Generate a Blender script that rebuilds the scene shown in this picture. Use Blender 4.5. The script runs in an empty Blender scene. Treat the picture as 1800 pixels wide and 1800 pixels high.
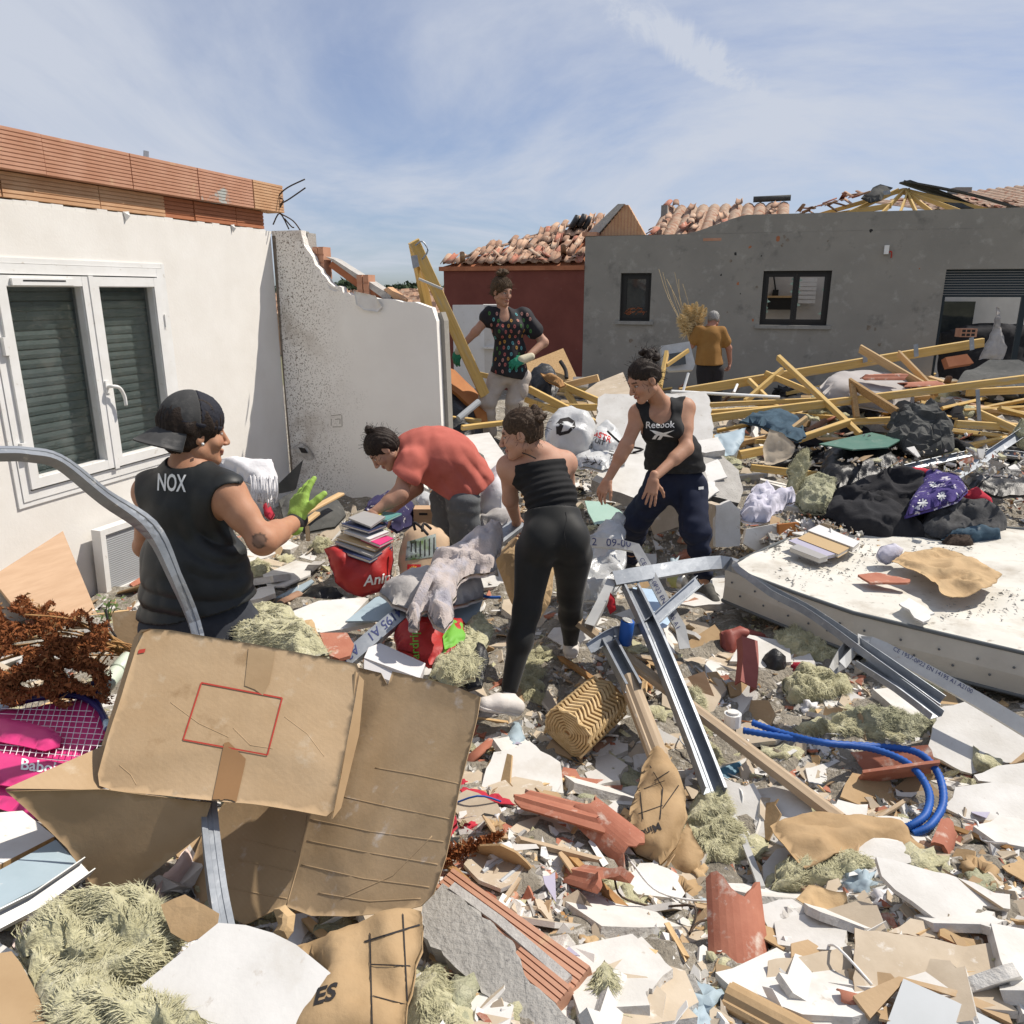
import bpy,bmesh,math,random
import numpy as np
from mathutils import Vector,Matrix
from mathutils.geometry import delaunay_2d_cdt
from mathutils.bvhtree import BVHTree
R=math.radians
SC=bpy.context.scene
COL=SC.collection
random.seed(7)
RNG=np.random.default_rng(7)
# ------------------------------------------------------------------ camera
FPX,TH,CAMH=1360.0,R(15.96),2.0
cam=bpy.data.cameras.new('camera'); cam_o=bpy.data.objects.new('camera',cam); COL.objects.link(cam_o)
cam.sensor_width=36.0; cam.sensor_fit='HORIZONTAL'; cam.lens=36.0*FPX/1800.0
cam.clip_start=0.05; cam.clip_end=6000
cam_o.location=(0,0,CAMH); cam_o.rotation_euler=(R(90)-TH,0,0)
SC.camera=cam_o
# ------------------------------------------------------------------ sky and sun
SUN_HEAD,SUN_EL=R(68),R(52)
world=bpy.data.worlds.new('World'); SC.world=world; world.use_nodes=True
nt=world.node_tree; nt.nodes.clear(); N=nt.nodes.new; L=nt.links.new
out=N('ShaderNodeOutputWorld'); bg=N('ShaderNodeBackground'); L(bg.outputs[0],out.inputs[0])
sky=N('ShaderNodeTexSky'); sky.sky_type='NISHITA'; sky.sun_disc=False
sky.sun_elevation=SUN_EL; sky.sun_rotation=SUN_HEAD
sky.altitude=300; sky.air_density=1.0; sky.dust_density=0.4; sky.ozone_density=3.0
bg.inputs[1].default_value=0.088
geo=N('ShaderNodeNewGeometry'); sep=N('ShaderNodeSeparateXYZ')
neg=N('ShaderNodeVectorMath'); neg.operation='SCALE'; neg.inputs['Scale'].default_value=-1.0
L(geo.outputs['Incoming'],neg.inputs[0]); L(neg.outputs[0],sep.inputs[0])
def wmath(op,a,b=None,c=None):
 n=N('ShaderNodeMath'); n.operation=op
 for i,v in enumerate((a,b,c)):
  if v is None:continue
  if isinstance(v,(int,float)):n.inputs[i].default_value=v
  else:L(v,n.inputs[i])
 return n.outputs[0]
den=wmath('ADD',wmath('MAXIMUM',sep.outputs[2],0.0),0.10)
cx=wmath('DIVIDE',sep.outputs[0],den); cy=wmath('DIVIDE',sep.outputs[1],den)
comb=N('ShaderNodeCombineXYZ'); L(cx,comb.inputs[0]); L(cy,comb.inputs[1])
def wnoise(scale,sx,sy,rot,detail,rough,dist):
 mp=N('ShaderNodeMapping'); L(comb.outputs[0],mp.inputs[0])
 mp.inputs['Scale'].default_value=(sx,sy,1); mp.inputs['Rotation'].default_value=(0,0,R(rot))
 n=N('ShaderNodeTexNoise'); L(mp.outputs[0],n.inputs[0])
 n.inputs['Scale'].default_value=scale; n.inputs['Detail'].default_value=detail
 n.inputs['Roughness'].default_value=rough; n.inputs['Distortion'].default_value=dist
 return n.outputs[0]
def wramp(v,a,b,hi):
 n=N('ShaderNodeMapRange'); n.interpolation_type='SMOOTHSTEP'; L(v,n.inputs[0])
 n.inputs[1].default_value=a; n.inputs[2].default_value=b; n.inputs[3].default_value=0; n.inputs[4].default_value=hi
 return n.outputs[0]
veil=wramp(wnoise(0.42,1,0.75,25,8,.6,.9),.30,.66,.72)
wisp=wramp(wnoise(1.1,1.0,.5,35,9,.66,1.4),.56,.80,.5)
# the one thick wisp the photograph shows high up, right of the middle
dx=wmath('SUBTRACT',cx,wmath('ADD',wmath('MULTIPLY',cy,0.80),-1.60)); dy=wmath('SUBTRACT',cy,2.66)
e2=wmath('ADD',wmath('MULTIPLY',wmath('MULTIPLY',dx,dx),34.0),wmath('MULTIPLY',wmath('MULTIPLY',dy,dy),4.5))
core=wramp(wmath('SUBTRACT',wmath('ADD',wmath('MULTIPLY',wnoise(2.2,1,.35,-38,12,.72,1.2),2.9),wmath('MULTIPLY',e2,-.9)),.62),.0,1.5,1.0)
low=wramp(sep.outputs[2],.0,.035,1.0)
fac=wmath('MULTIPLY',wmath('MINIMUM',wmath('ADD',wmath('ADD',wmath('MAXIMUM',veil,wisp),.30),core),.95),low)
mix=N('ShaderNodeMix'); mix.data_type='RGBA'; L(fac,mix.inputs[0]);
tint=N('ShaderNodeMix'); tint.data_type='RGBA'; tint.blend_type='MULTIPLY'; tint.inputs[0].default_value=1
L(sky.outputs[0],tint.inputs[6]); tint.inputs[7].default_value=(.67,.775,1.0,1)
L(tint.outputs[2],mix.inputs[6]); mix.inputs[7].default_value=(6.3,6.75,7.7,1); L(mix.outputs[2],bg.inputs[0])
sun=bpy.data.lights.new('sun','SUN'); sun.energy=5.0; sun.angle=R(.55); sun.color=(1,.93,.83)
sun_o=bpy.data.objects.new('sun',sun); COL.objects.link(sun_o)
sdir=Vector((math.sin(SUN_HEAD)*math.cos(SUN_EL),math.cos(SUN_HEAD)*math.cos(SUN_EL),math.sin(SUN_EL)))
sun_o.rotation_euler=sdir.to_track_quat('Z','Y').to_euler(); sun_o.location=(8,3,12)
SC.view_settings.view_transform='Standard'; SC.view_settings.look='None'
SC.view_settings.exposure=0.13; SC.view_settings.gamma=1.0; SC.view_settings.use_curve_mapping=False
SC.render.engine='CYCLES'; SC.cycles.use_denoising=True ; SC.cycles.max_bounces=6
SC.cycles.transparent_max_bounces=12; SC.cycles.caustics_reflective=False ; SC.cycles.caustics_refractive=False
# ------------------------------------------------------------------ pixels to places
CT,ST=math.cos(TH),math.sin(TH)
def ray(px,py):
 u=(px-900)/FPX; v=(900-py)/FPX
 return Vector((u,CT+v*ST,-ST+v*CT))
CAMP=Vector((0,0,CAMH))
def at(px,py,Y):
 d=ray(px,py); return CAMP+d*(Y/d.y)
def onz(px,py,z):
 d=ray(px,py); return CAMP+d*((z-CAMH)/d.z)
def onplane(px,py,P,n):
 d=ray(px,py); return CAMP+d*((P-CAMP).dot(n)/d.dot(n))
_w=np.random.default_rng(3)
_WD=_w.normal(size=(40,3)); _WD/=np.linalg.norm(_WD,axis=1)[:,None]; _WP=_w.uniform(0,6.28,40); _WF=_w.uniform(.6,1.7,40)
def sn(P,f=1.0,seed=0,n=10):
 """smooth pseudo-noise about -1..1 at points P (k,3)"""
 P=np.asarray(P,float); o=np.zeros(len(P))
 for i in range(n):
  j=(i+seed*7)%40
  o+=np.sin(P@(_WD[j]*_WF[(j*3+seed)%40]*f*3.0)+_WP[(j+seed*5)%40]+seed*1.7)
 return o/(n*.42)
def fbm(P,f=1.0,seed=0,octv=3):
 o=0; a=1.0; t=0
 for k in range(octv):
  o=o+a*sn(P,f,seed+k*3); t+=a; a*=.5; f*=2.1
 return o/t
MOUNDS=[(-.2,1.1,.24,2.6,.9),(-.3,7.5,.46,1.0,.8),(3.6,8.6,.62,2.6,1.5),(6.6,8.2,.5,2.2,1.6),(1.9,6.2,.28,1.0,.7),(3.0,5.9,.22,1.2,.7),(1.9,1.6,.12,.9,.6),(2.8,2.6,.16,.8,.7),(-1.4,6.2,.12,.6,.5),(-2.0,2.4,.22,.8,.8),(1.0,9.0,.35,1.3,1.2),(7.0,13.5,.45,2.0,1.2)]
def gh(x,y):
 x=np.atleast_1d(np.asarray(x,float)); y=np.atleast_1d(np.asarray(y,float))
 z=np.full(x.shape,.07)
 for mx,my,h,sx,sy in MOUNDS:z+=h*np.exp(-((x-mx)/sx)**2-((y-my)/sy)**2)
 P=np.stack([x,y,0*x],1)
 z+=.05*sn(P,1.1,1)+.025*sn(P,3.0,4)
 return z
def gz(x,y):return float(gh(x,y)[0])
def G(px,py,lift=0.0):
 d=ray(px,py); t=np.linspace(.9,16,900)**1.0
 z=CAMH+d.z*t-gh(d.x*t,d.y*t)
 i=int(np.argmax(z<0));
 if not (z<0).any():i=len(t)-1
 p=CAMP+d*float(t[i]); return Vector((p.x,p.y,gz(p.x,p.y)+lift))
def gn(x,y,e=.18):
 return Vector((gz(x-e,y)-gz(x+e,y),gz(x,y-e)-gz(x,y+e),2*e)).normalized()
 # ------------------------------------------------------------------ objects
WL={}
def tag(o,label,cat,group=None,kind=None):
 if label:o['label']=label
 if cat:o['category']=cat
 if group:o['group']=group
 if kind or cat:o['kind']=kind or 'thing'
 return o
def struct(o):o['kind']='structure'; return o
def empty(name,loc,label=None,cat=None,group=None):
 o=bpy.data.objects.new(name,None); COL.objects.link(o); o.location=loc; WL[o.name]=Vector(loc)
 o.empty_display_size=.1
 return tag(o,label,cat,group)
def mesh_of(name,V,Fc,smooth=False):
 me=bpy.data.meshes.new(name)
 V=np.asarray(V,dtype=np.float32).reshape(-1,3)
 if isinstance(Fc,np.ndarray):
  nf,k=Fc.shape
  me.vertices.add(len(V)); me.vertices.foreach_set('co',V.ravel())
  me.loops.add(nf*k); me.loops.foreach_set('vertex_index',Fc.astype(np.int32).ravel())
  me.polygons.add(nf); me.polygons.foreach_set('loop_start',np.arange(0,nf*k,k,dtype=np.int32))
  me.polygons.foreach_set('loop_total',np.full(nf,k,dtype=np.int32)); me.update(calc_edges=True)
 else:
  me.from_pydata(V.tolist(),[],Fc)
 me.polygons.foreach_set('use_smooth',[bool(smooth)]*len(me.polygons))
 me.update(); return me
def put(name,me,M,mat,parent=None):
 """object with given mesh data and world matrix (translation/rotation)"""
 o=bpy.data.objects.new(name,me); COL.objects.link(o)
 if mat is not None and len(me.materials)==0:me.materials.append(MATS[mat])
 if parent is not None:
  o.parent=parent; M=Matrix.Translation(-WL[parent.name])@M; WL[o.name]=WL[parent.name].copy()
  o.matrix_basis=M
  WL[o.name]=WL[parent.name]+M.translation
 else:
  o.matrix_basis=M; WL[o.name]=M.translation.copy()
 return o
def obj(name,V,Fc,mat,parent=None,smooth=False,org=None):
 V=np.asarray([tuple(v)for v in V]if not isinstance(V,np.ndarray)else V,float).reshape(-1,3)
 if org is None:
  org=WL[parent.name]if parent is not None else Vector((V[:,0].mean(),V[:,1].mean(),V[:,2].min()))
 me=mesh_of(name,V-np.array(org),Fc,smooth); me.materials.append(MATS[mat])
 o=bpy.data.objects.new(name,me); COL.objects.link(o)
 if parent is not None:
  o.parent=parent; o.location=Vector(org)-WL[parent.name]
 else:o.location=org
 WL[o.name]=Vector(org); return o
def vcol(o,C,name='Col'):
 C=np.asarray(C,np.float32); C=np.concatenate([C,np.ones((len(C),1),np.float32)],1)
 a=o.data.color_attributes.new(name,'FLOAT_COLOR','POINT'); a.data.foreach_set('color',C.ravel())
 # ------------------------------------------------------------------ materials
MATS={}
def mat(name,c1,c2=None,rough=.85,scale=8.,lo=.35,hi=.65,bump=0.,bscale=None,metal=0.,spec=.3,spk=None,spk2=None,obj_space=None,detail=6,vc=False,alpha=None,trans=0.,bdist=.01,sss=0.,sheen=0.,flute=0):
 m=bpy.data.materials.new(name); m.use_nodes=True ; t=m.node_tree; b=t.nodes['Principled BSDF']; Nn=t.nodes.new; Ln=t.links.new
 b.inputs['Roughness'].default_value=rough; b.inputs['Metallic'].default_value=metal; b.inputs['Specular IOR Level'].default_value=spec
 if obj_space:
  tc=Nn('ShaderNodeTexCoord'); mp=Nn('ShaderNodeMapping'); mp.inputs['Scale'].default_value=obj_space
  oi=Nn('ShaderNodeObjectInfo'); add=Nn('ShaderNodeVectorMath'); add.operation='ADD'
  cb=Nn('ShaderNodeCombineXYZ'); mu=Nn('ShaderNodeMath'); mu.operation='MULTIPLY'; mu.inputs[1].default_value=40
  Ln(oi.outputs['Random'],mu.inputs[0]); Ln(mu.outputs[0],cb.inputs[0]); Ln(mu.outputs[0],cb.inputs[1])
  Ln(tc.outputs['Object'],mp.inputs[0]); Ln(mp.outputs[0],add.inputs[0]); Ln(cb.outputs[0],add.inputs[1]); pos=add.outputs[0]
 else:
  pos=Nn('ShaderNodeNewGeometry').outputs['Position']
 def noise(sc,det=detail,ro=.6):
  n=Nn('ShaderNodeTexNoise'); Ln(pos,n.inputs[0]); n.inputs['Scale'].default_value=sc; n.inputs['Detail'].default_value=det; n.inputs['Roughness'].default_value=ro
  return n.outputs[0]
 def rng(v,a,c):
  n=Nn('ShaderNodeMapRange'); Ln(v,n.inputs[0]); n.inputs[1].default_value=a; n.inputs[2].default_value=c; return n.outputs[0]
 def mixc(f,A,B,mode='MIX'):
  n=Nn('ShaderNodeMix'); n.data_type='RGBA'; n.blend_type=mode
  if isinstance(f,float):n.inputs[0].default_value=f
  else:Ln(f,n.inputs[0])
  for s,v in ((6,A),(7,B)):
   if isinstance(v,tuple):n.inputs[s].default_value=(*v[:3],1)
   else:Ln(v,n.inputs[s])
  return n.outputs[2]
 c=c1
 if vc:
  at_=Nn('ShaderNodeAttribute'); at_.attribute_name='Col'; c=at_.outputs['Color']
  if c2:c=mixc(rng(noise(scale),lo,hi),c,mixc(1.0,c,c2,'MULTIPLY'))
 elif c2:c=mixc(rng(noise(scale),lo,hi),c1,c2)
 for sp in (spk,spk2):
  if sp:
   f_=rng(noise(sp[1],5,.65),sp[2],sp[3])
   if len(sp)>4:
    sx=Nn('ShaderNodeSeparateXYZ'); Ln(Nn('ShaderNodeNewGeometry').outputs['Position'],sx.inputs[0]); ad=Nn('ShaderNodeMath'); ad.operation='ADD'; Ln(sx.outputs[0],ad.inputs[0]); Ln(noise(2.2),ad.inputs[1])
    mu_=Nn('ShaderNodeMath'); mu_.operation='MULTIPLY'; Ln(f_,mu_.inputs[0]); Ln(rng(ad.outputs[0],sp[4],sp[5]),mu_.inputs[1]); f_=mu_.outputs[0]
   c=mixc(f_,c,sp[0])
 if flute:
  wv=Nn('ShaderNodeTexWave'); Ln(pos,wv.inputs[0]); wv.inputs['Scale'].default_value=flute; wv.inputs['Distortion'].default_value=1.2; wv.inputs['Detail'].default_value=2; wv.bands_direction='DIAGONAL'
  c=mixc(rng(wv.outputs[0],-6.,1.),c,mixc(1.0,c,(.86,.84,.82),'MULTIPLY'))
 if isinstance(c,tuple):b.inputs['Base Color'].default_value=(*c,1)
 else:Ln(c,b.inputs['Base Color'])
 if bump:
  bp=Nn('ShaderNodeBump'); bp.inputs['Strength'].default_value=bump; bp.inputs['Distance'].default_value=bdist
  Ln(noise(bscale or scale*4),bp.inputs['Height']); Ln(bp.outputs[0],b.inputs['Normal'])
 if alpha is not None:b.inputs['Alpha'].default_value=alpha
 if trans:b.inputs['Transmission Weight'].default_value=trans; b.inputs['IOR'].default_value=1.05
 if sss:b.inputs['Subsurface Weight'].default_value=sss; b.inputs['Subsurface Radius'].default_value=(.02,.008,.005); b.inputs['Subsurface Scale'].default_value=.5
 if sheen:b.inputs['Sheen Weight'].default_value=sheen
 MATS[name]=m; return m
DUSTC=(.50,.46,.40)
mat('plaster_wall',(.76,.735,.69),(.71,.68,.63),.92,3.2,bump=.25,bscale=55,spk=((.36,.30,.23),26,.70,.80),bdist=.004)  # white wall plaster, slightly mottled, with sparse brown specks
mat('plaster_dirty',(.83,.805,.755),(.79,.76,.71),.92,2.5,bump=.2,bscale=60,spk=((.17,.135,.10),75,.545,.60,-.85,-1.35),spk2=((.40,.34,.275),2.2,.50,.72,-.8,-1.3),bdist=.004)
mat('plaster',(.63,.615,.585),(.53,.51,.475),.9,7,bump=.3,bscale=70,spk=((.42,.37,.31),20,.64,.74),bdist=.004)
mat('plaster_core',(.62,.60,.56),(.46,.43,.39),.95,20,bump=.6,bscale=60)
mat('plasterback',(.50,.42,.32),(.42,.345,.255),.92,8,bump=.2,bscale=60,spk=((.62,.59,.54),14,.60,.72),bdist=.004)
mat('brick',(.52,.285,.19),(.45,.225,.14),.85,5,bump=.25,bscale=80,spk=((.56,.36,.22),11,.60,.72),bdist=.003)
mat('mortar',(.47,.45,.42),(.37,.35,.33),.95,20,bump=.5)
mat('tile',(.40,.165,.105),(.33,.12,.075),.82,9,bump=.25,bscale=70,spk=((.55,.45,.38),12,.56,.70),bdist=.004)
mat('tile_old',(.50,.335,.23),(.38,.22,.145),.9,4.5,bump=.3,bscale=50,spk=((.50,.42,.32),9,.52,.66))
mat('concrete',(.40,.385,.355),(.32,.305,.28),.95,9,bump=.8,bscale=60,spk=((.22,.21,.20),60,.60,.70))
mat('greyrender',(.29,.272,.24),(.25,.236,.21),.95,1.6,bump=.3,bscale=60,spk=((.36,.345,.31),4.5,.56,.74),spk2=((.14,.133,.12),2.3,.58,.76),bdist=.006)
mat('redrender',(.185,.060,.046),(.15,.047,.036),.95,2.2,bump=.3,bscale=70,spk=((.20,.09,.075),10,.66,.76),bdist=.006)
mat('timber',(.63,.43,.155),(.52,.335,.105),.7,3.0,bump=.15,obj_space=(1.2,16,16),spk=((.40,.22,.06),5,.64,.72),spk2=((.44,.38,.29),2.2,.54,.74),bdist=.003)
mat('timber_pale',(.62,.44,.24),(.50,.33,.16),.75,3.0,bump=.15,obj_space=(1.2,16,16),spk=((.33,.2,.1),5,.64,.74),bdist=.003)
mat('chipboard',(.47,.31,.15),(.33,.20,.09),.85,60,bump=.3)
mat('beech',(.50,.33,.205),(.44,.28,.165),.6,2.5,obj_space=(2,2,18),spk=((.38,.22,.12),4,.72,.80))
mat('orangeboard',(.42,.165,.045),(.34,.12,.03),.7,5)
mat('moulding',(.42,.32,.215),(.335,.25,.165),.6,3.0,bump=.12,obj_space=(1.5,14,14),spk=((.60,.56,.5),7,.62,.72),bdist=.003)
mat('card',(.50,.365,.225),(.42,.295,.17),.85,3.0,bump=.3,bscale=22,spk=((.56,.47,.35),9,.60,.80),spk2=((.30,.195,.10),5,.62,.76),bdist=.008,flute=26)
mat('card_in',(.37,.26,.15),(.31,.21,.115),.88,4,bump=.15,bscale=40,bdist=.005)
mat('card_scuff',(.45,.325,.195),(.37,.26,.145),.86,4,bump=.35,bscale=24,flute=30,spk=((.58,.52,.46),9,.60,.75),bdist=.005)
mat('tape',(.30,.165,.07),(.27,.145,.06),.35,5,spec=.5)
mat('redprint',(.40,.045,.03),None,.8)
mat('kraft',(.40,.275,.15),(.34,.225,.115),.8,6,bump=.35,bscale=18,bdist=.012)
mat('kraft_pale',(.47,.33,.18),(.41,.28,.15),.85,6,bump=.4,bscale=22,bdist=.012)
mat('ink',(.025,.022,.022),None,.8)
mat('ink_blue',(.04,.05,.14),None,.6)
mat('whiteprint',(.80,.80,.78),None,.7)
mat('yellowprint',(.75,.60,.05),None,.7)
mat('greenprint',(.15,.40,.05),None,.6)
mat('redprint2',(.55,.03,.03),None,.7)
mat('galv',(.34,.36,.385),(.25,.27,.295),.48,14,metal=.65,bump=.08,bscale=30,spk=((.62,.61,.58),16,.62,.72))
mat('galv_white',(.50,.50,.485),(.41,.41,.40),.5,10,metal=.3,spk=((.36,.33,.30),22,.64,.72))
mat('steel_dark',(.05,.045,.04),(.10,.06,.035),.7,20,metal=.4)
mat('wool',(.53,.50,.31),(.43,.405,.24),.98,14,bump=.7,bscale=90,spk=((.70,.66,.45),26,.56,.70),bdist=.02,sheen=.3)
mat('wool_grey',(.45,.44,.31),(.35,.35,.23),.98,18,bump=1.0,bscale=50,bdist=.02)
mat('white_pvc',(.76,.755,.735),(.70,.69,.66),.4,6,spk=((.42,.36,.28),24,.64,.76),spec=.45)
mat('white_board',(.66,.645,.615),(.58,.565,.535),.75,6,bump=.2,bscale=50,spk=((.42,.37,.31),22,.62,.74),spk2=((.50,.46,.40),3,.52,.74),bdist=.004)
mat('grey_board',(.41,.43,.445),(.37,.39,.40),.55,5,spk=((.6,.58,.55),18,.68,.76))
mat('blue_board',(.34,.42,.47),(.29,.365,.41),.6,5,spk=((.58,.57,.54),16,.66,.76))
mat('glass_pane',(.035,.048,.045),(.02,.03,.028),.06,5,spec=.6,spk=((.30,.28,.24),130,.56,.64),spk2=((.16,.155,.135),6,.55,.78),alpha=.36)
mat('shutter',(.30,.38,.37),(.24,.31,.30),.5,6,spk=((.16,.16,.14),40,.6,.72))
mat('glass_dark',(.015,.02,.024),(.04,.045,.045),.05,3,spec=.6)
mat('glass_green',(.36,.50,.42),(.30,.44,.36),.08,5,spec=.6)
mat('frame_dark',(.018,.017,.016),None,.5)
mat('navy_metal',(.018,.028,.036),None,.5)
mat('sill',(.30,.29,.265),(.24,.23,.21),.9,12,bump=.2)
mat('room_white',(.62,.60,.57),(.55,.53,.50),.9,3)
mat('felt',(.055,.057,.055),(.085,.085,.08),.9,9,bump=.3,bscale=40,spk=((.20,.19,.17),16,.62,.76))
mat('black_plastic',(.012,.012,.013),(.02,.02,.021),.42,10,spec=.4,bump=.6,bscale=40,bdist=.01)
mat('black_cloth',(.014,.014,.017),(.022,.022,.025),.95,20,bump=.3,bscale=60,spk=((.13,.12,.11),60,.70,.76))
mat('denim',(.055,.095,.13),(.035,.062,.088),.95,12,bump=.3,bscale=60,spk=((.2,.21,.21),14,.64,.76))
mat('grey_cloth',(.42,.40,.385),(.35,.33,.32),.95,14,bump=.3,bscale=70)
mat('white_cloth',(.68,.67,.68),(.58,.575,.59),.95,8,bump=.4,bscale=24,bdist=.012)
mat('lilac_cloth',(.56,.545,.62),(.47,.455,.53),.95,8,bump=.4,bscale=26,bdist=.012)
mat('pink_cloth',(.66,.54,.50),(.58,.46,.43),.9,8,bump=.4,bscale=26,bdist=.012)
mat('robe',(.50,.43,.40),(.41,.35,.325),.98,26,bump=.7,bscale=130,spk=((.40,.385,.43),7,.50,.66),bdist=.008,sheen=.4)
mat('navy_cloth',(.035,.03,.085),(.025,.022,.06),.95,12,spk=((.5,.48,.5),24,.62,.66))
mat('red_cloth',(.42,.03,.05),None,.95,bump=.3,bscale=30)
mat('cushion',(.40,.375,.36),(.345,.32,.305),.95,4,bump=.2,bscale=30)
mat('mattress',(.62,.60,.545),(.56,.54,.485),.85,5,bump=.15,bscale=40,spk=((.28,.25,.21),22,.60,.72),spk2=((.40,.36,.30),3.5,.50,.74))
mat('mattress_side',(.50,.475,.42),(.44,.415,.365),.9,6,bump=.15,bscale=50,spk=((.30,.27,.22),9,.66,.80))
mat('piping',(.12,.13,.135),None,.8)
mat('red_bag',(.40,.018,.016),(.34,.014,.013),.55,7,bump=.35,bscale=14,spec=.45,bdist=.015)
mat('bag_paper',(.52,.37,.24),(.46,.32,.20),.7,7,bump=.3,bscale=16,bdist=.01)
mat('photo_green',(.10,.16,.035),(.30,.34,.32),.5,9,.40,.55,spk=((.04,.05,.025),16,.55,.62))
mat('blue_print',(.06,.20,.48),None,.6)
mat('clear_plastic',(.62,.63,.63),(.52,.53,.53),.25,9,bump=.5,bscale=18,spec=.6,bdist=.015,alpha=.78)
mat('white_bag',(.60,.605,.60),(.50,.505,.50),.35,7,bump=.5,bscale=14,spec=.5,bdist=.02)
mat('plastic_tub',(.66,.645,.645),(.62,.60,.60),.35,7,spec=.5)
mat('blue_conduit',(.012,.09,.36),(.010,.07,.29),.55,9,spec=.35,spk=((.25,.30,.38),30,.66,.76))
mat('copper',(.45,.18,.07),None,.35,metal=.8)
mat('blue_pattern',(.02,.10,.17),(.10,.24,.32),.5,30)
mat('wicker',(.60,.44,.24),(.46,.31,.14),.75,30,bump=.2)
mat('dried',(.27,.095,.03),(.16,.05,.018),.95,20)
mat('dried_pale',(.40,.24,.10),(.30,.15,.06),.9,20)
mat('pampas',(.70,.56,.33),(.58,.43,.22),.95,12)
mat('leaf',(.07,.12,.03),(.11,.16,.05),.6,20)
mat('pink_bag',(.62,.045,.20),(.56,.038,.17),.45,8,bump=.15,bscale=16,spec=.4,spk=((.66,.36,.46),12,.68,.80))
mat('racket',(.03,.025,.13),(.02,.018,.09),.3,9,spec=.5)
mat('racket_pale',(.42,.55,.60),None,.35)
mat('string',(.78,.74,.76),None,.5)
mat('mint',(.58,.65,.54),(.54,.61,.50),.35,8,spec=.5)
mat('paper',(.70,.69,.66),(.62,.60,.57),.9,9)
mat('paper_print',(.66,.65,.63),(.40,.40,.42),.9,120,.55,.62)
mat('pages',(.62,.59,.53),(.52,.49,.44),.9,4,obj_space=(1,1,150))
for _n,_c in dict(bk_navy=(.03,.04,.09),bk_teal=(.10,.27,.26),bk_pink=(.55,.04,.16),bk_grey=(.32,.31,.30),bk_yellow=(.62,.47,.07),bk_white=(.62,.61,.60),bk_tan=(.45,.32,.17),bk_lilac=(.38,.36,.45)).items():mat(_n,_c,None,.5)
mat('mirror_blue',(.45,.58,.72),(.38,.50,.64),.12,6,spec=.7)
mat('tin',(.46,.45,.42),(.38,.37,.34),.35,12,metal=.7)
mat('tin_label',(.40,.38,.14),(.28,.30,.12),.5,20)
mat('red_plastic',(.30,.085,.065),(.24,.062,.048),.55,7,spk=((.42,.22,.19),12,.64,.76))
mat('darkplastic',(.03,.03,.032),(.05,.05,.05),.5,12)
mat('red_scrap',(.42,.015,.02),None,.5)
mat('foam_orange',(.45,.10,.02),None,.6)
mat('ground',(.33,.295,.24),(.22,.195,.155),.97,7,bump=1.0,bscale=45,spk=((.50,.47,.42),17,.55,.64),spk2=((.12,.10,.08),13,.61,.69),bdist=.03)  # base colour kept dark so gaps between rubble pieces look shaded
mat('farland',(.22,.19,.13),(.12,.14,.06),.97,.15)
mat('fartree',(.035,.055,.028),(.05,.075,.035),.95,.5)
mat('dust',(.55,.52,.47),(.44,.40,.34),.97,16,bump=.6)
# ------------------------------------------------------------------ shape helpers
BOXF=[(0,1,2,3),(7,6,5,4),(0,4,5,1),(1,5,6,2),(2,6,7,3),(3,7,4,0)]
def bxv(x0,x1,y0,y1,z0,z1):
 return [Vector(p)for p in ((x0,y0,z0),(x1,y0,z0),(x1,y1,z0),(x0,y1,z0),(x0,y0,z1),(x1,y0,z1),(x1,y1,z1),(x0,y1,z1))]
class MB:
 """collects pieces of ONE part"""
 def __init__(s):s.V=[]; s.F=[]
 def add(s,V,F):
  k=len(s.V); s.V+=[Vector(v)for v in V]; s.F+=[tuple(i+k for i in f)for f in F]; return s
 def box(s,x0,x1,y0,y1,z0,z1):return s.add(bxv(x0,x1,y0,y1,z0,z1),BOXF)
 def map(s,fn):s.V=[fn(*v)for v in s.V]; return s
 def build(s,name,mat,parent=None,smooth=False):return obj(name,s.V,s.F,mat,parent,smooth)
def basis(n,up=Vector((0,0,1))):
 n=Vector(n).normalized(); u=up.cross(n)
 if u.length<1e-3:u=Vector((1,0,0))
 u.normalize(); return u,n.cross(u).normalized(),n
def rotm(x,y,z,loc):
 M=Matrix.Identity(4)
 for i in range(3):M[i][0],M[i][1],M[i][2],M[i][3]=x[i],y[i],z[i],loc[i]
 return M
def prism(poly3,n,th):
 """polygon (list of Vector, planar) extruded by -n*th"""
 k=len(poly3); n=Vector(n).normalized()
 V=[Vector(p)for p in poly3]+[Vector(p)-n*th for p in poly3]
 return V,[tuple(range(k)),tuple(range(2*k-1,k-1,-1))]+[(i,i+k,(i+1)%k+k,(i+1)%k)for i in range(k)]
def jagged(poly,amt,step):
 if amt<=0:return poly
 o=[]
 for i,p in enumerate(poly):
  q=poly[(i+1)%len(poly)]; L_=(q-p).length; k=max(1,int(L_/step))
  for j in range(k):
   r=p.lerp(q,j/k)
   o.append(r+Vector((random.gauss(0,amt),random.gauss(0,amt),0))if (j or amt>.004)else r)
 return o
def plane_of(pts,lift,n,Y,z,anchor=None):
 cx=sum(p[0]for p in pts)/len(pts); cy=sum(p[1]for p in pts)/len(pts)
 if anchor:cx,cy=anchor
 if isinstance(Y,(list,tuple)):
  A,B,C_=(at(*q)for q in Y[:3]); n=(B-A).cross(C_-A).normalized()
  if n.dot(CAMP-A)<0:n=-n
  return A+n*(Y[3]if len(Y)>3 else 0),n
 if Y is not None:P=at(cx,cy,Y)
 elif z is not None:P=onz(cx,cy,z)
 else:P=G(cx,cy,lift)
 if n is None:n=gn(P.x,P.y)
 return P,Vector(n).normalized()
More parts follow.
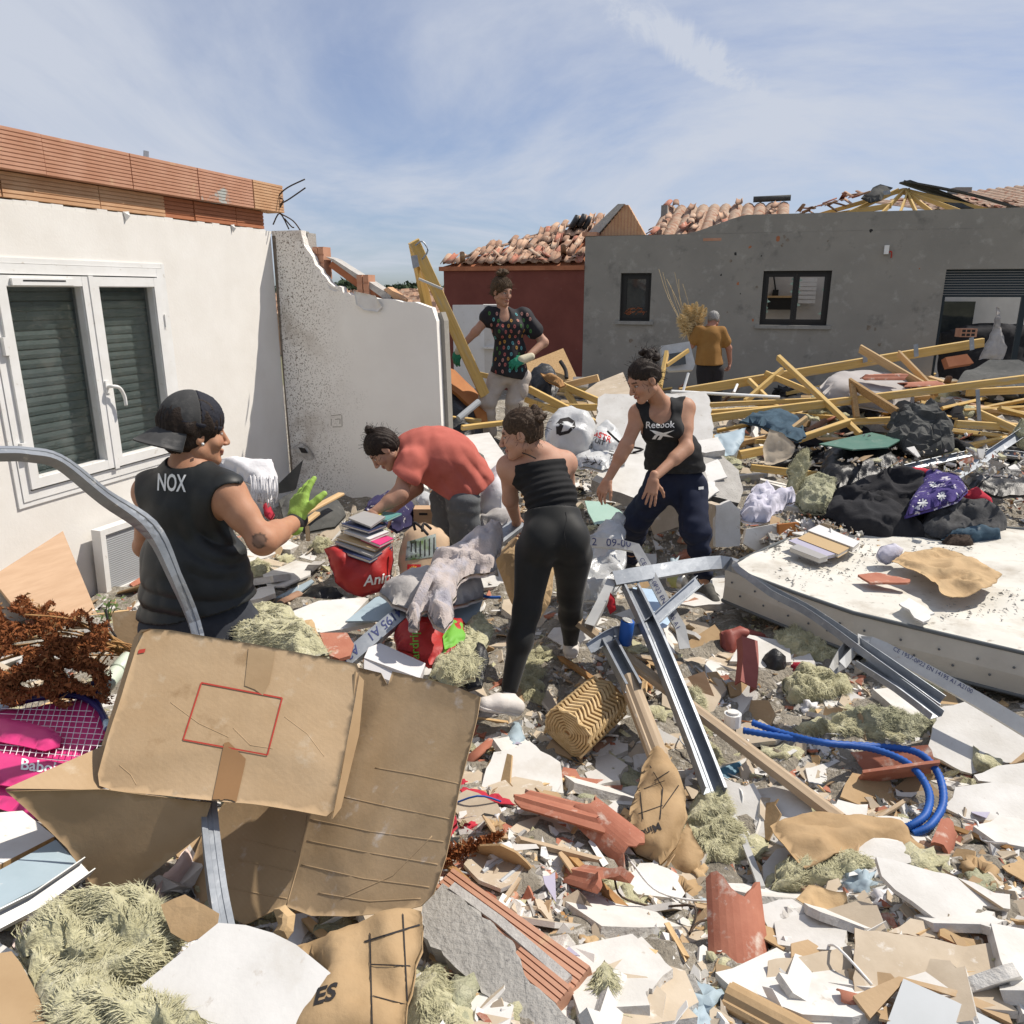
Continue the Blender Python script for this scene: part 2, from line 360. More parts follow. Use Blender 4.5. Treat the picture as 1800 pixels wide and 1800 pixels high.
def sheet(name,label,cat,m,pts,lift=.03,n=None,th=.012,jag=0.,Y=None,z=None,parent=None,group=None,anchor=None,edge=None,warp=0.):
 P,n=plane_of(pts,lift,n,Y,z,anchor)
 u,v,n=basis(n)
 W3=[onplane(p[0],p[1],P,n)for p in pts]
 loc=[Vector(((q-P).dot(u),(q-P).dot(v),0))for q in W3]
 if jag:loc=jagged(loc,jag,jag*6+.01)
 back=lambda q:P+u*q.x+v*q.y+n*(q.z+(warp*(math.sin(q.x*7+P.x*3)+math.sin(q.y*9+P.y))if warp else 0))
 if warp:
  V,F_=fill2d([(q.x,q.y)for q in loc],.05)
  k=len(V); top=[back(Vector((a,b,0)))for a,b in V]; bot=[q-n*th for q in top]
  be=boundary(F_)
  FF=[tuple(f)for f in F_]+[tuple(i+k for i in reversed(f))for f in F_]+[(a,b,b+k,a+k)for a,b in be]
  VV=top+bot
 else:
  VV,FF=prism([back(q)for q in loc],n,th)
 o=obj(name,VV,FF,m,parent)
 if edge:
  o.data.materials.append(MATS[edge])
  for pgn in o.data.polygons:
   if abs(pgn.normal.dot(n))<.5:pgn.material_index=1
 return tag(o,label,cat if parent is None else None,group)
def boundary(F_):
 c={}
 for f in F_:
  for i in range(len(f)):
   e=(f[i],f[(i+1)%len(f)]); c[e]=1
 return [e for e in c if (e[1],e[0])not in c]
def fill2d(poly,cell):
 P=np.array(poly);
 bd=[]
 for i in range(len(P)):
  a,b=P[i],P[(i+1)%len(P)]; k=max(1,int(np.hypot(*(b-a))/cell))
  for j in range(k):bd.append(a+(b-a)*j/k)
 lo=P.min(0); hi=P.max(0); pts=[Vector(q)for q in bd]; nb=len(bd); B=np.array(bd)
 xs=np.arange(lo[0],hi[0],cell); ys=np.arange(lo[1],hi[1],cell)
 for i,x in enumerate(xs):
  for y in ys:
   q=np.array([x+(random.random()-.5)*cell*.6,y+(random.random()-.5)*cell*.6])
   if inside(q,P)and np.min(np.hypot(*(B-q).T))>cell*.5:pts.append(Vector(q))
 V,_,F_,*_r=delaunay_2d_cdt(pts,[(i,(i+1)%nb)for i in range(nb)],[],1,1e-6)
 return [(q.x,q.y)for q in V],[tuple(f)for f in F_]
def inside(q,P):
 x,y=q; c=False ; j=len(P)-1
 for i in range(len(P)):
  if (P[i][1]>y)!=(P[j][1]>y)and x<(P[j][0]-P[i][0])*(y-P[i][1])/(P[j][1]-P[i][1])+P[i][0]:c=not c
  j=i
 return c
def soft(name,label,cat,m,pts,lift=.0,n=None,bulge=.06,amp=.02,freq=3.,cell=.03,Y=None,z=None,parent=None,group=None,anchor=None,fib=0,fcol=None,edge=.12,smooth=True,sub=.02,ridge=False,jag=0.,fl=.05):
 """soft heap with the traced outline: cloth, paper, plastic, insulation"""
 P,n=plane_of(pts,lift,n,Y,z,anchor); u,v,n=basis(n)
 W3=[onplane(p[0],p[1],P,n)for p in pts]
 poly=[Vector(((q-P).dot(u),(q-P).dot(v),0))for q in W3]
 if jag:poly=jagged(poly,jag,jag*4+.01)
 poly=[(q.x,q.y)for q in poly]
 V2,F_=fill2d(poly,min(cell,.013)if m[:4]=='wool' else cell); A=np.array(V2); B=np.array(poly)
 d=np.full(len(A),9.)
 for i in range(len(B)):
  a,b=B[i],B[(i+1)%len(B)]; ab=b-a; t=np.clip(((A-a)@ab)/(ab@ab+1e-9),0,1)
  d=np.minimum(d,np.hypot(*(A-a-t[:,None]*ab).T))
 prof=np.sqrt(np.clip(1-(1-np.clip(d/edge,0,1))**2,0,1))
 Q=np.stack([A[:,0],A[:,1],np.zeros(len(A))],1)+np.array(P)
 freq*=3.2*(1.15 if m[:4]=='wool' else 1); bulge*=.7 if m[:4]=='wool' else 1; nz=fbm(Q,freq,int(abs(P.x*10))%5,3)
 if ridge:Qw=Q+.5/freq*np.stack([sn(Q,freq*.6,5),sn(Q,freq*.6,8),0*nz],1); nz=.75-1.5*np.abs(sn(Qw,freq*.7,2,6))+.5*(.5-np.abs(sn(Qw,freq*1.6,4,6)))+.25*nz
 if m[:4]=='wool':nz=.8*(.7-1.5*np.abs(nz))+.45*(.6-np.abs(sn(Q,26,3,8)))+.18*sn(Q,60,1,8)
 wgt=.35+.65*np.clip(d/(edge*.6),0,1)
 h=bulge*prof+amp*nz*wgt
 U_,V_,N_=np.array(u),np.array(v),np.array(n); P_=np.array(P)
 sh=amp*.6*np.stack([fbm(Q+9,freq,2),fbm(Q+19,freq,3)],1)
 top=P_+(A[:,:1]+sh[:,:1])*U_+(A[:,1:]+sh[:,1:])*V_+h[:,None]*N_
 thin=sub if bulge>.0 else .004
 bot=P_+(A[:,:1]+sh[:,:1])*U_+(A[:,1:]+sh[:,1:])*V_+(np.minimum(h,0)-thin if bulge>=.03 else h-.003)[:,None]*N_
 k=len(A); be=boundary(F_)
 FF=F_+[tuple(i+k for i in reversed(f))for f in F_]+[(a,b,b+k,a+k)for a,b in be]
 o=obj(name,np.concatenate([top,bot]),FF,m,parent,smooth)
 tag(o,label,cat if parent is None else None,group)
 if fib:
  ids=RNG.integers(0,len(F_),int(fib*(1.5 if m[:4]=='wool' else .6))); FV=[]; FFc=[]
  for i in ids:
   f=F_[i]; w=RNG.dirichlet((1,1,1)); p=sum(top[f[j]]*w[j]for j in range(3))-N_*.001
   dv=N_*RNG.uniform(.0,.5)+U_*RNG.normal(0,.8)+V_*RNG.normal(0,.8); dv/=np.linalg.norm(dv); ln=RNG.uniform(.25,1.)*fl*.8
   sd=np.cross(dv,RNG.normal(size=3)); sd/=np.linalg.norm(sd)+1e-9
   b0=len(FV); w_=RNG.uniform(.00025,.0006); bend=np.array([0,0,-1])*ln*.12+U_*RNG.normal(0,.2)*ln
   if m[:4]=='wool':
    th_=2.2*sn([p],5,4)[0]+RNG.normal(0,.3); dv=U_*math.cos(th_)+V_*math.sin(th_)+N_*RNG.uniform(-.06,.07); ln=RNG.uniform(.4,1.)*fl*.85; sd=np.cross(dv,N_); w_=RNG.uniform(.0006,.0016)
    c1=p+dv*ln*.5+N_*.004+sd*RNG.normal(0,.15)*ln; FV+=[p-sd*w_,p+sd*w_,c1+sd*w_,c1-sd*w_,c1+dv*ln*.5-N_*.003+sd*RNG.normal(0,.25)*ln]; FFc+=[(b0,b0+1,b0+2,b0+3),(b0+3,b0+2,b0+4)]; continue
   FV+=[p-sd*w_,p+sd*w_,p+dv*ln*.55+sd*w_*.7,p+dv*ln+bend]; FFc+=[(b0,b0+1,b0+2),(b0,b0+2,b0+3)]
  fo=obj('fibres',np.array(FV),FFc,fcol or m,o); fo['kind']='stuff'
 return o
def sweep(pts,prof,up=Vector((0,0,1)),ups=None,scales=None,cap=True):
 """closed 2-D profile (a along side, b along up) swept along a polyline"""
 pts=[Vector(p)for p in pts]; V=[]; k=len(prof); nP=len(pts)
 for i,p in enumerate(pts):
  t=(pts[min(i+1,nP-1)]-pts[max(i-1,0)]).normalized(); uu=Vector(ups[i])if ups else Vector(up)
  s=t.cross(uu)
  if s.length<1e-4:s=t.cross(Vector((1,0,.1)))
  s.normalize(); w=s.cross(t).normalized(); sc=scales[i]if scales else 1
  V+=[p+s*(a*sc)+w*(b*sc)for a,b in prof]
 F_=[]
 for i in range(nP-1):
  for j in range(k):
   a=i*k+j; b=i*k+(j+1)%k; F_.append((a,b,b+k,a+k))
 if cap:F_+=[tuple(range(k-1,-1,-1)),tuple(range((nP-1)*k,nP*k))]
 return V,F_
def circ(r,k=10):return [(r*math.cos(6.2832*i/k),r*math.sin(6.2832*i/k))for i in range(k)]
def uprof(w,h,t=.0022):
 a=w/2; return [(-a,0),(a,0),(a,h),(a-t,h),(a-t,t),(-a+t,t),(-a+t,h),(-a,h)]
def cprof(w,h,t=.0022):
 a=w/2; l=.012; g=.008
 return [(-a,0),(-g,0),(-g*.6,.006),(g*.6,.006),(g,0),(a,0),(a,h),(a-l,h),(a-l,h-t),(a-t,h-t),(a-t,t),(-a+t,t),(-a+t,h-t),(-a+l,h-t),(-a+l,h),(-a,h)]
def smoothpts(pts,k=6):
 P=[Vector(p)for p in pts]; o=[]
 for i in range(len(P)-1):
  a,b,c,d=P[max(i-1,0)],P[i],P[i+1],P[min(i+2,len(P)-1)]
  for j in range(k):
   t=j/k; o.append(.5*((2*b)+(c-a)*t+(2*a-5*b+4*c-d)*t*t+(3*b-a-3*c+d)*t**3))
 o.append(P[-1]); return o
def beam(name,label,cat,m,p0,p1,w,h,roll=0.,parent=None,group=None,ragged=0.,prof=None):
 """straight timber or bar along its own X axis"""
 p0,p1=Vector(p0),Vector(p1); x=(p1-p0); Ln=x.length; x.normalize()
 y=Vector((0,0,1)).cross(x)
 if y.length<1e-3:y=Vector((0,1,0))
 y.normalize(); z=x.cross(y); c,s=math.cos(roll),math.sin(roll); y,z=y*c+z*s,z*c-y*s
 if prof:
  k=len(prof); V=[(0,a,b)for a,b in prof]+[(Ln,a,b)for a,b in prof]
  F_=[tuple(range(k-1,-1,-1)),tuple(range(k,2*k))]+[(j,(j+1)%k,(j+1)%k+k,j+k)for j in range(k)]
 else:
  e=min(.004,w*.1); a,b=w/2,h/2
  ring=[(-a+e,-b),(a-e,-b),(a,-b+e),(a,b-e),(a-e,b),(-a+e,b),(-a,b-e),(-a,-b+e)]
  r=lambda:random.uniform(-ragged,ragged)if ragged else 0
  V=[(0+r(),q,t)for q,t in ring]+[(Ln+r(),q,t)for q,t in ring]
  F_=[tuple(range(7,-1,-1)),tuple(range(8,16))]+[(j,(j+1)%8,(j+1)%8+8,j+8)for j in range(8)]
 o=put(name,mesh_of(name,V,F_),rotm(x,y,z,p0),m,parent)
 return tag(o,label,cat if parent is None else None,group)
_TXT={}
def text2d(s,size=1.,bold=.0):
 if (s,bold)not in _TXT:
  cu=bpy.data.curves.new('lettering','FONT'); cu.body=s; cu.size=1.; cu.offset=bold; cu.resolution_u=3; cu.align_x='CENTER'; cu.align_y='CENTER'
  ob=bpy.data.objects.new('lettering',cu); me=bpy.data.meshes.new_from_object(ob)
  bm=bmesh.new(); bm.from_mesh(me); bmesh.ops.triangulate(bm,faces=bm.faces); bmesh.ops.subdivide_edges(bm,edges=[e for e in bm.edges if e.calc_length()>.25],cuts=1)
  bmesh.ops.triangulate(bm,faces=bm.faces); bm.to_mesh(me); bm.free()
  _TXT[(s,bold)]=([(v.co.x,v.co.y)for v in me.vertices],[tuple(p.vertices)for p in me.polygons])
  bpy.data.objects.remove(ob); bpy.data.curves.remove(cu); bpy.data.meshes.remove(me)
 V,F_=_TXT[(s,bold)]; return [(x*size,y*size)for x,y in V],F_
def lettering(s,size,P,ux,uy,m,parent,off=.003,target=None,bold=.0,name='lettering',shapes=None):
 """flat print laid on a surface (projected onto target when given)"""
 V,F_=shapes if shapes else text2d(s,size,bold)
 ux,uy=Vector(ux).normalized(),Vector(uy).normalized(); n=ux.cross(uy).normalized(); o=[]
 bvh=None
 if target is not None:
  Lc=WL[target.name]; bvh=BVHTree.FromPolygons([Lc+v.co for v in target.data.vertices],[tuple(p.vertices)for p in target.data.polygons])
 for x,y in V:
  q=Vector(P)+ux*x+uy*y
  if bvh:
   h=bvh.ray_cast(q+n*.3,-n,.7)
   q=(h[0]+n*off)if h[0]is not None else q
  else:q=q+n*off
  o.append(q)
 return obj(name,o,F_,m,parent)
def pt(t):return at(*t)if len(t)==3 else G(t[0],t[1],.04)
def decal(name,poly,target,m,parent=None,off=.003,cell=6):
 """flat print: pixel outline carried along the view rays onto a surface it lies on"""
 Lc=WL[target.name]; bvh=BVHTree.FromPolygons([Lc+v.co for v in target.data.vertices],[tuple(p.vertices)for p in target.data.polygons])
 V2,F_=fill2d(poly,cell); V=[]; ok=[]
 for x,y in V2:
  d=ray(x,y).normalized(); h=bvh.ray_cast(CAMP,d); ok.append(h[0]is not None); V.append((h[0]-d*off)if h[0]is not None else CAMP)
 F_=[f for f in F_ if all(ok[i]for i in f)]
 if not F_:return None
 used=sorted({i for f in F_ for i in f}); mp={i:j for j,i in enumerate(used)}
 return obj(name,[V[i]for i in used],[tuple(mp[i]for i in f)for f in F_],m,parent or target)
def pxtext(s,c,ux,uy,size,target,m,bold=.0,off=.003,name='lettering',parent=None):
 """lettering laid out in photo pixels round c and carried onto the surface that bears it"""
 V2,F_=text2d(s,size,bold); Lc=WL[target.name]; bvh=BVHTree.FromPolygons([Lc+v.co for v in target.data.vertices],[tuple(p.vertices)for p in target.data.polygons]); V=[]; ok=[]
 for x,y in V2:
  d=ray(c[0]+ux[0]*x+uy[0]*y,c[1]+ux[1]*x+uy[1]*y).normalized(); h=bvh.ray_cast(CAMP,d); ok.append(h[0]is not None); V.append((h[0]-d*off)if h[0]is not None else CAMP)
 F_=[f for f in F_ if all(ok[i]for i in f)]
 if not F_:return None
 used=sorted({i for f in F_ for i in f}); mp={i:j for j,i in enumerate(used)}
 return obj(name,[V[i]for i in used],[tuple(mp[i]for i in f)for f in F_],m,parent or target)
def line(name,pts,r,m,parent,k=3):
 V,F_=sweep(smoothpts([pt(p)if not isinstance(p,Vector)else p for p in pts],k),circ(r,5)); return obj(name,V,F_,m,parent,True)
def rail(name,label,cat,m,pts,prof,ups=None,up=(0,0,1),k=4,group=None,scales=None,parent=None):
 P=[pt(p)for p in pts]; S=smoothpts(P,k)if k>1 else P
 if ups:
  u=[]
  for i in range(len(ups)-1):
   for j in range(k):u.append(Vector(ups[i]).lerp(Vector(ups[i+1]),j/k))
  ups=u+[Vector(ups[-1])]
 if scales:scales=[scales[min(i//k,len(scales)-1)]*(1-(i%k)/k)+scales[min(i//k+1,len(scales)-1)]*((i%k)/k)for i in range(len(S))]
 V,F_=sweep(S,prof,Vector(up),ups,scales); o=obj(name,V,F_,m,parent); return tag(o,label,cat if parent is None else None,group)
def arch_tile(name,label,m,px,py,L_,r,rz,rx=0.,ry=0.,lift=.05,arc=2.4,group=None,Y=None,taper=.85,lip=False,cat='roof tile',grooves=0):
 """broken piece of a curved clay roof tile: thick shell with ragged ends"""
 P=G(px,py,lift)if Y is None else at(px,py,Y); k=10; nL=7; V=[]; t=.014
 q1,q2,q3=(random.uniform(0,6)for _ in range(3)); e0=[.07*math.sin(i*.8+q1)+random.uniform(-.025,.025)for i in range(k+1)]; e1=[.09*math.sin(i*.7+q2)+random.uniform(-.03,.03)for i in range(k+1)]
 M=Matrix.Translation(P)@Matrix.Rotation(rz,4,'Z')@Matrix.Rotation(rx,4,'X')@Matrix.Rotation(ry,4,'Y')
 for sh in (0,1):
  for j in range(nL):
   f=j/(nL-1)
   for i in range(k+1):
    a=math.pi/2+(i/k-.5)*arc; rr=(r*(1-(1-taper)*f))-sh*t; y=(f-.5)*L_+((e0[i]*(1-f)+e1[i]*f)*L_ if f in (0,1)else 0)
    if lip and j<1:rr+=.012*(1-sh)
    if grooves and i in (3,7):rr+=.008
    V.append(M@Vector((rr*math.cos(a),y,rr*math.sin(a)-r*.6)))
 n=k+1; q=n*nL; F_=[]
 for j in range(nL-1):
  for i in range(k):a=j*n+i; F_+=[(a,a+1,a+n+1,a+n),(a+q,a+q+n,a+q+n+1,a+q+1)]
 for i in range(k):F_+=[(i,i+q,i+1+q,i+1),((nL-1)*n+i,(nL-1)*n+i+1,(nL-1)*n+i+1+q,(nL-1)*n+i+q)]
 for j in range(nL-1):F_+=[(j*n,(j+1)*n,(j+1)*n+q,j*n+q),(j*n+k,j*n+k+q,(j+1)*n+k+q,(j+1)*n+k)]
 return tag(obj(name,V,F_,m),label,cat,group)
 # ================================================================== THE SETTING
 # ground: rubble-strewn sheet round the camera and the plain beyond
gx=np.concatenate([np.arange(-5,9.5,.06)]); gy=np.concatenate([np.arange(.2,9,.06),np.arange(9,18,.15)])
GX,GY=np.meshgrid(gx,gy); GZ=gh(GX.ravel(),GY.ravel())
ed=np.minimum.reduce([GX.ravel()+5,9.44-GX.ravel(),17.8-GY.ravel(),GY.ravel()-.1]); GZ=GZ*np.clip(ed/.6,0,1)+.02
Pn=np.stack([GX.ravel(),GY.ravel(),GZ],1); GZ2=GZ+.022*sn(Pn,8,2)+.012*sn(Pn,18,5)
Pn[:,2]=GZ2; k=len(gx); ii=np.arange((len(gy)-1)*(k-1)); r_,c_=ii//(k-1),ii%(k-1); a_=r_*k+c_
go=obj('rubble_ground',Pn,np.stack([a_,a_+1,a_+k+1,a_+k],1),'ground',None,True,org=Vector((0,0,0))); struct(go)
struct(obj('ground',[(-3000,-200,-.03),(3000,-200,-.03),(3000,4000,-.03),(-3000,4000,-.03)],[(0,1,2,3)],'farland',org=Vector((0,0,-.03))))
# ---------------------------------------------------------- the roofless white house on the left
AW=R(17.7); WV=Vector((math.sin(AW),math.cos(AW),0)); NV=Vector((math.cos(AW),-math.sin(AW),0)); C0=at(497,650,7.0); C0.z=0
def w1(s,d,z):return C0+WV*s+NV*d+Vector((0,0,z))
def w2(s,d,z):return C0+NV*s-WV*d+Vector((0,0,z))
house=empty('ruined_house',w1(-2,0,0),'roofless white-plastered house on the left with exposed orange brick courses','house')
m=MB(); S0,S1,Z0,Z1=-2.74,-1.38,.80,2.15
for s0,s1,z0,z1 in ((-5.2,S0,0,2.47),(S1,-.02,0,2.47),(S0,S1,0,Z0),(S0,S1,Z1,2.47)):m.box(s0,s1,-.10,0,z0,z1)
# torn top edge of the lining
for i in range(60):
 s=-5.1+i*.085; hh=.012+.012*abs(math.sin(i*1.7)*math.sin(i*.53)); m.box(s,s+.084,-.06,-.001,2.465,2.475+hh)
m.map(w1).build('wall','plaster_wall',house)
for s in (-1.66,-.55):
 a=random.uniform(.03,.09); MB().add([w1(s,.002,2.50),w1(s+a,.002,2.50),w1(s+a*.7,.03,2.47+a*.1),w1(s+.01,.012,2.44),w1(s+.01,.008,2.50),w1(s+a,.008,2.505)],[(0,1,2,3),(3,2,5,4)]).build('torn_paper','paper',house)
prof=[(.0,2.49+.0),(.285,2.49),(.30,2.42),(.335,2.33),(.40,2.21),(.46,2.14),(.51,2.09),(.57,2.035),(.64,2.03),(.70,1.985),(.77,1.96),(.90,1.95),(1.06,1.935),(1.2,1.91),(1.44,1.87),(1.475,1.83),(1.50,1.76),(1.51,1.4),(1.52,.9),(1.52,0),(0,0)]
pj=[]
for i,(s,z)in enumerate(prof):
 pj.append((s,z))
 if 1<=i<=14:
  s2,z2=prof[i+1]; pj.append(((s+s2)/2+random.gauss(0,.012),(z+z2)/2+random.gauss(0,.012)))
V,F_=prism([w2(s,0,z)for s,z in pj],-WV,.075)
obj('end_wall',V,F_,'plaster_dirty',house)
V,F_=prism([w2(s+(.035 if s>1 else -.03),-.0775,max(z-(.05 if .35<s<1.46 else 0.0),0))for s,z in prof],-WV,.10)
obj('wall_core',V,F_,'greyrender',house)
MB().box(.03,.30,-.21,-.078,2.2,2.475).map(w2).build('corner_post','concrete',house)
def grooved(L_,H_,D_,nG,gd=.006):
 """hollow clay block, ribs along its length on the front face"""
 pr=[(0,0)]
 for i in range(nG):
  z0=H_*(i+.12)/nG; z1=H_*(i+.88)/nG; pr+=[(gd,z0-.001*0),(gd,z1),(0,z1+.0005),(0,H_*(i+1.12)/nG if i<nG-1 else H_)]
 pr+=[(-D_,H_),(-D_,0)]; k=len(pr)
 V=[(0,d,z)for d,z in pr]+[(L_,d,z)for d,z in pr]
 return V,[tuple(range(k-1,-1,-1)),tuple(range(k,2*k))]+[(j,(j+1)%k,(j+1)%k+k,j+k)for j in range(k)]
def row(joints,z0,z1,d,nG,m_,tilt=0):
 for i in range(len(joints)-1):
  s0,s1=joints[i]+.004,joints[i+1]-.004; V,F_=grooved(s1-s0,z1-z0,.16,nG)
  jd=random.uniform(-.006,.006); obj('brick',[w1(s0+x,d+y+jd,z0+z)for x,y,z in V],F_,m_,house)
mat('brick_stain',(.53,.29,.195),(.46,.23,.145),.85,5,bump=.25,bscale=80,spk=((.42,.43,.40),5,.60,.66),bdist=.003)
mat('brick_pale',(.58,.36,.21),(.50,.28,.15),.85,5,bump=.25,bscale=80,bdist=.003)
mat('brick_dark',(.40,.16,.08),(.34,.125,.06),.85,5,bump=.3,bscale=80,bdist=.003)
row([-4.3,-3.4,-2.99],2.642,2.86,.05,10,'brick'); row([-2.99,-2.26,-1.59,-.94],2.642,2.86,.05,10,'brick'); row([-.94,-.29],2.642,2.86,.05,10,'brick_stain'); row([-1.59,-.94],2.642,2.8605,.0505,10,'brick_stain')if 0 else None ; row([-.29,.13],2.642,2.86,.05,10,'brick_pale')
row([-4.2,-3.3,-2.52,-1.83,-1.25],2.50,2.638,-.012,6,'brick_pale'); row([-1.25,-.94,-.45,-.08],2.50,2.638,-.02,5,'brick_dark')
for (s,h)in ((.33,2.36),(.385,2.36),(.74,2.13),(.80,2.13)):
 V,F_=grooved(.05,.26,.12,4); obj('brick',[w2(s+x,-.09+y,h-.26+z)for x,y,z in V],F_,'brick',house)
MB().add([w2(*q)for q in ((.45,-.10,2.28),(.52,-.10,2.26),(1.05,-.10,1.96),(1.03,-.10,1.90),(.45,-.24,2.28),(.52,-.24,2.26),(1.05,-.24,1.96),(1.03,-.24,1.90))],BOXF).build('broken_block','mortar',house)
MB().add([w2(*q)for q in ((.46,-.115,2.20),(.50,-.115,2.245),(.99,-.115,1.955),(.95,-.115,1.88),(.46,-.23,2.20),(.50,-.23,2.245),(.99,-.23,1.955),(.95,-.23,1.88))],BOXF).build('broken_block','brick_dark',house)
MB().add([w2(*q)for q in ((.98,-.10,2.01),(1.02,-.10,2.03),(1.16,-.10,1.93),(1.14,-.10,1.88),(.98,-.2,2.01),(1.02,-.2,2.03),(1.16,-.2,1.93),(1.14,-.2,1.88))],BOXF).build('broken_block','brick_pale',house)
soft('paint_flake',None,None,'paper',[(622,512),(660,520),(672,540),(664,548),(640,545),(626,535)],bulge=.0,amp=.004,freq=3,cell=.03,Y=6.70,n=-WV,parent=house)
soft('paint_flake',None,None,'paper',[(574,498),(586,505),(598,510),(590,513),(579,508)],bulge=.0,amp=.003,cell=.02,Y=6.76,n=-WV,parent=house)
for pts in ([(488,372),(498,352),(490,345),(505,330),(536,315)],[(490,360),(505,352),(520,342),(537,330)],[(480,395),(492,375),(508,403)],[(492,375),(515,388),(528,405)],[(500,384),(512,398),(517,400)]):
 V,F_=sweep(smoothpts([at(*p,7.05)for p in pts],4),circ(.006,6)); obj('rebar',V,F_,'steel_dark',house,True)
MB().box(-1.345,-1.30,-.06,-.055,2.86,2.92).map(lambda s,d,z:w1(s+(z-2.86)*.2,d,z)).build('metal_strip','galv',house)
# tapering dark strip in the corner, broken socket and socket outline on the end wall
mat('dark_mark',(.16,.13,.10),(.26,.22,.18),.95,30)
MB().add([w2(*q)for q in ((0.0,.002,2.45),(.035,.002,2.45),(.012,.0025,1.2),(.022,.002,.3),(.0,.002,.3),(0.,.003,1.2))],[(0,1,2,3,4,5)]).build('corner_strip','dark_mark',house)
for q in ((.43,.80,.60,.806),(.43,.95,.60,.956)):pass
for a,b in (((.46,.93),(.56,.945)),((.565,.84),(.57,.94)),((.47,.83),(.56,.836)),((.455,.84),(.46,.90)),((.50,.90),(.545,.905)),((.545,.86),(.55,.905))):
 V,F_=sweep([w2(a[0],.002,a[1]),w2(b[0],.002,b[1])],circ(.0022,5)); obj('scratch',V,F_,'dark_mark',house)
soft('torn_patch',None,None,'plaster_core',[(513,788),(528,778),(545,790),(552,806),(540,808),(525,798)],bulge=.012,amp=.01,cell=.02,edge=.03,Y=6.93,n=-WV,parent=house)
MB().add([at(524,786,6.885),at(536,788,6.885),at(542,797,6.885),at(530,796,6.885)],[(0,1,2,3)]).build('socket_hole','frame_dark',house)
# window
def rect_frame(s0,s1,z0,z1,wd,d0,d1):
 m=MB(); m.box(s0,s0+wd,d0,d1,z0,z1); m.box(s1-wd,s1,d0,d1,z0,z1); m.box(s0+wd,s1-wd,d0,d1-.001,z0,z0+wd); m.box(s0+wd,s1-wd,d0,d1-.001,z1-wd,z1); return m
win=rect_frame(S0+.002,S1-.002,Z0+.002,Z1-.002,.055,-.09,.018).map(w1).build('window','white_pvc',house)
rect_frame(S0-.03,S1+.03,Z0-.03,Z1+.03,.03,-.002,.012).map(w1).build('architrave','white_pvc',win)
for s0,s1 in ((-2.685,-2.045),(-2.035,-1.435)):
 rect_frame(s0,s1,.87,2.085,.058,-.055,.035).map(w1).build('sash_frame','white_pvc',win)
 rect_frame(s0+.056,s1-.056,.926,2.029,.008,-.03,.022).map(w1).build('glazing_bead','white_pvc',win)
 p=MB().box(s0+.054,s1-.054,-.03,-.024,.924,2.031).map(w1).build('pane','glass_pane',win)
for zz in (1.15,1.75):MB().box(-1.437,-1.415,.02,.045,zz,zz+.09).map(w1).build('hinge','white_pvc',win); MB().box(-2.71,-2.68,.02,.045,zz-.1,zz).map(w1).build('hinge','white_pvc',win)
MB().box(-2.055,-2.02,.0351,.041,.86,2.09).map(w1).build('meeting_strip','white_pvc',win)
MB().box(-2.60,-2.17,.0352,.052,2.03,2.068).map(w1).build('vent_cover','white_pvc',win)
MB().box(-2.53,-2.24,.0522,.054,2.052,2.060).map(w1).build('vent_slot','frame_dark',win)
V,F_=sweep(smoothpts([w1(-2.03,.042,1.40),w1(-2.03,.085,1.405),w1(-1.985,.095,1.39),w1(-1.95,.092,1.33),w1(-1.945,.09,1.27)],5),circ(.011,8)); obj('handle',V,F_,'white_pvc',win,True)
MB().box(-2.048,-2.012,.041,.05,1.36,1.44).map(w1).build('handle_plate','white_pvc',win)
for i in range(24):
 z=.82+i*.056; m=MB(); pr=[(-.115,z),(-.105,z+.006),(-.10,z+.028),(-.106,z+.05),(-.115,z+.053),(-.122,z+.028)]
 V=[w1(S0+.01,d,zz)for d,zz in pr]+[w1(S1-.01,d,zz)for d,zz in pr]; k=6
 obj('shutter_slat',V,[tuple(range(k-1,-1,-1)),tuple(range(k,2*k))]+[(j,(j+1)%k,(j+1)%k+k,j+k)for j in range(k)],'shutter',win)
MB().box(-5.2,.05,-.34,-.22,0,2.49).map(w1).build('outer_wall','mortar',house)
# panel heater under the window
rad=empty('panel_heater',w1(-2.0,0,.05),'white panel heater with grey mesh front hanging crooked under the window','heater')
def wr(s,d,z):return w1(s,d+.03+(z-.05)*.05,z-(s+2.33)*.02)
rect_frame(-2.34,-1.55,.05,.52,.04,0,.075).map(wr).build('casing','white_pvc',rad)
mat('mesh_grille',(.40,.40,.41),(.33,.33,.34),.6,300)
MB().box(-2.31,-1.58,.0,.055,.088,.482).map(wr).build('grille','mesh_grille',rad)
for i in range(26):z=.095+i*.0148; MB().box(-2.30,-1.59,.0551,.0575,z,z+.006).map(wr).build('grille_bar','grey_board',rad)
# ---------------------------------------------------------- grey-rendered house at the back
C2=at(1030,600,15.0); C2.z=0
def g2(s,d,z):return C2+NV*s-WV*d+Vector((0,0,z))
grey=empty('grey_house',g2(4,-.2,0),'grey-rendered single-storey house with roof torn open at the back right','house')
m=MB(); T_=-.22
for s0,s1,z0,z1 in ((-.06,.62,0,2.96),(.62,1.18,0,1.46),(.62,1.18,2.31,2.96),(1.18,3.11,0,2.96),(3.11,4.22,0,1.42),(3.11,4.22,2.33,2.96),(4.22,5.95,0,2.96),(5.95,10.5,2.34,2.96)):m.box(s0,s1,T_,0,z0,z1)
tp=[(-.06,2.96),(1.75,2.96),(2.0,3.02),(2.3,3.12),(2.6,3.22),(2.75,3.25),(10.5,3.25)]
tp2=[]
for i in range(len(tp)-1):
 for j in range(6):t=j/6; tp2.append((tp[i][0]+(tp[i+1][0]-tp[i][0])*t,tp[i][1]+(tp[i+1][1]-tp[i][1])*t+random.gauss(0,.003 if i>0 else .001)))
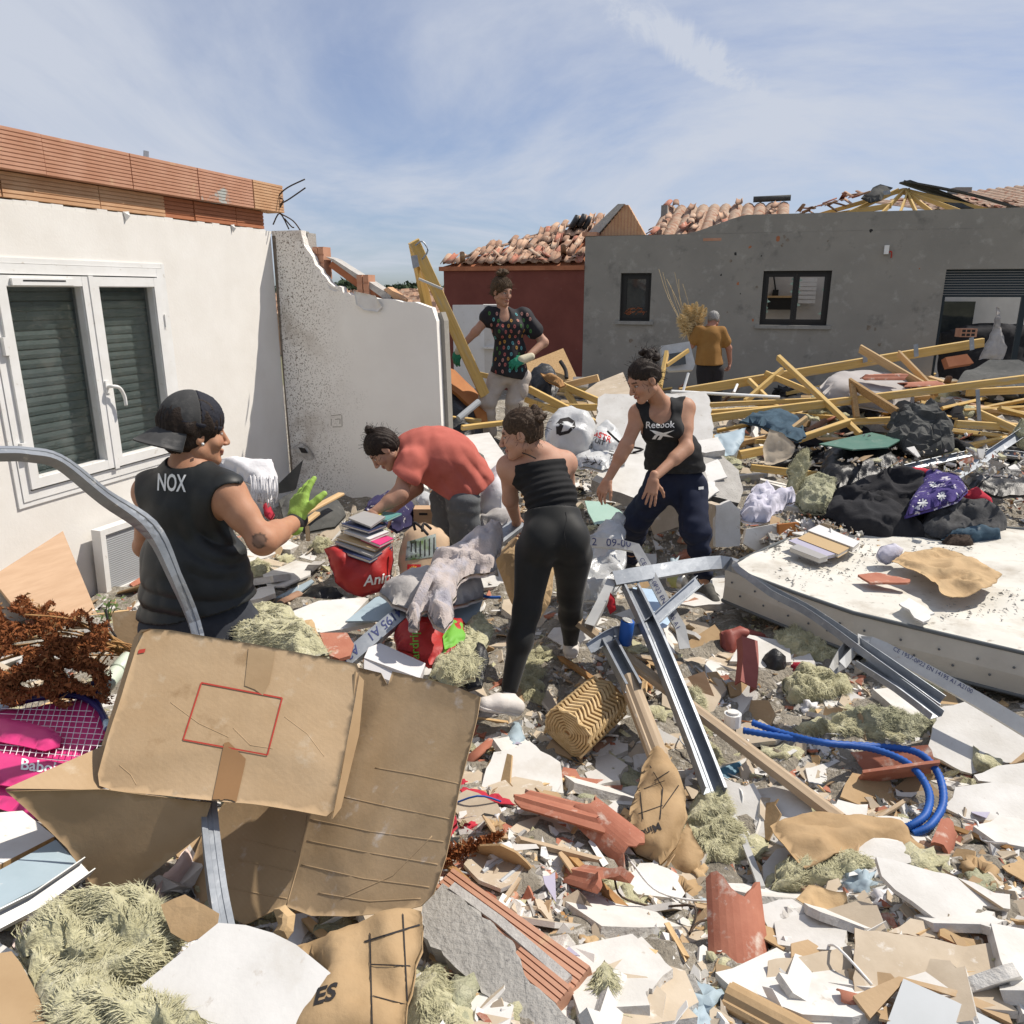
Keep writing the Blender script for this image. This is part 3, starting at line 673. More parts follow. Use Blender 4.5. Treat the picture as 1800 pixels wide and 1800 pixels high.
tp2.append(tp[-1])
V,F_=prism([Vector((s,0,z))for s,z in tp2]+[Vector((10.5,0,2.955)),Vector((-.06,0,2.955))],Vector((0,1,0)),.22); m.add(V,F_)
m.map(g2).build('wall','greyrender',grey)
for s,z,r in ((2.31,3.02,0),(2.55,2.5,.03),(2.4,2.27,.02),(3.9,3.14,.0),(2.62,2.62,.028),(2.85,2.73,.03),(3.05,2.58,.015),(2.7,2.12,.03),(2.75,1.95,.012),(3.02,2.06,.03),(3.3,2.85,.05),(3.45,2.83,.04),(3.4,2.88,.03),(3.0,1.5,.025),(4.1,2.80,.02),(3.38,2.75,.03),(2.0,1.75,.02),(2.55,1.63,.02),(4.75,2.95,.03),(4.9,1.40,.05),(5.0,1.37,.03),(5.1,1.12,.04),(5.55,2.35,.015),(.85,1.10,.05),(.95,1.0,.02)):
 if r==0:continue
 k=8; ang=[6.283*i/k for i in range(k)]; rr=[r*random.uniform(.5,1.3)for _ in ang]
 MB().add([g2(s+rr[i]*math.cos(a)*.8,.0015,z+rr[i]*math.sin(a))for i,a in enumerate(ang)],[tuple(range(k))]).build('chipped_spot',random.choice(['brick_dark','dark_mark','frame_dark']),grey)
MB().box(2.05,2.36,.001,.004,2.84,2.885).map(g2).build('exposed_brick','brick',grey)
def gwin(s0,s1,z0,z1,halves,label=None):
 w=MB(); f=.05
 fr=rect_frame(s0+.002,s1-.002,z0+.002,z1-.002,f,-.15,-.08);
 o=fr.map(g2).build('window','frame_dark',grey)
 if halves==1:
  rect_frame(s0+.05,s1-.05,z0+.05,z1-.05,.055,-.13,-.07).map(g2).build('sash_frame','frame_dark',o)
  MB().box(s0+.10,s1-.10,-.10,-.095,z0+.10,z1-.10).map(g2).build('pane','glass_dark',o)
 else:
  c=(s0+s1)/2
  for a,b in ((s0+.05,c),(c,s1-.05)):
   rect_frame(a+.001,b-.001,z0+.05,z1-.05,.05,-.13,-.07).map(g2).build('sash_frame','frame_dark',o)
   for _ in range(7):
    e=random.choice((0,1)); zz=random.uniform(z0+.12,z1-.14); ss=a+.05 if e==0 else b-.05; q=.05*(1 if e==0 else -1)
    MB().add([g2(ss,-.1,zz),g2(ss+q*random.uniform(.4,1.2),-.1,zz+.02),g2(ss,-.1,zz+.06)],[(0,1,2)]).build('pane','glass_green',o)
 MB().box(s0-.07,s1+.07,-.10,.045,z0-.06,z0-.001).map(g2).build('sill','sill',o)
 return o
gwin(.62,1.18,1.46,2.31,1)
gwin(3.11,4.22,1.42,2.33,2)
for _ in range(26):
 s=random.uniform(.72,1.08); z=1.57+random.random()*.13*(1-abs(s-.9)*2); a=random.uniform(0,3); q=.05
 MB().add([g2(s+q*math.cos(a)*i,-.085+.02*j,z+q*math.sin(a)*i*.5+.02*j)for i,j in ((-1,0),(1,0),(1,1),(-1,1))],[(0,1,2,3)]).build('tile_shard',random.choice(['tile','brick_dark']),grey)
 # rooms behind the openings, open to the sky
MB().box(2.2,4.9,-3.2,-3.1,0,2.5).box(2.2,2.3,-3.1,-.5,0,2.5).box(4.9,5.0,-3.2,-.5,0,2.5).map(g2).build('inner_wall','room_white',grey)
MB().box(5.05,10.5,-5.0,-4.9,0,2.6).map(g2).build('inner_wall','room_white',grey)
MB().box(5.0,10.5,-4.9,-.25,-.02,.05).map(g2).build('floor','sill',grey)
m=MB()
for i in range(11):m.box(5.96,10.45,-.17,-.13,1.90+i*.04,1.936+i*.04)
m.map(g2).build('roller_shutter','navy_metal',grey)
MB().box(7.12,7.20,-.16,-.10,.05,1.9).map(g2).build('mullion','navy_metal',grey); MB().box(5.95,6.01,-.16,-.10,.05,1.9).map(g2).build('jamb','navy_metal',grey)
MB().box(4.98,5.05,.001,.06,2.58,2.72).map(g2).build('alarm_box','white_pvc',grey)
V,F_=sweep(smoothpts([g2(5.04,.03,2.60),g2(5.09,.05,2.62),g2(5.10,.05,2.52)],4),circ(.012,6)); obj('cable',V,F_,'redprint',grey,True)
# brick gable, roof slope and chimney rising behind the parapet
V,F_=grooved(.95,.50,.12,12)
gab=[(-.06,2.97),(1.02,2.97),(.62,3.50),(.50,3.50)]
V,F_=prism([g2(s,-.25,z)for s,z in ((.14,2.97),(1.0,2.97),(.66,3.50),(.60,3.50))],-WV,.16); obj('gable',V,F_,'brick_pale',grey)
for i in range(13):s=.18+i*.06; top=min(3.49,3.0+(s-.14)/(.46)*.53 if s<.6 else 3.50-(s-.66)/.34*.53); MB().box(s,s+.012,-.249,-.243,2.97,max(2.99,top)).map(g2).build('gable_rib','brick',grey)
MB().add([g2(*q)for q in ((-.08,-.20,3.02),(.14,-.20,3.02),(.60,-.20,3.515),(.48,-.20,3.515),(-.08,-.5,3.02),(.14,-.5,3.02),(.60,-.5,3.515),(.48,-.5,3.515))],BOXF).build('gable_cap','mortar',grey)
MB().box(-.12,.15,-.4,.02,2.962,3.03).map(g2).build('band','brick',grey)
def tile_mesh(L_=.42,r0=.078,r1=.062,t=.012,k=6):
 V=[];
 for x,r in ((0,r0),(L_,r1)):
  for rr in (r,r-t):
   for i in range(k+1):a=math.pi*i/k; V.append((rr*math.cos(a),x,rr*math.sin(a)*.62))
 n=k+1; F_=[]
 for i in range(k):
  F_+=[(i,i+1,2*n+i+1,2*n+i),(n+i+1,n+i,3*n+i,3*n+i+1),(i,n+i,n+i+1,i+1),(2*n+i,2*n+i+1,3*n+i+1,3*n+i)]
 F_+=[(0,2*n,3*n,n),(k,n+k,3*n+k,2*n+k)]
 return mesh_of('roof_tile',V,F_,True)
TM=[]
mat('tile_roof',(.37,.235,.16),(.25,.14,.092),.92,5,bump=.3,bscale=50,spk=((.44,.35,.27),9,.55,.68))
for q in ('tile_roof','tile','tile_old'):
 me=tile_mesh(); me.materials.append(MATS[q]); TM.append(me)
def lay_tiles(parent,O,S,U,ns,nu,ds,du,keep,jit,flip=.25,inside_fn=None):
 S=S.normalized(); U=U.normalized(); Nn_=S.cross(U).normalized(); c=0
 if Nn_.z<0:Nn_=-Nn_
 for j in range(nu):
  for i in range(ns):
   if inside_fn and not inside_fn(i,j):continue
   for low in (1,0):
    if random.random()>keep:continue
    a=random.gauss(0,jit); x=S*math.cos(a)+U*math.sin(a); y=U*math.cos(a)-S*math.sin(a); z=Nn_
    if low:x,z=-x,-z
    tl=random.gauss(0,jit*.5); y=(y+Nn_*tl).normalized(); z=x.cross(y).normalized()
    if (z.z<0)!=bool(low):z=-z
    P=O+S*(i*ds+(ds*.5 if low else 0)+random.gauss(0,jit*.06))+U*(j*du+random.gauss(0,jit*.12))+Nn_*(.02+j*.0+(.05 if low else .0)+random.random()*jit*.12)
    put('roof_tile',random.choices(TM,(6,1,2))[0],rotm(x,y,z,P),None,parent); c+=1
 return c
 # far slope of the grey house behind its low parapet
sl=(-WV*-1*2.6+Vector((0,0,.85)))
mat('roof_rows',(.42,.33,.25),(.30,.18,.12),.9,7,bump=.4,bscale=30,spk=((.28,.13,.08),5,.52,.62))
m=MB(); O=g2(.9,-.6,2.75)
for i in range(11):
 a=O+NV*(i*.235); pr=[(0,0),(.05,.05),(.12,.075),(.19,.05),(.235,0)]
 q=[a+NV*x+Vector((0,0,z))for x,z in pr]; sl_=WV*3.0+Vector((0,0,.98))+Vector((.04*i*0,0,0)); m.add(q+[p+sl_ for p in q],[(t,t+1,t+6,t+5)for t in range(4)])
m.build('roof_slope','roof_rows',grey,True)
lay_tiles(grey,g2(.95,-.7,2.88),NV,WV*3+Vector((0,0,.98)),11,8,.235,.37,.16,.12)
MB().box(.93,1.06,-2.9,-2.75,3.3,3.72).map(g2).build('chimney','sill',grey)
V,F_=sweep([g2(2.75,-3.6,3.86),g2(3.5,-3.6,3.87)],circ(.06,8)); obj('ridge_roll',V,F_,'felt',grey,True)
# torn-open hip: rafters, felt and ridge at the right
A=g2(5.55,-3.0,3.93)
for s,z,dd in ((3.4,3.24,-2.4),(4.1,3.2,-2.0),(4.9,3.15,-1.7),(5.3,3.12,-1.6),(5.75,3.12,-1.6),(6.2,3.12,-1.7),(7.6,3.22,-2.3),(6.9,3.15,-1.8),):
 beam('rafter',None,None,'timber',g2(s,dd,z),A+Vector((0,0,-.05))+NV*random.uniform(-.1,.1),.035,.08,parent=grey)
for s0,z0,s1,z1 in ((6.2,3.42,7.4,3.36),(3.9,3.35,5.3,3.55)):beam('rafter',None,None,'timber',g2(s0,-2.5,z0),g2(s1,-2.4,z1),.04,.1,parent=grey)
soft('felt_sheet',None,None,'felt',[(1590,333),(1640,342),(1700,358),(1725,368),(1690,368),(1640,352),(1585,340)],bulge=.03,amp=.02,cell=.1,Y=16.0,n=(0,-.6,.8),parent=grey)
soft('felt_sheet',None,None,'felt',[(1515,348),(1535,330),(1548,324),(1570,330),(1556,338),(1550,352),(1530,356)],bulge=.06,amp=.04,cell=.08,Y=15.9,n=(0,-.8,.6),parent=grey)
soft('felt_sheet',None,None,'felt',[(1660,355),(1690,357),(1712,366),(1676,364)],bulge=.03,amp=.02,cell=.1,Y=15.4,n=(0,-.6,.8),parent=grey)
for s_,z_,d0 in ((7.9,3.27,-2.6),(7.4,3.22,-3.4)):V,F_=sweep(smoothpts([A+Vector((0,0,.10)),A.lerp(g2(s_,d0,z_),.5)+Vector((0,0,.13)),g2(s_,d0,z_+.03)],5),[(-.28,0),(.28,-.03),(.28,0),(-.28,.03)]); obj('felt_strip',V,F_,'felt',grey)
MB().add([at(1552,336,15.7),at(1564,334,15.7),at(1566,341,15.7),at(1554,343,15.7)],[(0,1,2,3)]).build('nail_plate','galv',grey)
for i in range(24):
 p=at(1405+i*5+random.uniform(-4,4),374-i*1.45+random.uniform(-2,2),15.8); a=random.uniform(0,6)
 put('roof_tile',random.choice(TM),Matrix.Translation(p)@Matrix.Rotation(a,4,'Z')@Matrix.Rotation(random.uniform(-.6,.6),4,'X')@Matrix.Scale(.62,4),None,grey)
far=empty('tiled_house',at(1740,360,24),'distant pale-tiled roof slope behind the grey house at far right','house')
m=MB()
for i in range(26):
 a=at(1640,371,23.0)+Vector((i*.24,-i*.07,0)); pr=[(0,0),(.05,.06),(.12,.08),(.19,.06),(.24,0)]
 q=[a+Vector((x,0,z))for x,z in pr]; m.add(q+[p+Vector((0,4,.62+.02*i))for p in q],[(t,t+1,t+6,t+5)for t in range(4)])
m.build('roof_slope','roof_rows',far,True); MB().box(-.2,.3,0,.5,0,.45).map(lambda x,y,z:at(1690,344,26)+Vector((x,y,z-.2))).build('chimney','sill',far)
lay_tiles(far,at(1640,370,22.9),Vector((.24,-.07,0)),Vector((0,4,.75)),24,6,.25,.5,.15,.15)
MB().box(0,6,.3,.5,-3.4,-.05).map(lambda x,y,z:at(1640,371,23.0)+Vector((x,y-x*.29,z))).build('wall','room_white',far)
# small things seen through the openings
tv=empty('television',g2(6.6,-4.6,1.0),'dark flat television standing inside the garage opening','television')
MB().box(6.35,7.45,-4.62,-4.58,1.05,1.78).map(g2).build('screen','glass_dark',tv); MB().box(6.7,7.1,-4.7,-4.5,.7,1.05).map(g2).build('stand','frame_dark',tv)
shelf=empty('wall_shelf',g2(3.4,-3.0,1.9),'brown and dark wall shelf seen through the broken double window','shelf')
MB().box(3.2,3.75,-3.1,-2.85,1.86,1.9).map(g2).build('board','timber_pale',shelf); MB().box(3.22,3.73,-3.1,-2.9,1.62,1.86).map(g2).build('cabinet','frame_dark',shelf); MB().box(3.3,3.42,-3.05,-2.95,1.9,2.02).map(g2).build('pot','frame_dark',shelf)
V,F_=sweep([g2(3.36,-3.0,2.0),g2(3.30,-3.0,2.28)],circ(.018,6)); obj('handle',V,F_,'frame_dark',shelf)
ls=empty('louvre_panel',g2(4.0,-2.9,1.8),'white slatted louvre panel seen through the broken double window','shutter')
for i in range(6):MB().box(3.82,4.15,-2.95,-2.90,1.75+i*.085,1.82+i*.085).map(lambda s,d,z:g2(s,d+(z%.085)*.3,z)).build('slat','white_pvc',ls)
# ---------------------------------------------------------- dark red house next to it
red=empty('red_house',g2(-1.5,-.2,0),'dark red rendered house end with collapsing clay-tiled roof','house')
MB().box(-2.88,-.062,-.22,-.001,0,2.37).map(g2).build('wall','redrender',red)
MB().box(-2.88,-2.66,-3.2,-.221,0,2.37).map(g2).build('side_wall','redrender',red)
mat('cornice',(.42,.165,.085),(.33,.12,.06),.85,6)
MB().box(-2.96,-.062,-.20,.05,2.371,2.45).map(g2).build('cornice','cornice',red)
UP=WV*2.2+Vector((0,0,.98))
V=[g2(-2.9,0,2.45),g2(-.07,0,2.45),g2(-.07,-2.2,3.36),g2(-.5,-2.2,3.36)]
obj('roof_deck',V+[v-Vector((0,0,.05))for v in V],[(0,1,2,3),(7,6,5,4),(0,4,5,1),(1,5,6,2),(2,6,7,3),(3,7,4,0)],'brick_dark',red)
print('tiles',lay_tiles(red,g2(-2.85,.03,2.47),NV,UP,13,7,.215,.34,.85,.11,inside_fn=lambda i,j:i*.215>j*.36-.1))
for i in range(9):
 t=i/9; P=g2(-2.85+2.4*t,-2.2*t+.0,2.50+.92*t); y=(NV*2.4+WV*2.2+Vector((0,0,.92))).normalized(); z=Vector((0,0,1)); x=y.cross(z).normalized(); z=x.cross(y)
 a=random.gauss(0,.12); put('roof_tile',random.choice(TM),rotm(x,y,z,P)@Matrix.Rotation(a,4,'Z')@Matrix.Scale(1.1,4),None,red)
for i in range(30):
 P=g2(random.uniform(-2.85,-.2),random.uniform(-.5,.0),2.50+random.random()*.12); put('roof_tile',random.choice(TM),Matrix.Translation(P)@Matrix.Rotation(random.uniform(0,6.28),4,'Z')@Matrix.Rotation(random.uniform(-.7,.7),4,'X')@Matrix.Scale(random.uniform(.4,.9),4),None,red)
for px,py,r in ((1012,388,.12),(1024,386,.12),(1034,390,.1)):
 V,F_=sweep([at(px-8,py+12,16.6),at(px,py,16.6),at(px+3,py-9,16.6)],[(a*1.3,b*.5)for a,b in circ(r,8)],scales=[1,1.1,.8]); obj('flue_cowl',V,F_,'darkplastic',red,True)
 # ---------------------------------------------------------- far away: heaps of tiles, tree line
m=MB()
for i in range(900):
 x,y=random.uniform(-9,1),random.uniform(26,32); z=1.35+(y-26)*.09+random.random()*.12; a=random.uniform(0,3.14); c,s=math.cos(a)*.22,math.sin(a)*.22
 m.add([(x-c,y-s,z),(x+c,y+s,z+random.uniform(-.1,.1)),(x+c*.8,y+s+.1,z+.16),(x-c*.8,y-s+.1,z+.14)],[(0,1,2,3)])
tag(m.build('distant_roof_tiles','tile_old'),'far-off heap of broken clay roof tiles between wall and red house','roof tiles',kind='stuff')
struct(obj('far_roof_ground',[(-11,25.5,0),(2,25.5,0),(2,33,1.75),(-11,33,1.75),(-11,25.6,1.3),(2,25.6,1.3)],[(0,1,5,4),(4,5,2,3)],'tile_old'))
FV=[]; FF=[]
for i in range(9000):
 x=RNG.uniform(-190,40); top=4.5+2.2*math.sin(x*.09)*math.sin(x*.031+1)+1.6*math.sin(x*.43+2*math.sin(x*.17)); h=RNG.uniform(0,1)**.8*top; y=400+RNG.normal(0,6); q=RNG.uniform(.5,1.1)
 c=np.array([x,y,h]); d1=RNG.normal(size=3)*q; d2=RNG.normal(size=3)*q; b=len(FV); FV+=[c-d1,c+d1,c+d2]; FF.append((b,b+1,b+2))
tag(obj('tree_line',np.array(FV),FF,'fartree',org=Vector((-75,400,0))),'dark green line of trees on the far horizon','trees',kind='stuff')
mat('grey_knit',(.05,.05,.052),(.075,.075,.076),.95,30,bump=.3,bscale=90); mat('fur',(.03,.02,.014),(.06,.04,.03),.95,30); mat('greenpanel',(.05,.14,.105),(.085,.17,.13),.5,9,spk=((.2,.24,.2),14,.6,.7))
mat('nordic',(.05,.035,.15),(.07,.05,.19),.95,20,bump=.4,bscale=90,spk=((.60,.57,.62),16,.58,.62),spk2=((.45,.03,.08),5,.68,.70))
# ================================================================== THINGS (large and near first)
TL=(0,-.55,.83)
# ---- the big torn carton in the left foreground
def dense(pp,k=8):return [(pp[i][0]+(pp[i+1][0]-pp[i][0])*j/k,pp[i][1]+(pp[i+1][1]-pp[i][1])*j/k)for i in range(len(pp)-1)for j in range(k)]+[pp[-1]]
box=empty('cardboard_box',G(400,1500),'large battered brown carton with red printed square, flaps hanging open','carton')
BT=[(248,1105,2.28),(632,1172,2.22),(175,1385,1.88)]
pan=soft('front_panel',None,None,'card',[(262,1106),(300,1108),(440,1130),(560,1152),(628,1166),(634,1180),(626,1230),(612,1300),(598,1370),(588,1425),(575,1436),(520,1426),(440,1416),(400,1412),(300,1398),(200,1388),(176,1380),(174,1360),(190,1300),(215,1220),(240,1135),(248,1110)],Y=BT,bulge=0,amp=.008,freq=.7,cell=.018,ridge=True,parent=box)
decal('tape',[(437,1138),(484,1146),(474,1200),(462,1222),(448,1212),(430,1205)],pan,'card_in'); decal('tape',[(394,1306),(402,1304),(432,1334),(430,1346),(414,1416),(372,1411)],pan,'tape')
for a,b in (((354,1200),(496,1227)),((496,1227),(470,1327)),((470,1327),(322,1300)),((322,1300),(354,1200))):
 dx_,dy_=b[0]-a[0],b[1]-a[1]; q=math.hypot(dx_,dy_); nx_,ny_=-dy_/q*1.3,dx_/q*1.3; decal('printed_line',[(a[0]-nx_,a[1]-ny_),(b[0]-nx_,b[1]-ny_),(b[0]+nx_,b[1]+ny_),(a[0]+nx_,a[1]+ny_)],pan,'redprint',cell=20)
decal('printed_mark',[(244,1142),(256,1140),(254,1147),(242,1149)],pan,'redprint')
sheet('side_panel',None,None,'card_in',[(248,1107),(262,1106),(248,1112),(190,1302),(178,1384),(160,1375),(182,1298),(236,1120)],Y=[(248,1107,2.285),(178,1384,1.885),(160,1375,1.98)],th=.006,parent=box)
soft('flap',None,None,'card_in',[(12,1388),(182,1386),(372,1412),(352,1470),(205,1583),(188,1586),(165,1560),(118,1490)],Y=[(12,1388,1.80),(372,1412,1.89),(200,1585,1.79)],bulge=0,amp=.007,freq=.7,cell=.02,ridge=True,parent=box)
sheet('flap',None,None,'card',[(10,1386),(188,1308),(182,1382),(176,1388)],Y=[(10,1386,1.80),(188,1308,2.05),(180,1386,1.885)],th=.006,parent=box)
sheet('torn_corner',None,None,'card_in',[(626,1180),(640,1196),(632,1290),(600,1420),(584,1440),(600,1360),(618,1260)],Y=[(626,1180,2.20),(640,1196,2.22),(586,1438,1.86)],th=.006,warp=.004,parent=box)
for a,b,c in (((300,1235),(350,1272),(402,1296)),((410,1280),(440,1310),(480,1316)),((500,1260),(540,1290),(570,1330)),((210,1345),(230,1362),(240,1380))):
 bvt=[BVHTree.FromPolygons([WL[pan.name]+v.co for v in pan.data.vertices],[tuple(p.vertices)for p in pan.data.polygons])]; q=[bvt[0].ray_cast(CAMP,ray(*p).normalized())[0]for p in dense((a,b,c))]
 if all(q):line('crease',[h+(h-CAMP).normalized()*.0012 for h in q],.0022,'card',box,1)
 # ---- large unfolded sheet of cardboard
ST_=[(740,1200,2.22),(600,1620,1.66),(400,1430,2.16)]
cs=soft('cardboard_sheet','large scuffed sheet of corrugated cardboard behind the carton','cardboard','card_scuff',[(560,1160),(600,1166),(648,1176),(672,1182),(684,1206),(692,1180),(800,1206),(843,1224),(838,1256),(826,1312),(806,1400),(788,1480),(782,1506),(760,1570),(738,1592),(690,1604),(610,1612),(545,1610),(500,1592),(480,1600),(430,1624),(380,1600),(325,1573),(338,1520),(356,1470),(392,1416)],Y=ST_,bulge=0,amp=.009,freq=.7,cell=.018,ridge=True)
bvc=BVHTree.FromPolygons([WL[cs.name]+v.co for v in cs.data.vertices],[tuple(p.vertices)for p in cs.data.polygons])
def onsheet(*pp):return [h for h in (bvc.ray_cast(CAMP,ray(*p).normalized())[0]for p in pp)if h]
for pp in (((430,1476),(470,1486),(520,1498)),((420,1512),(470,1522),(515,1532)),((660,1350),(730,1362),(806,1378)),((600,1400),(690,1420),(790,1440)),((545,1440),(650,1462),(780,1480)),((540,1478),(640,1498),(770,1520)),((530,1520),(640,1545),(755,1560)),((540,1434),(525,1520),(505,1590)),((600,1580),(690,1540),(760,1470)),((400,1560),(460,1572),(505,1580)),((560,1570),(650,1585),(740,1580))):
 q=onsheet(*dense(pp))
 if len(q)>3:line('crease',[h+(h-CAMP).normalized()*.0016 for h in q],.0028,'card_scuff',cs,1)
soft('torn_paper',None,None,'kraft_pale',[(480,1600),(502,1588),(520,1606),(515,1636),(496,1660),(478,1650),(490,1625)],Y=1.60,bulge=.02,amp=.012,cell=.015,edge=.03,parent=cs,n=(0,-.6,.8),smooth=False)
# ---- twisted galvanised stud standing through the carton
rail('bent_metal_stud','long twisted galvanised stud rising behind the carton and bending left','metal stud','galv',[(378,1860,1.36),(392,1780,1.40),(406,1690,1.50),(384,1560,1.68),(368,1425,1.90),(360,1250,2.18),(348,1115,2.42),(310,1010,2.42),(268,925,2.40),(190,868,2.30),(110,806,2.20),(50,792,2.12),(0,790,2.05),(-80,792,1.95)],cprof(.05,.036,.003),ups=[(-.5,.8,-.2)]*4+[(-.4,.8,-.3)]*3+[(-.75,.5,-.3),(-.5,.5,-.75),(-.35,.3,-.85),(-.3,.35,-.85),(-.2,.5,-.8),(-.1,.6,-.8),(-.1,.6,-.8)],k=5,scales=[.9]*6+[.75,.75,1.0,.9,.8,.75,.75,.75])
for px,py in ((372,1705),(368,1738)):beam('screw','small dark screw sticking out of the twisted stud','screw','steel_dark',at(px+14,py,1.47),at(px,py-1,1.46),.004,.004,group='screws in the twisted stud')
# ---- left edge
sheet('wooden_door_panel','pale beech cabinet panel leaning against the white wall','panel','beech',[(-20,920),(82,893),(98,903),(176,1092),(174,1100),(128,1118),(20,1060),(-20,1010)],Y=[(85,895,4.66),(175,1095,4.35),(-20,960,4.25)],th=.02)
hg=sheet('hinge','small square metal hinge on the beech panel corner','hinge','galv',[(78,897),(92,891),(101,897),(100,908),(86,913),(79,910)],Y=[(78,897,4.57),(92,891,4.62),(86,913,4.55)],th=.015)
bq=empty('dried_flower_bunch',G(60,1220),'big bunch of rust-brown dried flower heads lying at the left edge','dried flowers')
FV=[]; FF=[]; S_=RNG
bx0=G(60,1200)
for i in range(24):
 p1=at(S_.uniform(-30,190),S_.uniform(1060,1225),0)if 0 else None
 a=at(float(S_.uniform(-40,170)),float(S_.uniform(1065,1215)),float(S_.uniform(2.75,3.15))); b=at(232+float(S_.uniform(-20,10)),1140+float(S_.uniform(-10,15)),3.0)
 V,F_=sweep(smoothpts([b,b.lerp(a,.5)+Vector((0,0,.05)),a],4),circ(.004,5)); obj('stem',V,F_,'dried_pale',bq,True)
clx=[(20+22*S_.normal(),1085+14*S_.normal())for _ in range(12)]
for i in range(30000):
 u=S_.random(); px=-30+215*u**1.0+S_.normal(0,6); topy=1058+max(0,px-60)*.28+10*math.sin(px*.12); py=S_.uniform(topy,1232-max(0,-px)*.1+10*math.sin(px*.07));
 if sn(np.array([[px*.02,py*.03,0]]),1.6,3)[0]<-.35:continue
 p=at(px,py,3.02-(py-1060)/175*.45+S_.normal(0,.05)); s=S_.uniform(.003,.008); d1,d2=S_.normal(size=3)*s,S_.normal(size=3)*s; j=len(FV); p=np.array(p); FV+=[p-d1,p+d1,p+d2]; FF.append((j,j+1,j+2))
obj('flower_heads',np.array(FV),FF,'dried',bq)['kind']='stuff'
obj('dry_leaves',np.array(FV)[:1800]+.012,FF[:600],'dried_pale',bq)['kind']='stuff'
FV=[]; FF=[]
for i in range(1500):
 t=S_.random(); p=np.array(at(780+105*t,1508-42*t+S_.normal(0,7*(1-t)+2),2.02+.12*t)); s=S_.uniform(.003,.007); d1,d2=S_.normal(size=3)*s,S_.normal(size=3)*s; j=len(FV); FV+=[p-d1,p+d1,p+d2]; FF.append((j,j+1,j+2))
tag(obj('dried_flower_sprig',np.array(FV),FF,'dried'),'small rust-brown dried flower sprig poking out beside the cardboard sheet','dried flowers',kind='stuff')
# racket and its pink cover
pk=empty('racket_bag',G(80,1400),'hot pink racket bag with white lettering at the left edge','bag')
pb=soft('cover',None,None,'pink_bag',[(-40,1250),(40,1246),(120,1232),(165,1226),(178,1240),(196,1285),(150,1330),(120,1400),(60,1440),(-40,1410)],Y=[(90,1240,2.62),(60,1430,2.12),(-30,1330,2.36)],bulge=.02,amp=.004,freq=2,cell=.03,edge=.05,parent=pk)
fl=soft('flap',None,None,'pink_bag',[(-40,1262),(20,1264),(90,1280),(108,1296),(104,1312),(80,1320),(20,1308),(-40,1296)],Y=[(90,1240,2.62),(60,1430,2.12),(-30,1330,2.36),.045],bulge=.02,amp=.004,cell=.02,edge=.03,parent=pk)
strip=soft('flap',None,None,'pink_bag',[(-40,1318),(60,1332),(130,1346),(126,1370),(100,1392),(40,1386),(-40,1372)],Y=[(90,1240,2.62),(60,1430,2.12),(-30,1330,2.36),.045],bulge=.016,amp=.003,cell=.02,edge=.03,parent=pk)
pxtext('Babolat',(78,1349),(1,.13),(.1,-1),28,strip,'whiteprint',.02)
rk=empty('tennis_racket',G(150,1300),'dark blue tennis racket with white strings on the pink bag','racket')
RA,RB,RC=at(90,1240,2.62),at(60,1430,2.12),at(-30,1330,2.36); rn=(RB-RA).cross(RC-RA).normalized(); rn=rn if rn.z>0 else -rn
def onr(px,py):return onplane(px,py,RA+rn*.035,rn)
rim=[onr(px,py)for px,py in ((-60,1262),(0,1243),(40,1232),(85,1224),(120,1222),(150,1228),(172,1244),(184,1262),(190,1284))]
rim_s=smoothpts(rim,6); V,F_=sweep(rim_s,[(a*.9,b*1.1)for a,b in circ(.013,8)],rn); obj('frame',V,F_,'racket',rk,True)
for pp in ([(118,1222),(150,1206),(172,1199),(178,1203)],[(186,1270),(172,1236),(170,1215),(178,1203)]):
 V,F_=sweep(smoothpts([onr(*p)for p in pp],5),circ(.011,8),rn); obj('throat',V,F_,'racket',rk,True)
for a,b in ((4,12),(44,48)):V,F_=sweep(rim_s[a:b],[(p*.9,q*1.1)for p,q in circ(.0137,8)],rn); obj('band',V,F_,'racket_pale',rk,True)
for i in range(15):
 x=22+i*11; y0=1238-min(i,9)*1.7+max(0,i-10)*8; a=onr(x+14,y0); b=onr(x-18+i*.5,1330);
 V,F_=sweep([a,b],circ(.0014,4)); obj('string',V,F_,'string',rk)
for i in range(11):
 y=1236+i*9; a=onr(-50,y+8-i*.2); b=onr(186-abs(i-5)*5,y+14+i*1.2); V,F_=sweep([a,b],circ(.0014,4)); obj('string',V,F_,'string',rk)
 # mint cylinder, boards under the bag
def cyl(name,label,cat,m,p0,p1,r,k=16,parent=None,r1=None,group=None):
 V,F_=sweep([p0,p0.lerp(p1,.04),p0.lerp(p1,.96),p1],circ(r,k),scales=[.9,1,(r1 or r)/r,(r1 or r)/r*.9]); return tag(obj(name,V,F_,m,parent,True),label,cat if parent is None else None,group)
mt=empty('spray_tube',at(195,1210,2.8),'pale mint plastic tube with cap lying beside the carton','tube')
cyl('barrel',None,None,'mint',at(168,1226,2.66),at(206,1180,2.85),.032,parent=mt); cyl('cap',None,None,'mint',at(206,1180,2.85),at(226,1158,2.95),.035,parent=mt)
sheet('white_shelf_board','white laminated shelf board with raw chipboard edge below the pink bag','board','white_board',[(-30,1430),(40,1425),(96,1470),(-30,1535)],Y=[(40,1428,2.02),(96,1470,1.93),(-30,1530,1.72)],th=.018,edge='chipboard')
sheet('blue_grey_board','blue-grey board lying under the white shelf at left edge','board','blue_board',[(-30,1545),(98,1476),(140,1520),(-30,1612)],Y=[(98,1476,1.88),(140,1518,1.80),(-30,1610,1.56)],th=.016)
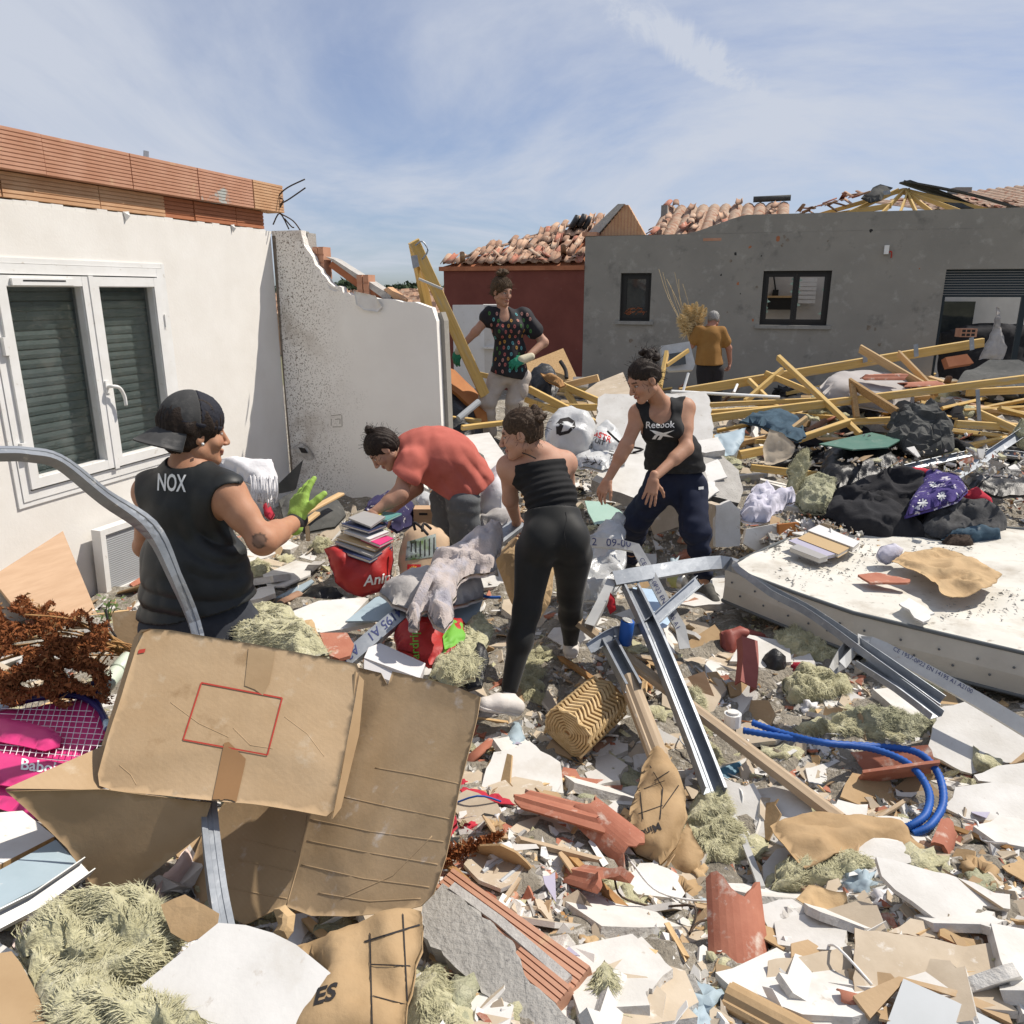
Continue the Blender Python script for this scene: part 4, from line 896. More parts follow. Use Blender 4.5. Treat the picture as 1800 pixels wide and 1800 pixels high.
rail('white_profile','white metal profile along the lower left edge','metal profile','galv_white',[(-40,1640,1.50),(60,1590,1.62),(150,1528,1.77)],uprof(.045,.03,.003),up=(.3,-.6,.7),k=1)
soft('pink_sheet','thin pale pink fabric crumpled under the carton flap','fabric','pink_cloth',[(60,1600),(150,1560),(200,1590),(270,1560),(330,1490),(345,1520),(300,1570),(240,1600),(150,1640),(40,1680),(20,1660)],lift=.02,bulge=.04,amp=.02,freq=5,cell=.025,edge=.05)
soft('insulation_mat','thick yellow-green mineral wool mat in the lower left corner','insulation','wool',[(28,1650),(90,1600),(180,1568),(245,1560),(268,1590),(310,1650),(326,1672),(290,1700),(235,1742),(200,1730),(120,1690),(40,1690)],Y=[(180,1575,1.62),(40,1670,1.46),(235,1740,1.42)],bulge=.07,amp=.035,freq=3.2,cell=.016,fib=2600,edge=.06,ridge=True)
soft('insulation_mat','shaded olive mineral wool mat along the bottom left edge','insulation','wool',[(20,1690),(120,1694),(200,1738),(240,1752),(330,1790),(360,1830),(90,1850),(60,1760)],Y=[(120,1700,1.44),(330,1800,1.30),(60,1780,1.32)],bulge=.06,amp=.03,freq=3.4,cell=.016,fib=1800,edge=.06,ridge=True)
sheet('plywood_scrap','brown board scrap cut off by the bottom left corner','board','card_in',[(-30,1680),(20,1672),(36,1692),(110,1830),(-30,1840)],Y=[(20,1675,1.44),(100,1810,1.27),(-20,1780,1.28)],th=.012)
soft('golden_card','golden ribbed card scrap between carton and white tile','cardboard','kraft',[(282,1590),(325,1572),(384,1606),(380,1640),(330,1656),(300,1640)],Y=1.53,n=(0,-.55,.83),bulge=.0,amp=.004,freq=9,cell=.02,smooth=False)
sheet('white_tile_board','smooth off-white square board lying under the bent stud','board','white_board',[(233,1744),(384,1622),(432,1626),(480,1640),(520,1660),(581,1710),(560,1760),(500,1840),(360,1840)],Y=[(385,1622,1.50),(235,1744,1.36),(560,1720,1.36)],th=.012)
soft('yellow_tuft','wispy yellow wool tuft at the bottom edge beside the stud','insulation','wool',[(322,1780),(350,1772),(368,1790),(360,1830),(320,1830)],Y=1.27,n=TL,bulge=.04,amp=.02,cell=.012,fib=700,edge=.03)
# paper sack at the bottom
sack=soft('paper_sack','torn brown paper sack with black grid print at the bottom edge','paper bag','kraft',[(490,1668),(540,1660),(600,1640),(640,1618),(700,1602),(738,1600),(742,1660),(730,1720),(716,1800),(700,1850),(490,1850),(520,1770),(575,1720),(540,1690)],Y=[(640,1625,1.52),(735,1610,1.53),(560,1790,1.31)],bulge=.035,amp=.02,freq=2.6,cell=.02,edge=.06,ridge=True)
for a,b in (((650,1640),(655,1840)),((708,1606),(716,1760)),((640,1655),(738,1625)),((652,1695),(735,1698)),((655,1750),(716,1766))):decal('printed_line',[(a[0]-1,a[1]-1),(b[0]-1,b[1]-1),(b[0]+1.5,b[1]+1.5),(a[0]+1.5,a[1]+1.5)],sack,'ink',cell=12)
pxtext('ES',(572,1748),(.9,-.28),(.2,-.9),46,sack,'ink',.03)
# ---- concrete lintel with clay block
lt=empty('concrete_lintel',G(870,1760),'broken concrete lintel with ribbed orange clay block, bottom centre','masonry')
A,B_,C_=at(770,1560,1.80),at(1010,1800,1.38),at(960,1560,1.74); ln_n=(B_-A).cross(C_-A).normalized(); ln_n=ln_n if ln_n.z>0 else -ln_n
V,F_=prism(jagged([onplane(px,py,A,ln_n)for px,py in ((752,1576),(778,1552),(800,1570),(862,1618),(905,1660),(918,1700),(932,1728),(975,1762),(1010,1795),(1030,1840),(960,1850),(880,1770),(800,1700),(742,1645),(742,1600))],.004,.02),ln_n,.13); obj('concrete',V,F_,'concrete',lt)
d_=(at(1016,1722,1.52)-at(770,1530,1.88));
def blk(p0,p1,wpx,h,nG):
 p0,p1=at(*p0),at(*p1); x=(p1-p0); L_=x.length; x.normalize(); z=ln_n; y=z.cross(x).normalized(); z=x.cross(y); V,F_=grooved(L_,wpx,h,nG,.008); obj('clay_block',[p0+x*a+y*(c-wpx/2)+z*b for a,b,c in V],F_,'brick',lt)
blk((782,1545,1.84),(1022,1722,1.50),.075,.12,5); blk((905,1680,1.58),(992,1752,1.45),.055,.11,4)
V,F_=sweep([at(795,1560,1.80),at(880,1622,1.68),at(1000,1725,1.49)],[(-.014,-.02),(.014,-.02),(.012,.012),(-.012,.01)],ln_n); obj('mortar_joint',V,F_,'mortar',lt)
# ---- centre foreground fragments
sheet('plaster_slab','large clean white plaster fragment in the centre foreground','plaster','white_board',[(868,1322),(900,1316),(930,1302),(950,1320),(985,1340),(994,1430),(972,1442),(940,1432),(905,1404),(878,1398),(842,1392),(855,1350)],lift=.07,n=(.05,-.25,.96),th=.016,jag=.004,edge='plaster_core')
sheet('beige_board_scrap','beige plasterboard scrap below the white plaster slab','plasterboard','plasterback',[(808,1402),(820,1388),(880,1412),(890,1440),(858,1462),(822,1458),(800,1424)],lift=.06,n=(-.1,-.2,.97),th=.013,jag=.005,edge='plaster')
sheet('white_socket_plate','square white socket plate with round hole in the rubble','socket plate','white_pvc',[(852,1494),(896,1478),(912,1500),(866,1514)],lift=.05,n=(0,-.15,.98),th=.012)
sheet('beige_board_scrap','rounded beige board under the white socket plate','plasterboard','plasterback',[(815,1520),(840,1495),(905,1490),(922,1520),(905,1552),(880,1562),(840,1548)],lift=.035,th=.013,jag=.005,edge='plaster')
rail('grey_hose','bent grey plastic tube loop by the clay block','tube','grey_board',[(848,1552),(890,1528),(912,1528),(914,1540),(880,1575)],circ(.007,8),k=5)
arch_tile('roof_tile_piece','broken clay tile with double ridge right of centre foreground','tile',1040,1585,.20,.10,R(35),R(-25),R(10),.07,1.7,lip=True,grooves=1)
arch_tile('roof_tile_piece','long curved clay tile shard with stamped face below plaster slab','tile',985,1462,.30,.14,R(72),R(8),R(0),.06,.9,grooves=1)
arch_tile('roof_tile_piece','dark underside of tilted clay tile beside the paper sack','tile',1065,1490,.22,.12,R(50),R(20),R(-30),.07,1.3)
sheet('clay_tile_flat','flat broken red clay tile right of the white plaster slab','roof tile','tile',[(990,1348),(1012,1352),(1020,1366),(1060,1370),(1095,1380),(1092,1400),(1050,1412),(1000,1402),(985,1370)],lift=.06,n=(.1,-.3,.95),th=.016,jag=.003)
sheet('clay_tile_flat','tapering red clay tile shard touching the standing paper sack','roof tile','tile',[(1092,1384),(1124,1368),(1118,1395),(1090,1408)],lift=.05,n=(-.1,-.3,.95),th=.016)
sheet('clay_tile_flat','dark red tile shard between shoe and cardboard sheet','roof tile','tile',[(836,1270),(862,1276),(850,1296),(832,1290)],lift=.04,th=.016)
soft('red_fabric','strip of crimson fabric half buried under the plaster slab','fabric','red_cloth',[(808,1386),(830,1392),(880,1402),(910,1414),(880,1412),(850,1402),(815,1396)],lift=.05,bulge=.02,amp=.01,cell=.015,edge=.02)
soft('red_fabric','crimson fabric end beside the cardboard sheet edge','fabric','red_cloth',[(786,1440),(796,1424),(803,1446),(790,1462)],lift=.06,bulge=.03,amp=.01,cell=.015,edge=.02)
soft('blue_film','wrinkled translucent blue plastic film in front of the shoe','plastic film','blue_board',[(888,1300),(905,1268),(918,1275),(922,1304),(900,1320)],lift=.03,bulge=.03,amp=.015,cell=.015,edge=.03)
sheet('torn_card','torn triangle of pale cardboard above the clay tile','cardboard','plasterback',[(975,1275),(985,1300),(1005,1322),(1040,1312),(1010,1290)],lift=.06,n=(-.2,-.4,.9),th=.006)
sk2=soft('paper_sack','orange-brown cement paper sack standing with black netting print','paper bag','kraft',[(1140,1320),(1152,1312),(1168,1320),(1190,1352),(1206,1400),(1212,1440),(1190,1490),(1160,1520),(1120,1500),(1104,1478),(1110,1420),(1124,1360)],Y=[(1155,1318,2.62),(1110,1480,2.28),(1205,1440,2.36)],bulge=.06,amp=.018,freq=2.6,cell=.018,edge=.08,ridge=True)
for a,b in (((1142,1345),(1165,1385)),((1165,1385),(1160,1440)),((1122,1390),(1168,1372)),((1165,1420),(1200,1370)),((1122,1430),(1165,1415)),((1125,1392),(1130,1440)),((1185,1350),(1150,1372))):decal('printed_line',[(a[0]-.9,a[1]),(b[0]-.9,b[1]),(b[0]+1.0,b[1]+.6),(a[0]+1.0,a[1]+.6)],sk2,'ink',cell=12)
pxtext('Minera',(1136,1462),(-.86,.40),(-.38,-.86)if 0 else (.40,.86),21,sk2,'ink',.01)
soft('paper_sack_part','folded tail of brown sack lying in shade below the standing sack','paper bag','kraft',[(1130,1505),(1165,1520),(1212,1450),(1240,1500),(1215,1540),(1170,1545)],lift=.06,n=TL,bulge=.012,amp=.028,freq=2,cell=.016,edge=.05,ridge=True)
# ---- wicker basket
bk=empty('wicker_basket',G(1035,1290),'overturned golden wicker basket with herringbone weave','basket')
bp0,bp1=at(998,1288,2.92),at(1066,1228,3.22); bx_=(bp1-bp0); bl_=bx_.length; bx_.normalize(); bup=Vector((.25,-.45,.85)); bup=(bup-bx_*bup.dot(bx_)).normalized(); bs=bx_.cross(bup)
ring=[(.075,-.07),(.105,-.03),(.11,.03),(.085,.075),(.0,.095),(-.085,.075),(-.11,.03),(-.105,-.03),(-.075,-.07)]
V,F_=sweep([bp0,bp1],[(a*.93,b*.93)for a,b in ring],bup,scales=None); obj('lining',V,F_,'dried_pale',bk)
cum=[0]
for i in range(len(ring)-1):cum.append(cum[-1]+math.hypot(ring[i+1][0]-ring[i][0],ring[i+1][1]-ring[i][1]))
def onring(t):
 t=max(0,min(.9999,t))*cum[-1]
 for i in range(len(ring)-1):
  if t<=cum[i+1]:f=(t-cum[i])/(cum[i+1]-cum[i]); return ring[i][0]*(1-f)+ring[i+1][0]*f,ring[i][1]*(1-f)+ring[i+1][1]*f
for i in range(11):
 for j in range(12):
  t0=(i+.0)/11; u0=j/12; sg=1 if i%2 else -1; pts=[]
  for q in range(3):
   a,b=onring(t0+q/2/11*1.12); pts.append(bp0+bx_*(bl_*(u0+sg*(q/2-.5)*.12))+bs*a+bup*b)
  nrm=(pts[1]-(bp0+bx_*(bl_*u0))); nrm=(nrm-bx_*nrm.dot(bx_)).normalized(); V,F_=sweep([p+nrm*.002 for p in pts],[(-.0075,-.002),(.0075,-.002),(.005,.0055),(-.005,.0055)],nrm); obj('cane',V,F_,'wicker',bk)
for j in range(8):
 V,F_=sweep([bp0+bs*(a*(1-j*.12))+bup*(b*(1-j*.12))-bx_*.003 for a,b in ring+ring[:1]],circ(.006,5),bx_); obj('base_cane',V,F_,'wicker',bk)
 # ---- metal studs and mouldings, centre right
mould=[(-.035,-.02),(.035,-.02),(.035,.004),(.026,.008),(.022,.018),(.008,.022),(-.008,.020),(-.020,.010),(-.026,.012),(-.035,.006)]
beam('moulding','long brown wooden moulding running diagonally towards the blue hose','moulding','moulding',at(1018,1092,3.62),at(1478,1440,2.36),.07,.04,roll=R(-20),prof=mould)
beam('moulding','short pinkish wooden moulding pointing down to the standing paper sack','moulding','moulding',at(1104,1190,3.12),at(1164,1345,2.66),.07,.05,prof=[(a*1.15,b*1.2)for a,b in mould])
beam('moulding','brown moulding cut off by the bottom edge, right of the clay tile','moulding','kraft',at(1278,1748,1.52),at(1460,1845,1.36),.05,.03,prof=mould,roll=R(15))
rail('metal_stud','wide galvanised channel stud lying between mouldings, open side up','metal stud','galv',[(1106,1036,3.75),(1150,1130,3.28),(1210,1280,2.82),(1254,1398,2.50)],cprof(.085,.045,.003),up=(.15,-.55,.8),k=3)
rail('metal_stud','short galvanised stud end beside the wicker basket','metal stud','galv',[(1064,1126,3.42),(1092,1180,3.18),(1112,1218,3.02)],cprof(.075,.05,.003),up=(.1,-.4,.9),k=3)
rt=rail('text_rail','bent pale steel rail with dark stamped print in front of navy joggers','metal rail','galv_white',[(1040,952,4.02),(1090,956,3.96),(1118,962,3.92),(1134,990,3.85),(1165,1050,3.68),(1196,1102,3.52),(1204,1140,3.42)],uprof(.052,.03,.003),up=(.12,.8,-.55),k=1)
pxtext('22   09-00',(1070,954),(1,.05),(.02,-1),19,rt,'ink_blue'); pxtext('CE 1957-0P22 EN 14195 A1',(1160,1043),(.47,.88),(.80,-.42),12.2,rt,'ink_blue')
rail('metal_rail','flat steel rail twisting from the joggers across to the mattress','metal rail','galv',[(1080,1016,3.72),(1150,1004,3.80),(1268,988,3.98),(1300,1010,3.85),(1360,1048,3.62),(1420,1080,3.42),(1510,1142,3.12),(1600,1205,2.92),(1650,1240,2.84)],uprof(.075,.035,.003),ups=[(.1,.8,-.6)]*3+[(.5,.3,.8),(.45,-.5,.7),(.45,-.5,.7),(.4,-.5,.75),(.4,-.5,.75),(.4,-.5,.75)],k=4)
rail('metal_rail','short steel strip crossing over the channel stud','metal rail','galv',[(1034,1140,3.30),(1080,1112,3.40),(1130,1104,3.42),(1180,1062,3.58),(1226,1022,3.76)],uprof(.055,.025,.003),ups=[(.2,-.8,.5)]*5,k=3)
rail('metal_rail','white steel strip falling left from the bent rail corner','metal rail','galv_white',[(1076,1018,3.75),(1058,1055,3.62),(1036,1098,3.48)],uprof(.05,.025,.003),up=(.3,.7,-.5),k=2)
r8=rail('metal_rail','long pale steel rail with printed edge running off the right side','metal rail','galv_white',[(1478,1180,3.02),(1500,1142,3.16),(1530,1130,3.18),(1620,1175,3.04),(1720,1230,2.88),(1830,1296,2.72)],uprof(.06,.04,.003),ups=[(-.8,0,.5),(-.4,-.2,.8),(.3,.75,-.5),(.3,.75,-.5),(.3,.75,-.5),(.3,.75,-.5)],k=3)
pxtext('CE 1957-0P22 EN 14195 A1 A2100',(1640,1178),(.87,.48),(.45,-.85),11,r8,'ink_blue')
rail('metal_rail','blue-grey steel rail lying below the long printed rail','metal rail','galv',[(1512,1168,3.05),(1580,1212,2.88),(1645,1262,2.72)],uprof(.07,.03,.003),up=(.3,-.6,.7),k=2)
rail('metal_strip','thin bright metal strip running down through the insulation tufts','metal strip','galv_white',[(1278,1440),(1305,1500),(1336,1584)],[(-.012,0),(.012,0),(.012,.012),(-.012,.012)],k=2)
rail('metal_rail','slanting double steel rail above the patterned scarf','metal rail','galv',[(1662,848,5.5),(1720,812,5.7),(1795,762,6.0)],uprof(.07,.04,.003),up=(.3,-.6,.7),k=1)
rail('metal_rail','grey steel rail lying almost level below the black roofing felt','metal rail','galv',[(1590,826,5.9),(1680,805,6.1),(1740,797,6.2),(1830,808,6.1)],uprof(.06,.03,.003),up=(0,-.6,.7),k=2)
# robe rail
r1=rail('metal_rail','long steel rail with printed numbers carrying the bathrobe','metal rail','galv',[(596,1168,2.92),(700,1080,3.22),(800,1005,3.50),(914,916,3.90)],uprof(.075,.03,.003),up=(.25,.75,-.6),k=1)
pxtext('2P12 EN 14195 A1    A2100',(680,1093),(-.745,.655),(-.5,.85)if 0 else (.55,.83),22,r1,'ink_blue',.01)
# ---- the robe, pillow, boards and bags in the middle
soft('bathrobe','grey-beige towelling bathrobe draped over the steel rail','bathrobe','robe',[(720,1105),(716,1080),(735,1045),(752,1010),(760,990),(790,975),(830,945),(862,926),(884,930),(880,960),(872,985),(868,1005),(830,1012),(808,1022),(800,1055),(796,1085),(782,1105),(762,1098),(748,1070),(738,1078),(732,1108)],Y=[(740,1060,3.10),(870,960,3.58),(790,1080,3.04)],bulge=.085,amp=.024,freq=5,cell=.017,edge=.06,ridge=True)
rail('robe_belt','hanging belt of the bathrobe','belt','robe',[(756,1010,3.16),(742,1040,3.08),(730,1070,3.03),(728,1108,3.00)],[(-.022,-.004),(.022,-.004),(.02,.008),(-.02,.008)],up=(0,-1,.2),k=5)
soft('pillow','grey ribbed pillow under the bathrobe','pillow','grey_cloth',[(668,1040),(700,1025),(750,1015),(800,1020),(850,1032),(850,1050),(810,1062),(760,1072),(715,1070),(690,1060)],Y=[(670,1040,3.36),(850,1040,3.52),(760,1072,3.22)],bulge=.10,amp=.014,freq=6,cell=.02,edge=.12)
sheet('blue_board','light blue-grey board under the pillow','board','blue_board',[(607,1092),(660,1050),(700,1040),(850,1050),(838,1088),(826,1096),(780,1094),(700,1090)],Y=[(610,1090,3.28),(840,1088,3.36),(660,1050,3.52)],th=.008)
sheet('white_board','curved white board in the middle left of the blue board','board','white_board',[(505,1078),(560,1056),(640,1050),(648,1052),(610,1092),(660,1094),(600,1106),(565,1112),(540,1108)],Y=[(505,1078,3.36),(640,1050,3.60),(570,1110,3.22)],th=.02)
soft('insulation_tuft','soft olive insulation pile behind the carton top edge','insulation','wool',[(372,1120),(420,1098),(470,1082),(510,1085),(535,1110),(562,1132),(575,1150),(520,1160),(440,1145),(390,1135)],Y=[(380,1118,2.68),(540,1110,2.72),(470,1150,2.48)],bulge=.09,amp=.03,freq=3.5,cell=.018,fib=2200,edge=.08)
sheet('clay_tile_flat','curved brown tile with scalloped grooves left of printed rail','roof tile','tile',[(562,1112),(610,1112),(622,1132),(616,1152),(596,1158),(575,1150)],Y=[(562,1112,3.05),(615,1112,3.08),(596,1158,2.86)],th=.016)
soft('brown_paper','crumpled brown paper beside the olive insulation','paper','kraft_pale',[(520,1092),(550,1085),(556,1110),(572,1140),(560,1135),(535,1110)],Y=2.85,n=TL,bulge=.02,amp=.02,cell=.02,edge=.03,smooth=False)
tb=empty('plastic_tub',G(690,1180),'translucent white plastic drawer lying below the printed rail','container')
sheet('tub_side',None,None,'plastic_tub',[(648,1138),(668,1130),(748,1166),(746,1172),(738,1192),(640,1156)],Y=[(660,1132,3.05),(746,1168,2.92),(645,1154,2.92)],th=.05,parent=tb)
sheet('tub_end',None,None,'plastic_tub',[(640,1156),(738,1190),(728,1212),(640,1180)],Y=[(640,1156,2.91),(738,1190,2.82),(690,1196,2.81)],th=.03,parent=tb)
rb2=empty('shopping_bag',G(770,1170),'red shopping bag with green panel under the bathrobe','bag')
rbb=soft('sack',None,None,'red_bag',[(695,1110),(710,1096),(770,1094),(815,1105),(820,1140),(796,1160),(752,1168),(730,1150),(698,1140)],Y=[(700,1100,3.22),(815,1105,3.30),(750,1165,2.98)],bulge=.06,amp=.018,freq=3,cell=.018,edge=.06,ridge=True,parent=rb2)
soft('green_panel',None,None,'greenprint',[(788,1092),(812,1098),(820,1128),(782,1142),(778,1120)],Y=[(788,1092,3.26),(815,1098,3.28),(785,1140,3.02)],bulge=.03,amp=.006,cell=.015,edge=.03,parent=rb2)
pxtext('ardrip',(729,1132),(-.05,-1),(-1,.05),22,rbb,'greenprint',.01)
soft('insulation_mat','olive mineral wool mat hanging below the red shopping bag','insulation','wool',[(760,1160),(800,1140),(830,1090),(850,1080),(862,1110),(850,1150),(832,1190),(780,1205),(752,1190)],Y=[(840,1085,3.40),(760,1190,2.92),(855,1130,3.2)],bulge=.06,amp=.03,freq=3.5,cell=.018,fib=1500,edge=.06)
soft('black_pouch','glossy black plastic pouch left of the leggings','pouch','black_plastic',[(828,1140),(838,1128),(850,1132),(858,1160),(846,1205),(820,1212),(806,1200)],Y=3.05,n=TL,bulge=.05,amp=.012,cell=.02,edge=.05)
# red book bag
rbag=empty('shopping_bag',G(632,1035),'red carrier bag stuffed with books and magazines, white lettering','bag')
sk3=soft('sack',None,None,'red_bag',[(570,965),(590,958),(640,972),(690,950),(692,985),(686,1020),(670,1040),(640,1050),(610,1040),(590,1025),(580,1000)],Y=[(572,968,4.02),(690,965,4.06),(630,1040,3.92)],bulge=.11,amp=.018,freq=2.6,cell=.02,edge=.12,ridge=True,parent=rbag)
pxtext('Anim',(668,1018),(.98,-.16),(.16,-1),26,sk3,'whiteprint',.02)
def book(label,quad,th,cover,group=None,Y=None):
 q=[at(*p)for p in quad]; n=(q[1]-q[0]).cross(q[2]-q[0]).normalized(); n=n if n.z>0 else -n; b=empty('book',(q[0]+q[2])/2-n*th,label,'book',group)
 V,F_=prism(q,n,.003); obj('cover',V,F_,cover,b); c=(q[0]+q[2])/2; V,F_=prism([c+(p-c)*.975-n*.0032 for p in q],n,th-.0064); obj('pages',V,F_,'pages',b); V,F_=prism([p-n*(th-.003)for p in q],n,.003); obj('cover',V,F_,cover,b); return b
bks=[('navy album at the bottom of the books in the red bag',[(582,962,3.98),(650,985,3.86),(690,962,4.02),(620,944,4.14)],.02,'bk_navy'),('grey magazine in the red bag',[(588,952,3.99),(655,978,3.88),(690,956,4.03),(622,938,4.15)],.014,'bk_grey'),('tan folder in the red bag',[(592,944,4.0),(660,966,3.9),(692,948,4.05),(625,930,4.16)],.016,'bk_tan'),('hot pink folder among the books in the red bag',[(634,944,3.98),(668,958,3.9),(692,946,4.03),(660,934,4.12)],.018,'bk_pink'),('white ring binder near the top of the red bag pile',[(604,932,4.02),(650,948,3.93),(684,934,4.06),(640,920,4.17)],.016,'bk_white'),('dark blue notebook on the red bag pile',[(600,920,4.03),(648,934,3.95),(680,922,4.07),(632,910,4.18)],.016,'bk_navy'),('grey leaning magazine on the red bag pile',[(612,910,4.04),(652,926,3.97),(678,908,4.08),(640,898,4.18)],.012,'bk_grey'),('teal and yellow picture book lifted from the pile',[(634,918,4.10),(680,914,4.06),(706,902,4.2),(660,898,4.28)],.010,'bk_teal'),('yellow picture book under the bending woman hand',[(622,912,4.10),(655,914,4.06),(672,902,4.18),(640,898,4.22)],.012,'bk_yellow')]
for l_,q_,t_,c_ in bks:book(l_,q_,t_,c_,'books in the red bag')
# patterned reusable bag
pbg=empty('shopping_bag',G(745,1020),'tan reusable bag printed with a forest photo and red cross square','bag')
tb_=soft('sack',None,None,'bag_paper',[(712,935),(725,925),(745,918),(775,930),(790,945),(792,985),(770,1020),(740,1035),(705,1020),(700,990),(706,960)],Y=[(715,935,4.12),(790,945,4.16),(740,1030,3.98)],bulge=.08,amp=.012,freq=2.4,cell=.02,edge=.10,ridge=True,parent=pbg)
decal('printed_photo',[(716,952),(766,938),(768,978),(712,986)],tb_,'photo_green',cell=5)
for i in range(6):decal('printed_trunk',[(722+i*8,955-i*2),(724+i*8,954-i*2),(724+i*8,980-i),(722+i*8,981-i)],tb_,'ink',off=.005,cell=14)
decal('printed_square',[(716,992),(740,992),(738,1011),(715,1010)],tb_,'redprint2',cell=5); decal('printed_patch',[(768,962),(788,962),(780,980),(760,988)],tb_,'blue_print',cell=5)
for i in range(6):
 a=3.1416*i/6; c,s=math.cos(a)*8,math.sin(a)*7; decal('emblem',[(727.5-c-s*.1,1001.5-s+c*.1),(727.5+c-s*.1,1001.5+s+c*.1),(727.5+c+s*.1,1001.5+s-c*.1),(727.5-c+s*.1,1001.5-s-c*.1)],tb_,'yellowprint',off=.006,cell=20)
line('handle',[(730,932,4.0),(727,918,4.02),(738,925,4.0),(752,940,3.95)],.008,'ink',pbg); line('handle',[(742,934,3.96),(745,920,4.0),(758,930,3.98)],.008,'ink',pbg)
cr=empty('wooden_box',G(745,910),'small pale wooden box with oval handle slot behind the bent woman','box')
MB().box(-.065,.065,-.05,.05,0,.105).map(lambda x,y,z:at(746,918,5.0)+Vector((x,y,z))).build('box_body','beech',cr); MB().box(-.028,.028,-.054,-.0505,.065,.08).map(lambda x,y,z:at(746,918,5.0)+Vector((x,y,z))).build('handle_slot','frame_dark',cr)
# suitcase, fringe, plank, dark lids near the corner
sc_=soft('open_suitcase','open black suitcase shell lying against the corner of the walls','suitcase','felt',[(490,880),(520,862),(560,860),(600,885),(608,905),(590,925),(540,935),(500,915)],Y=[(500,880,5.0),(600,890,5.1),(545,930,4.7)],bulge=.05,amp=.008,cell=.03,edge=.08)
sheet('suitcase_lid','dark triangular board standing in the corner behind the gloved hand','board','felt',[(488,852),(533,808),(520,862),(490,868)],Y=5.6,n=(.2,-.97,.1),th=.01)
soft('fringed_scarf','white fringed scarf bundled on top of the corner heap','scarf','white_cloth',[(384,815),(410,810),(450,818),(480,815),(488,840),(484,870),(470,885),(450,880),(440,850),(400,830)],Y=[(390,815,5.0),(480,820,5.1),(470,885,4.8)],bulge=.09,amp=.02,freq=2.6,cell=.018,edge=.05)
for i in range(44):x=440+i*1.1; line('fringe',[at(x,838+random.uniform(-4,6),4.78),at(x+random.uniform(-2,3),860,4.72),at(x+random.uniform(-4,5),880+random.uniform(-6,14),4.72)],.0035,'white_cloth',bpy.data.objects['fringed_scarf'])
soft('red_scrap_cloth','small crimson cloth below the fringed scarf','fabric','red_cloth',[(462,890),(472,884),(482,900),(474,912),(464,904)],Y=4.75,n=TL,bulge=.03,amp=.01,cell=.015,edge=.02)
beam('plank','pale wooden plank lying over the open suitcase','plank','timber_pale',at(530,905,4.55),at(600,868,4.95),.05,.018); beam('plank','broken wooden strip under the gloved hand','plank','timber_pale',at(500,948,4.2),at(558,902,4.5),.04,.02); beam('plank','short upright wooden strip below the gloved hand','plank','timber_pale',at(542,950,4.3),at(540,925,4.35),.025,.02)
soft('patterned_fabric','dark navy fabric with pale pattern in front of the end wall','fabric','navy_cloth',[(640,895),(655,875),(690,862),(690,880),(730,892),(728,920),(700,935),(660,905)],Y=[(650,880,5.0),(728,895,5.1),(690,930,4.8)],bulge=.06,amp=.02,freq=5,cell=.025,edge=.06)
soft('clear_bag','clear plastic bag of pink things behind the wooden box','plastic bag','clear_plastic',[(730,880),(745,864),(765,872),(768,890),(745,894)],Y=5.2,n=TL,bulge=.05,amp=.012,cell=.02,edge=.05)
soft('white_duvet','white duvet bulging between the red T-shirt and the black top','duvet','white_cloth',[(838,890),(850,850),(868,822),(895,826),(905,850),(900,885),(890,900),(850,905)],Y=[(850,850,5.0),(900,850,5.0),(870,900,4.8)],bulge=.16,amp=.02,freq=3,cell=.03,edge=.14)
soft('grey_blanket','grey-brown blanket below the white duvet','blanket','grey_cloth',[(840,905),(870,898),(905,900),(900,925),(870,930),(845,925)],Y=4.7,n=TL,bulge=.06,amp=.02,freq=5,cell=.025,edge=.05)
sheet('sloping_white_panel','smooth white slab sloping down behind the red T-shirt','slab','plaster',[(800,768),(860,760),(905,826),(898,850),(862,830),(850,800)],Y=[(805,770,6.5),(900,826,5.6),(860,762,6.6)],th=.05)
# ---- behind the tank-top woman: broken slabs, boards, plastic bags
sheet('upright_white_board','big white plaster slab propped upright behind the tank top','slab','plaster',[(1052,700),(1064,692),(1130,694),(1240,688),(1248,700),(1253,745),(1252,792),(1225,800),(1150,800),(1100,795),(1044,770)],Y=[(1060,695,6.5),(1240,690,6.5),(1150,800,5.95)],th=.05,edge='plaster_core',jag=.005)
sheet('concrete_slab','broken white-faced concrete slab lying below the upright slab','slab','plaster',[(1075,800),(1150,795),(1170,830),(1165,880),(1130,880),(1090,868),(1042,845)],Y=[(1080,800,5.75),(1150,797,5.8),(1120,878,5.2)],th=.09,edge='concrete',jag=.008)
sheet('concrete_slab','grey thick slab with flaking white skin right of the joggers','slab','concrete',[(1212,806),(1270,800),(1300,828),(1306,860),(1300,884),(1250,872),(1225,864)],Y=[(1230,806,5.7),(1290,815,5.75),(1260,872,5.25)],th=.10,edge='felt',jag=.006)
sheet('plaster_flake','white plaster flake on the grey slab right of the joggers','plaster','white_board',[(1228,820),(1262,806),(1280,838),(1246,848),(1232,842)],Y=[(1230,820,5.6),(1270,812,5.66),(1240,848,5.40)],th=.012,jag=.006,edge='plaster_core')
sheet('plaster_flake','rounded white plaster flake touching the joggers','plaster','white_board',[(1232,848),(1256,846),(1262,862),(1248,876),(1234,872)],Y=[(1234,848,5.34),(1258,848,5.36),(1244,874,5.16)],th=.012,jag=.005)
sheet('plasterboard_stack','layered white plasterboard pieces right of the tank top','plasterboard','white_board',[(1222,776),(1262,768),(1275,790),(1240,796),(1225,792)],Y=[(1225,778,5.9),(1262,770,5.95),(1240,795,5.75)],th=.05,edge='plaster_core',jag=.004)
blkq=empty('plaster_block',G(1265,950),'pale box-shaped masonry block standing right of the joggers','block')
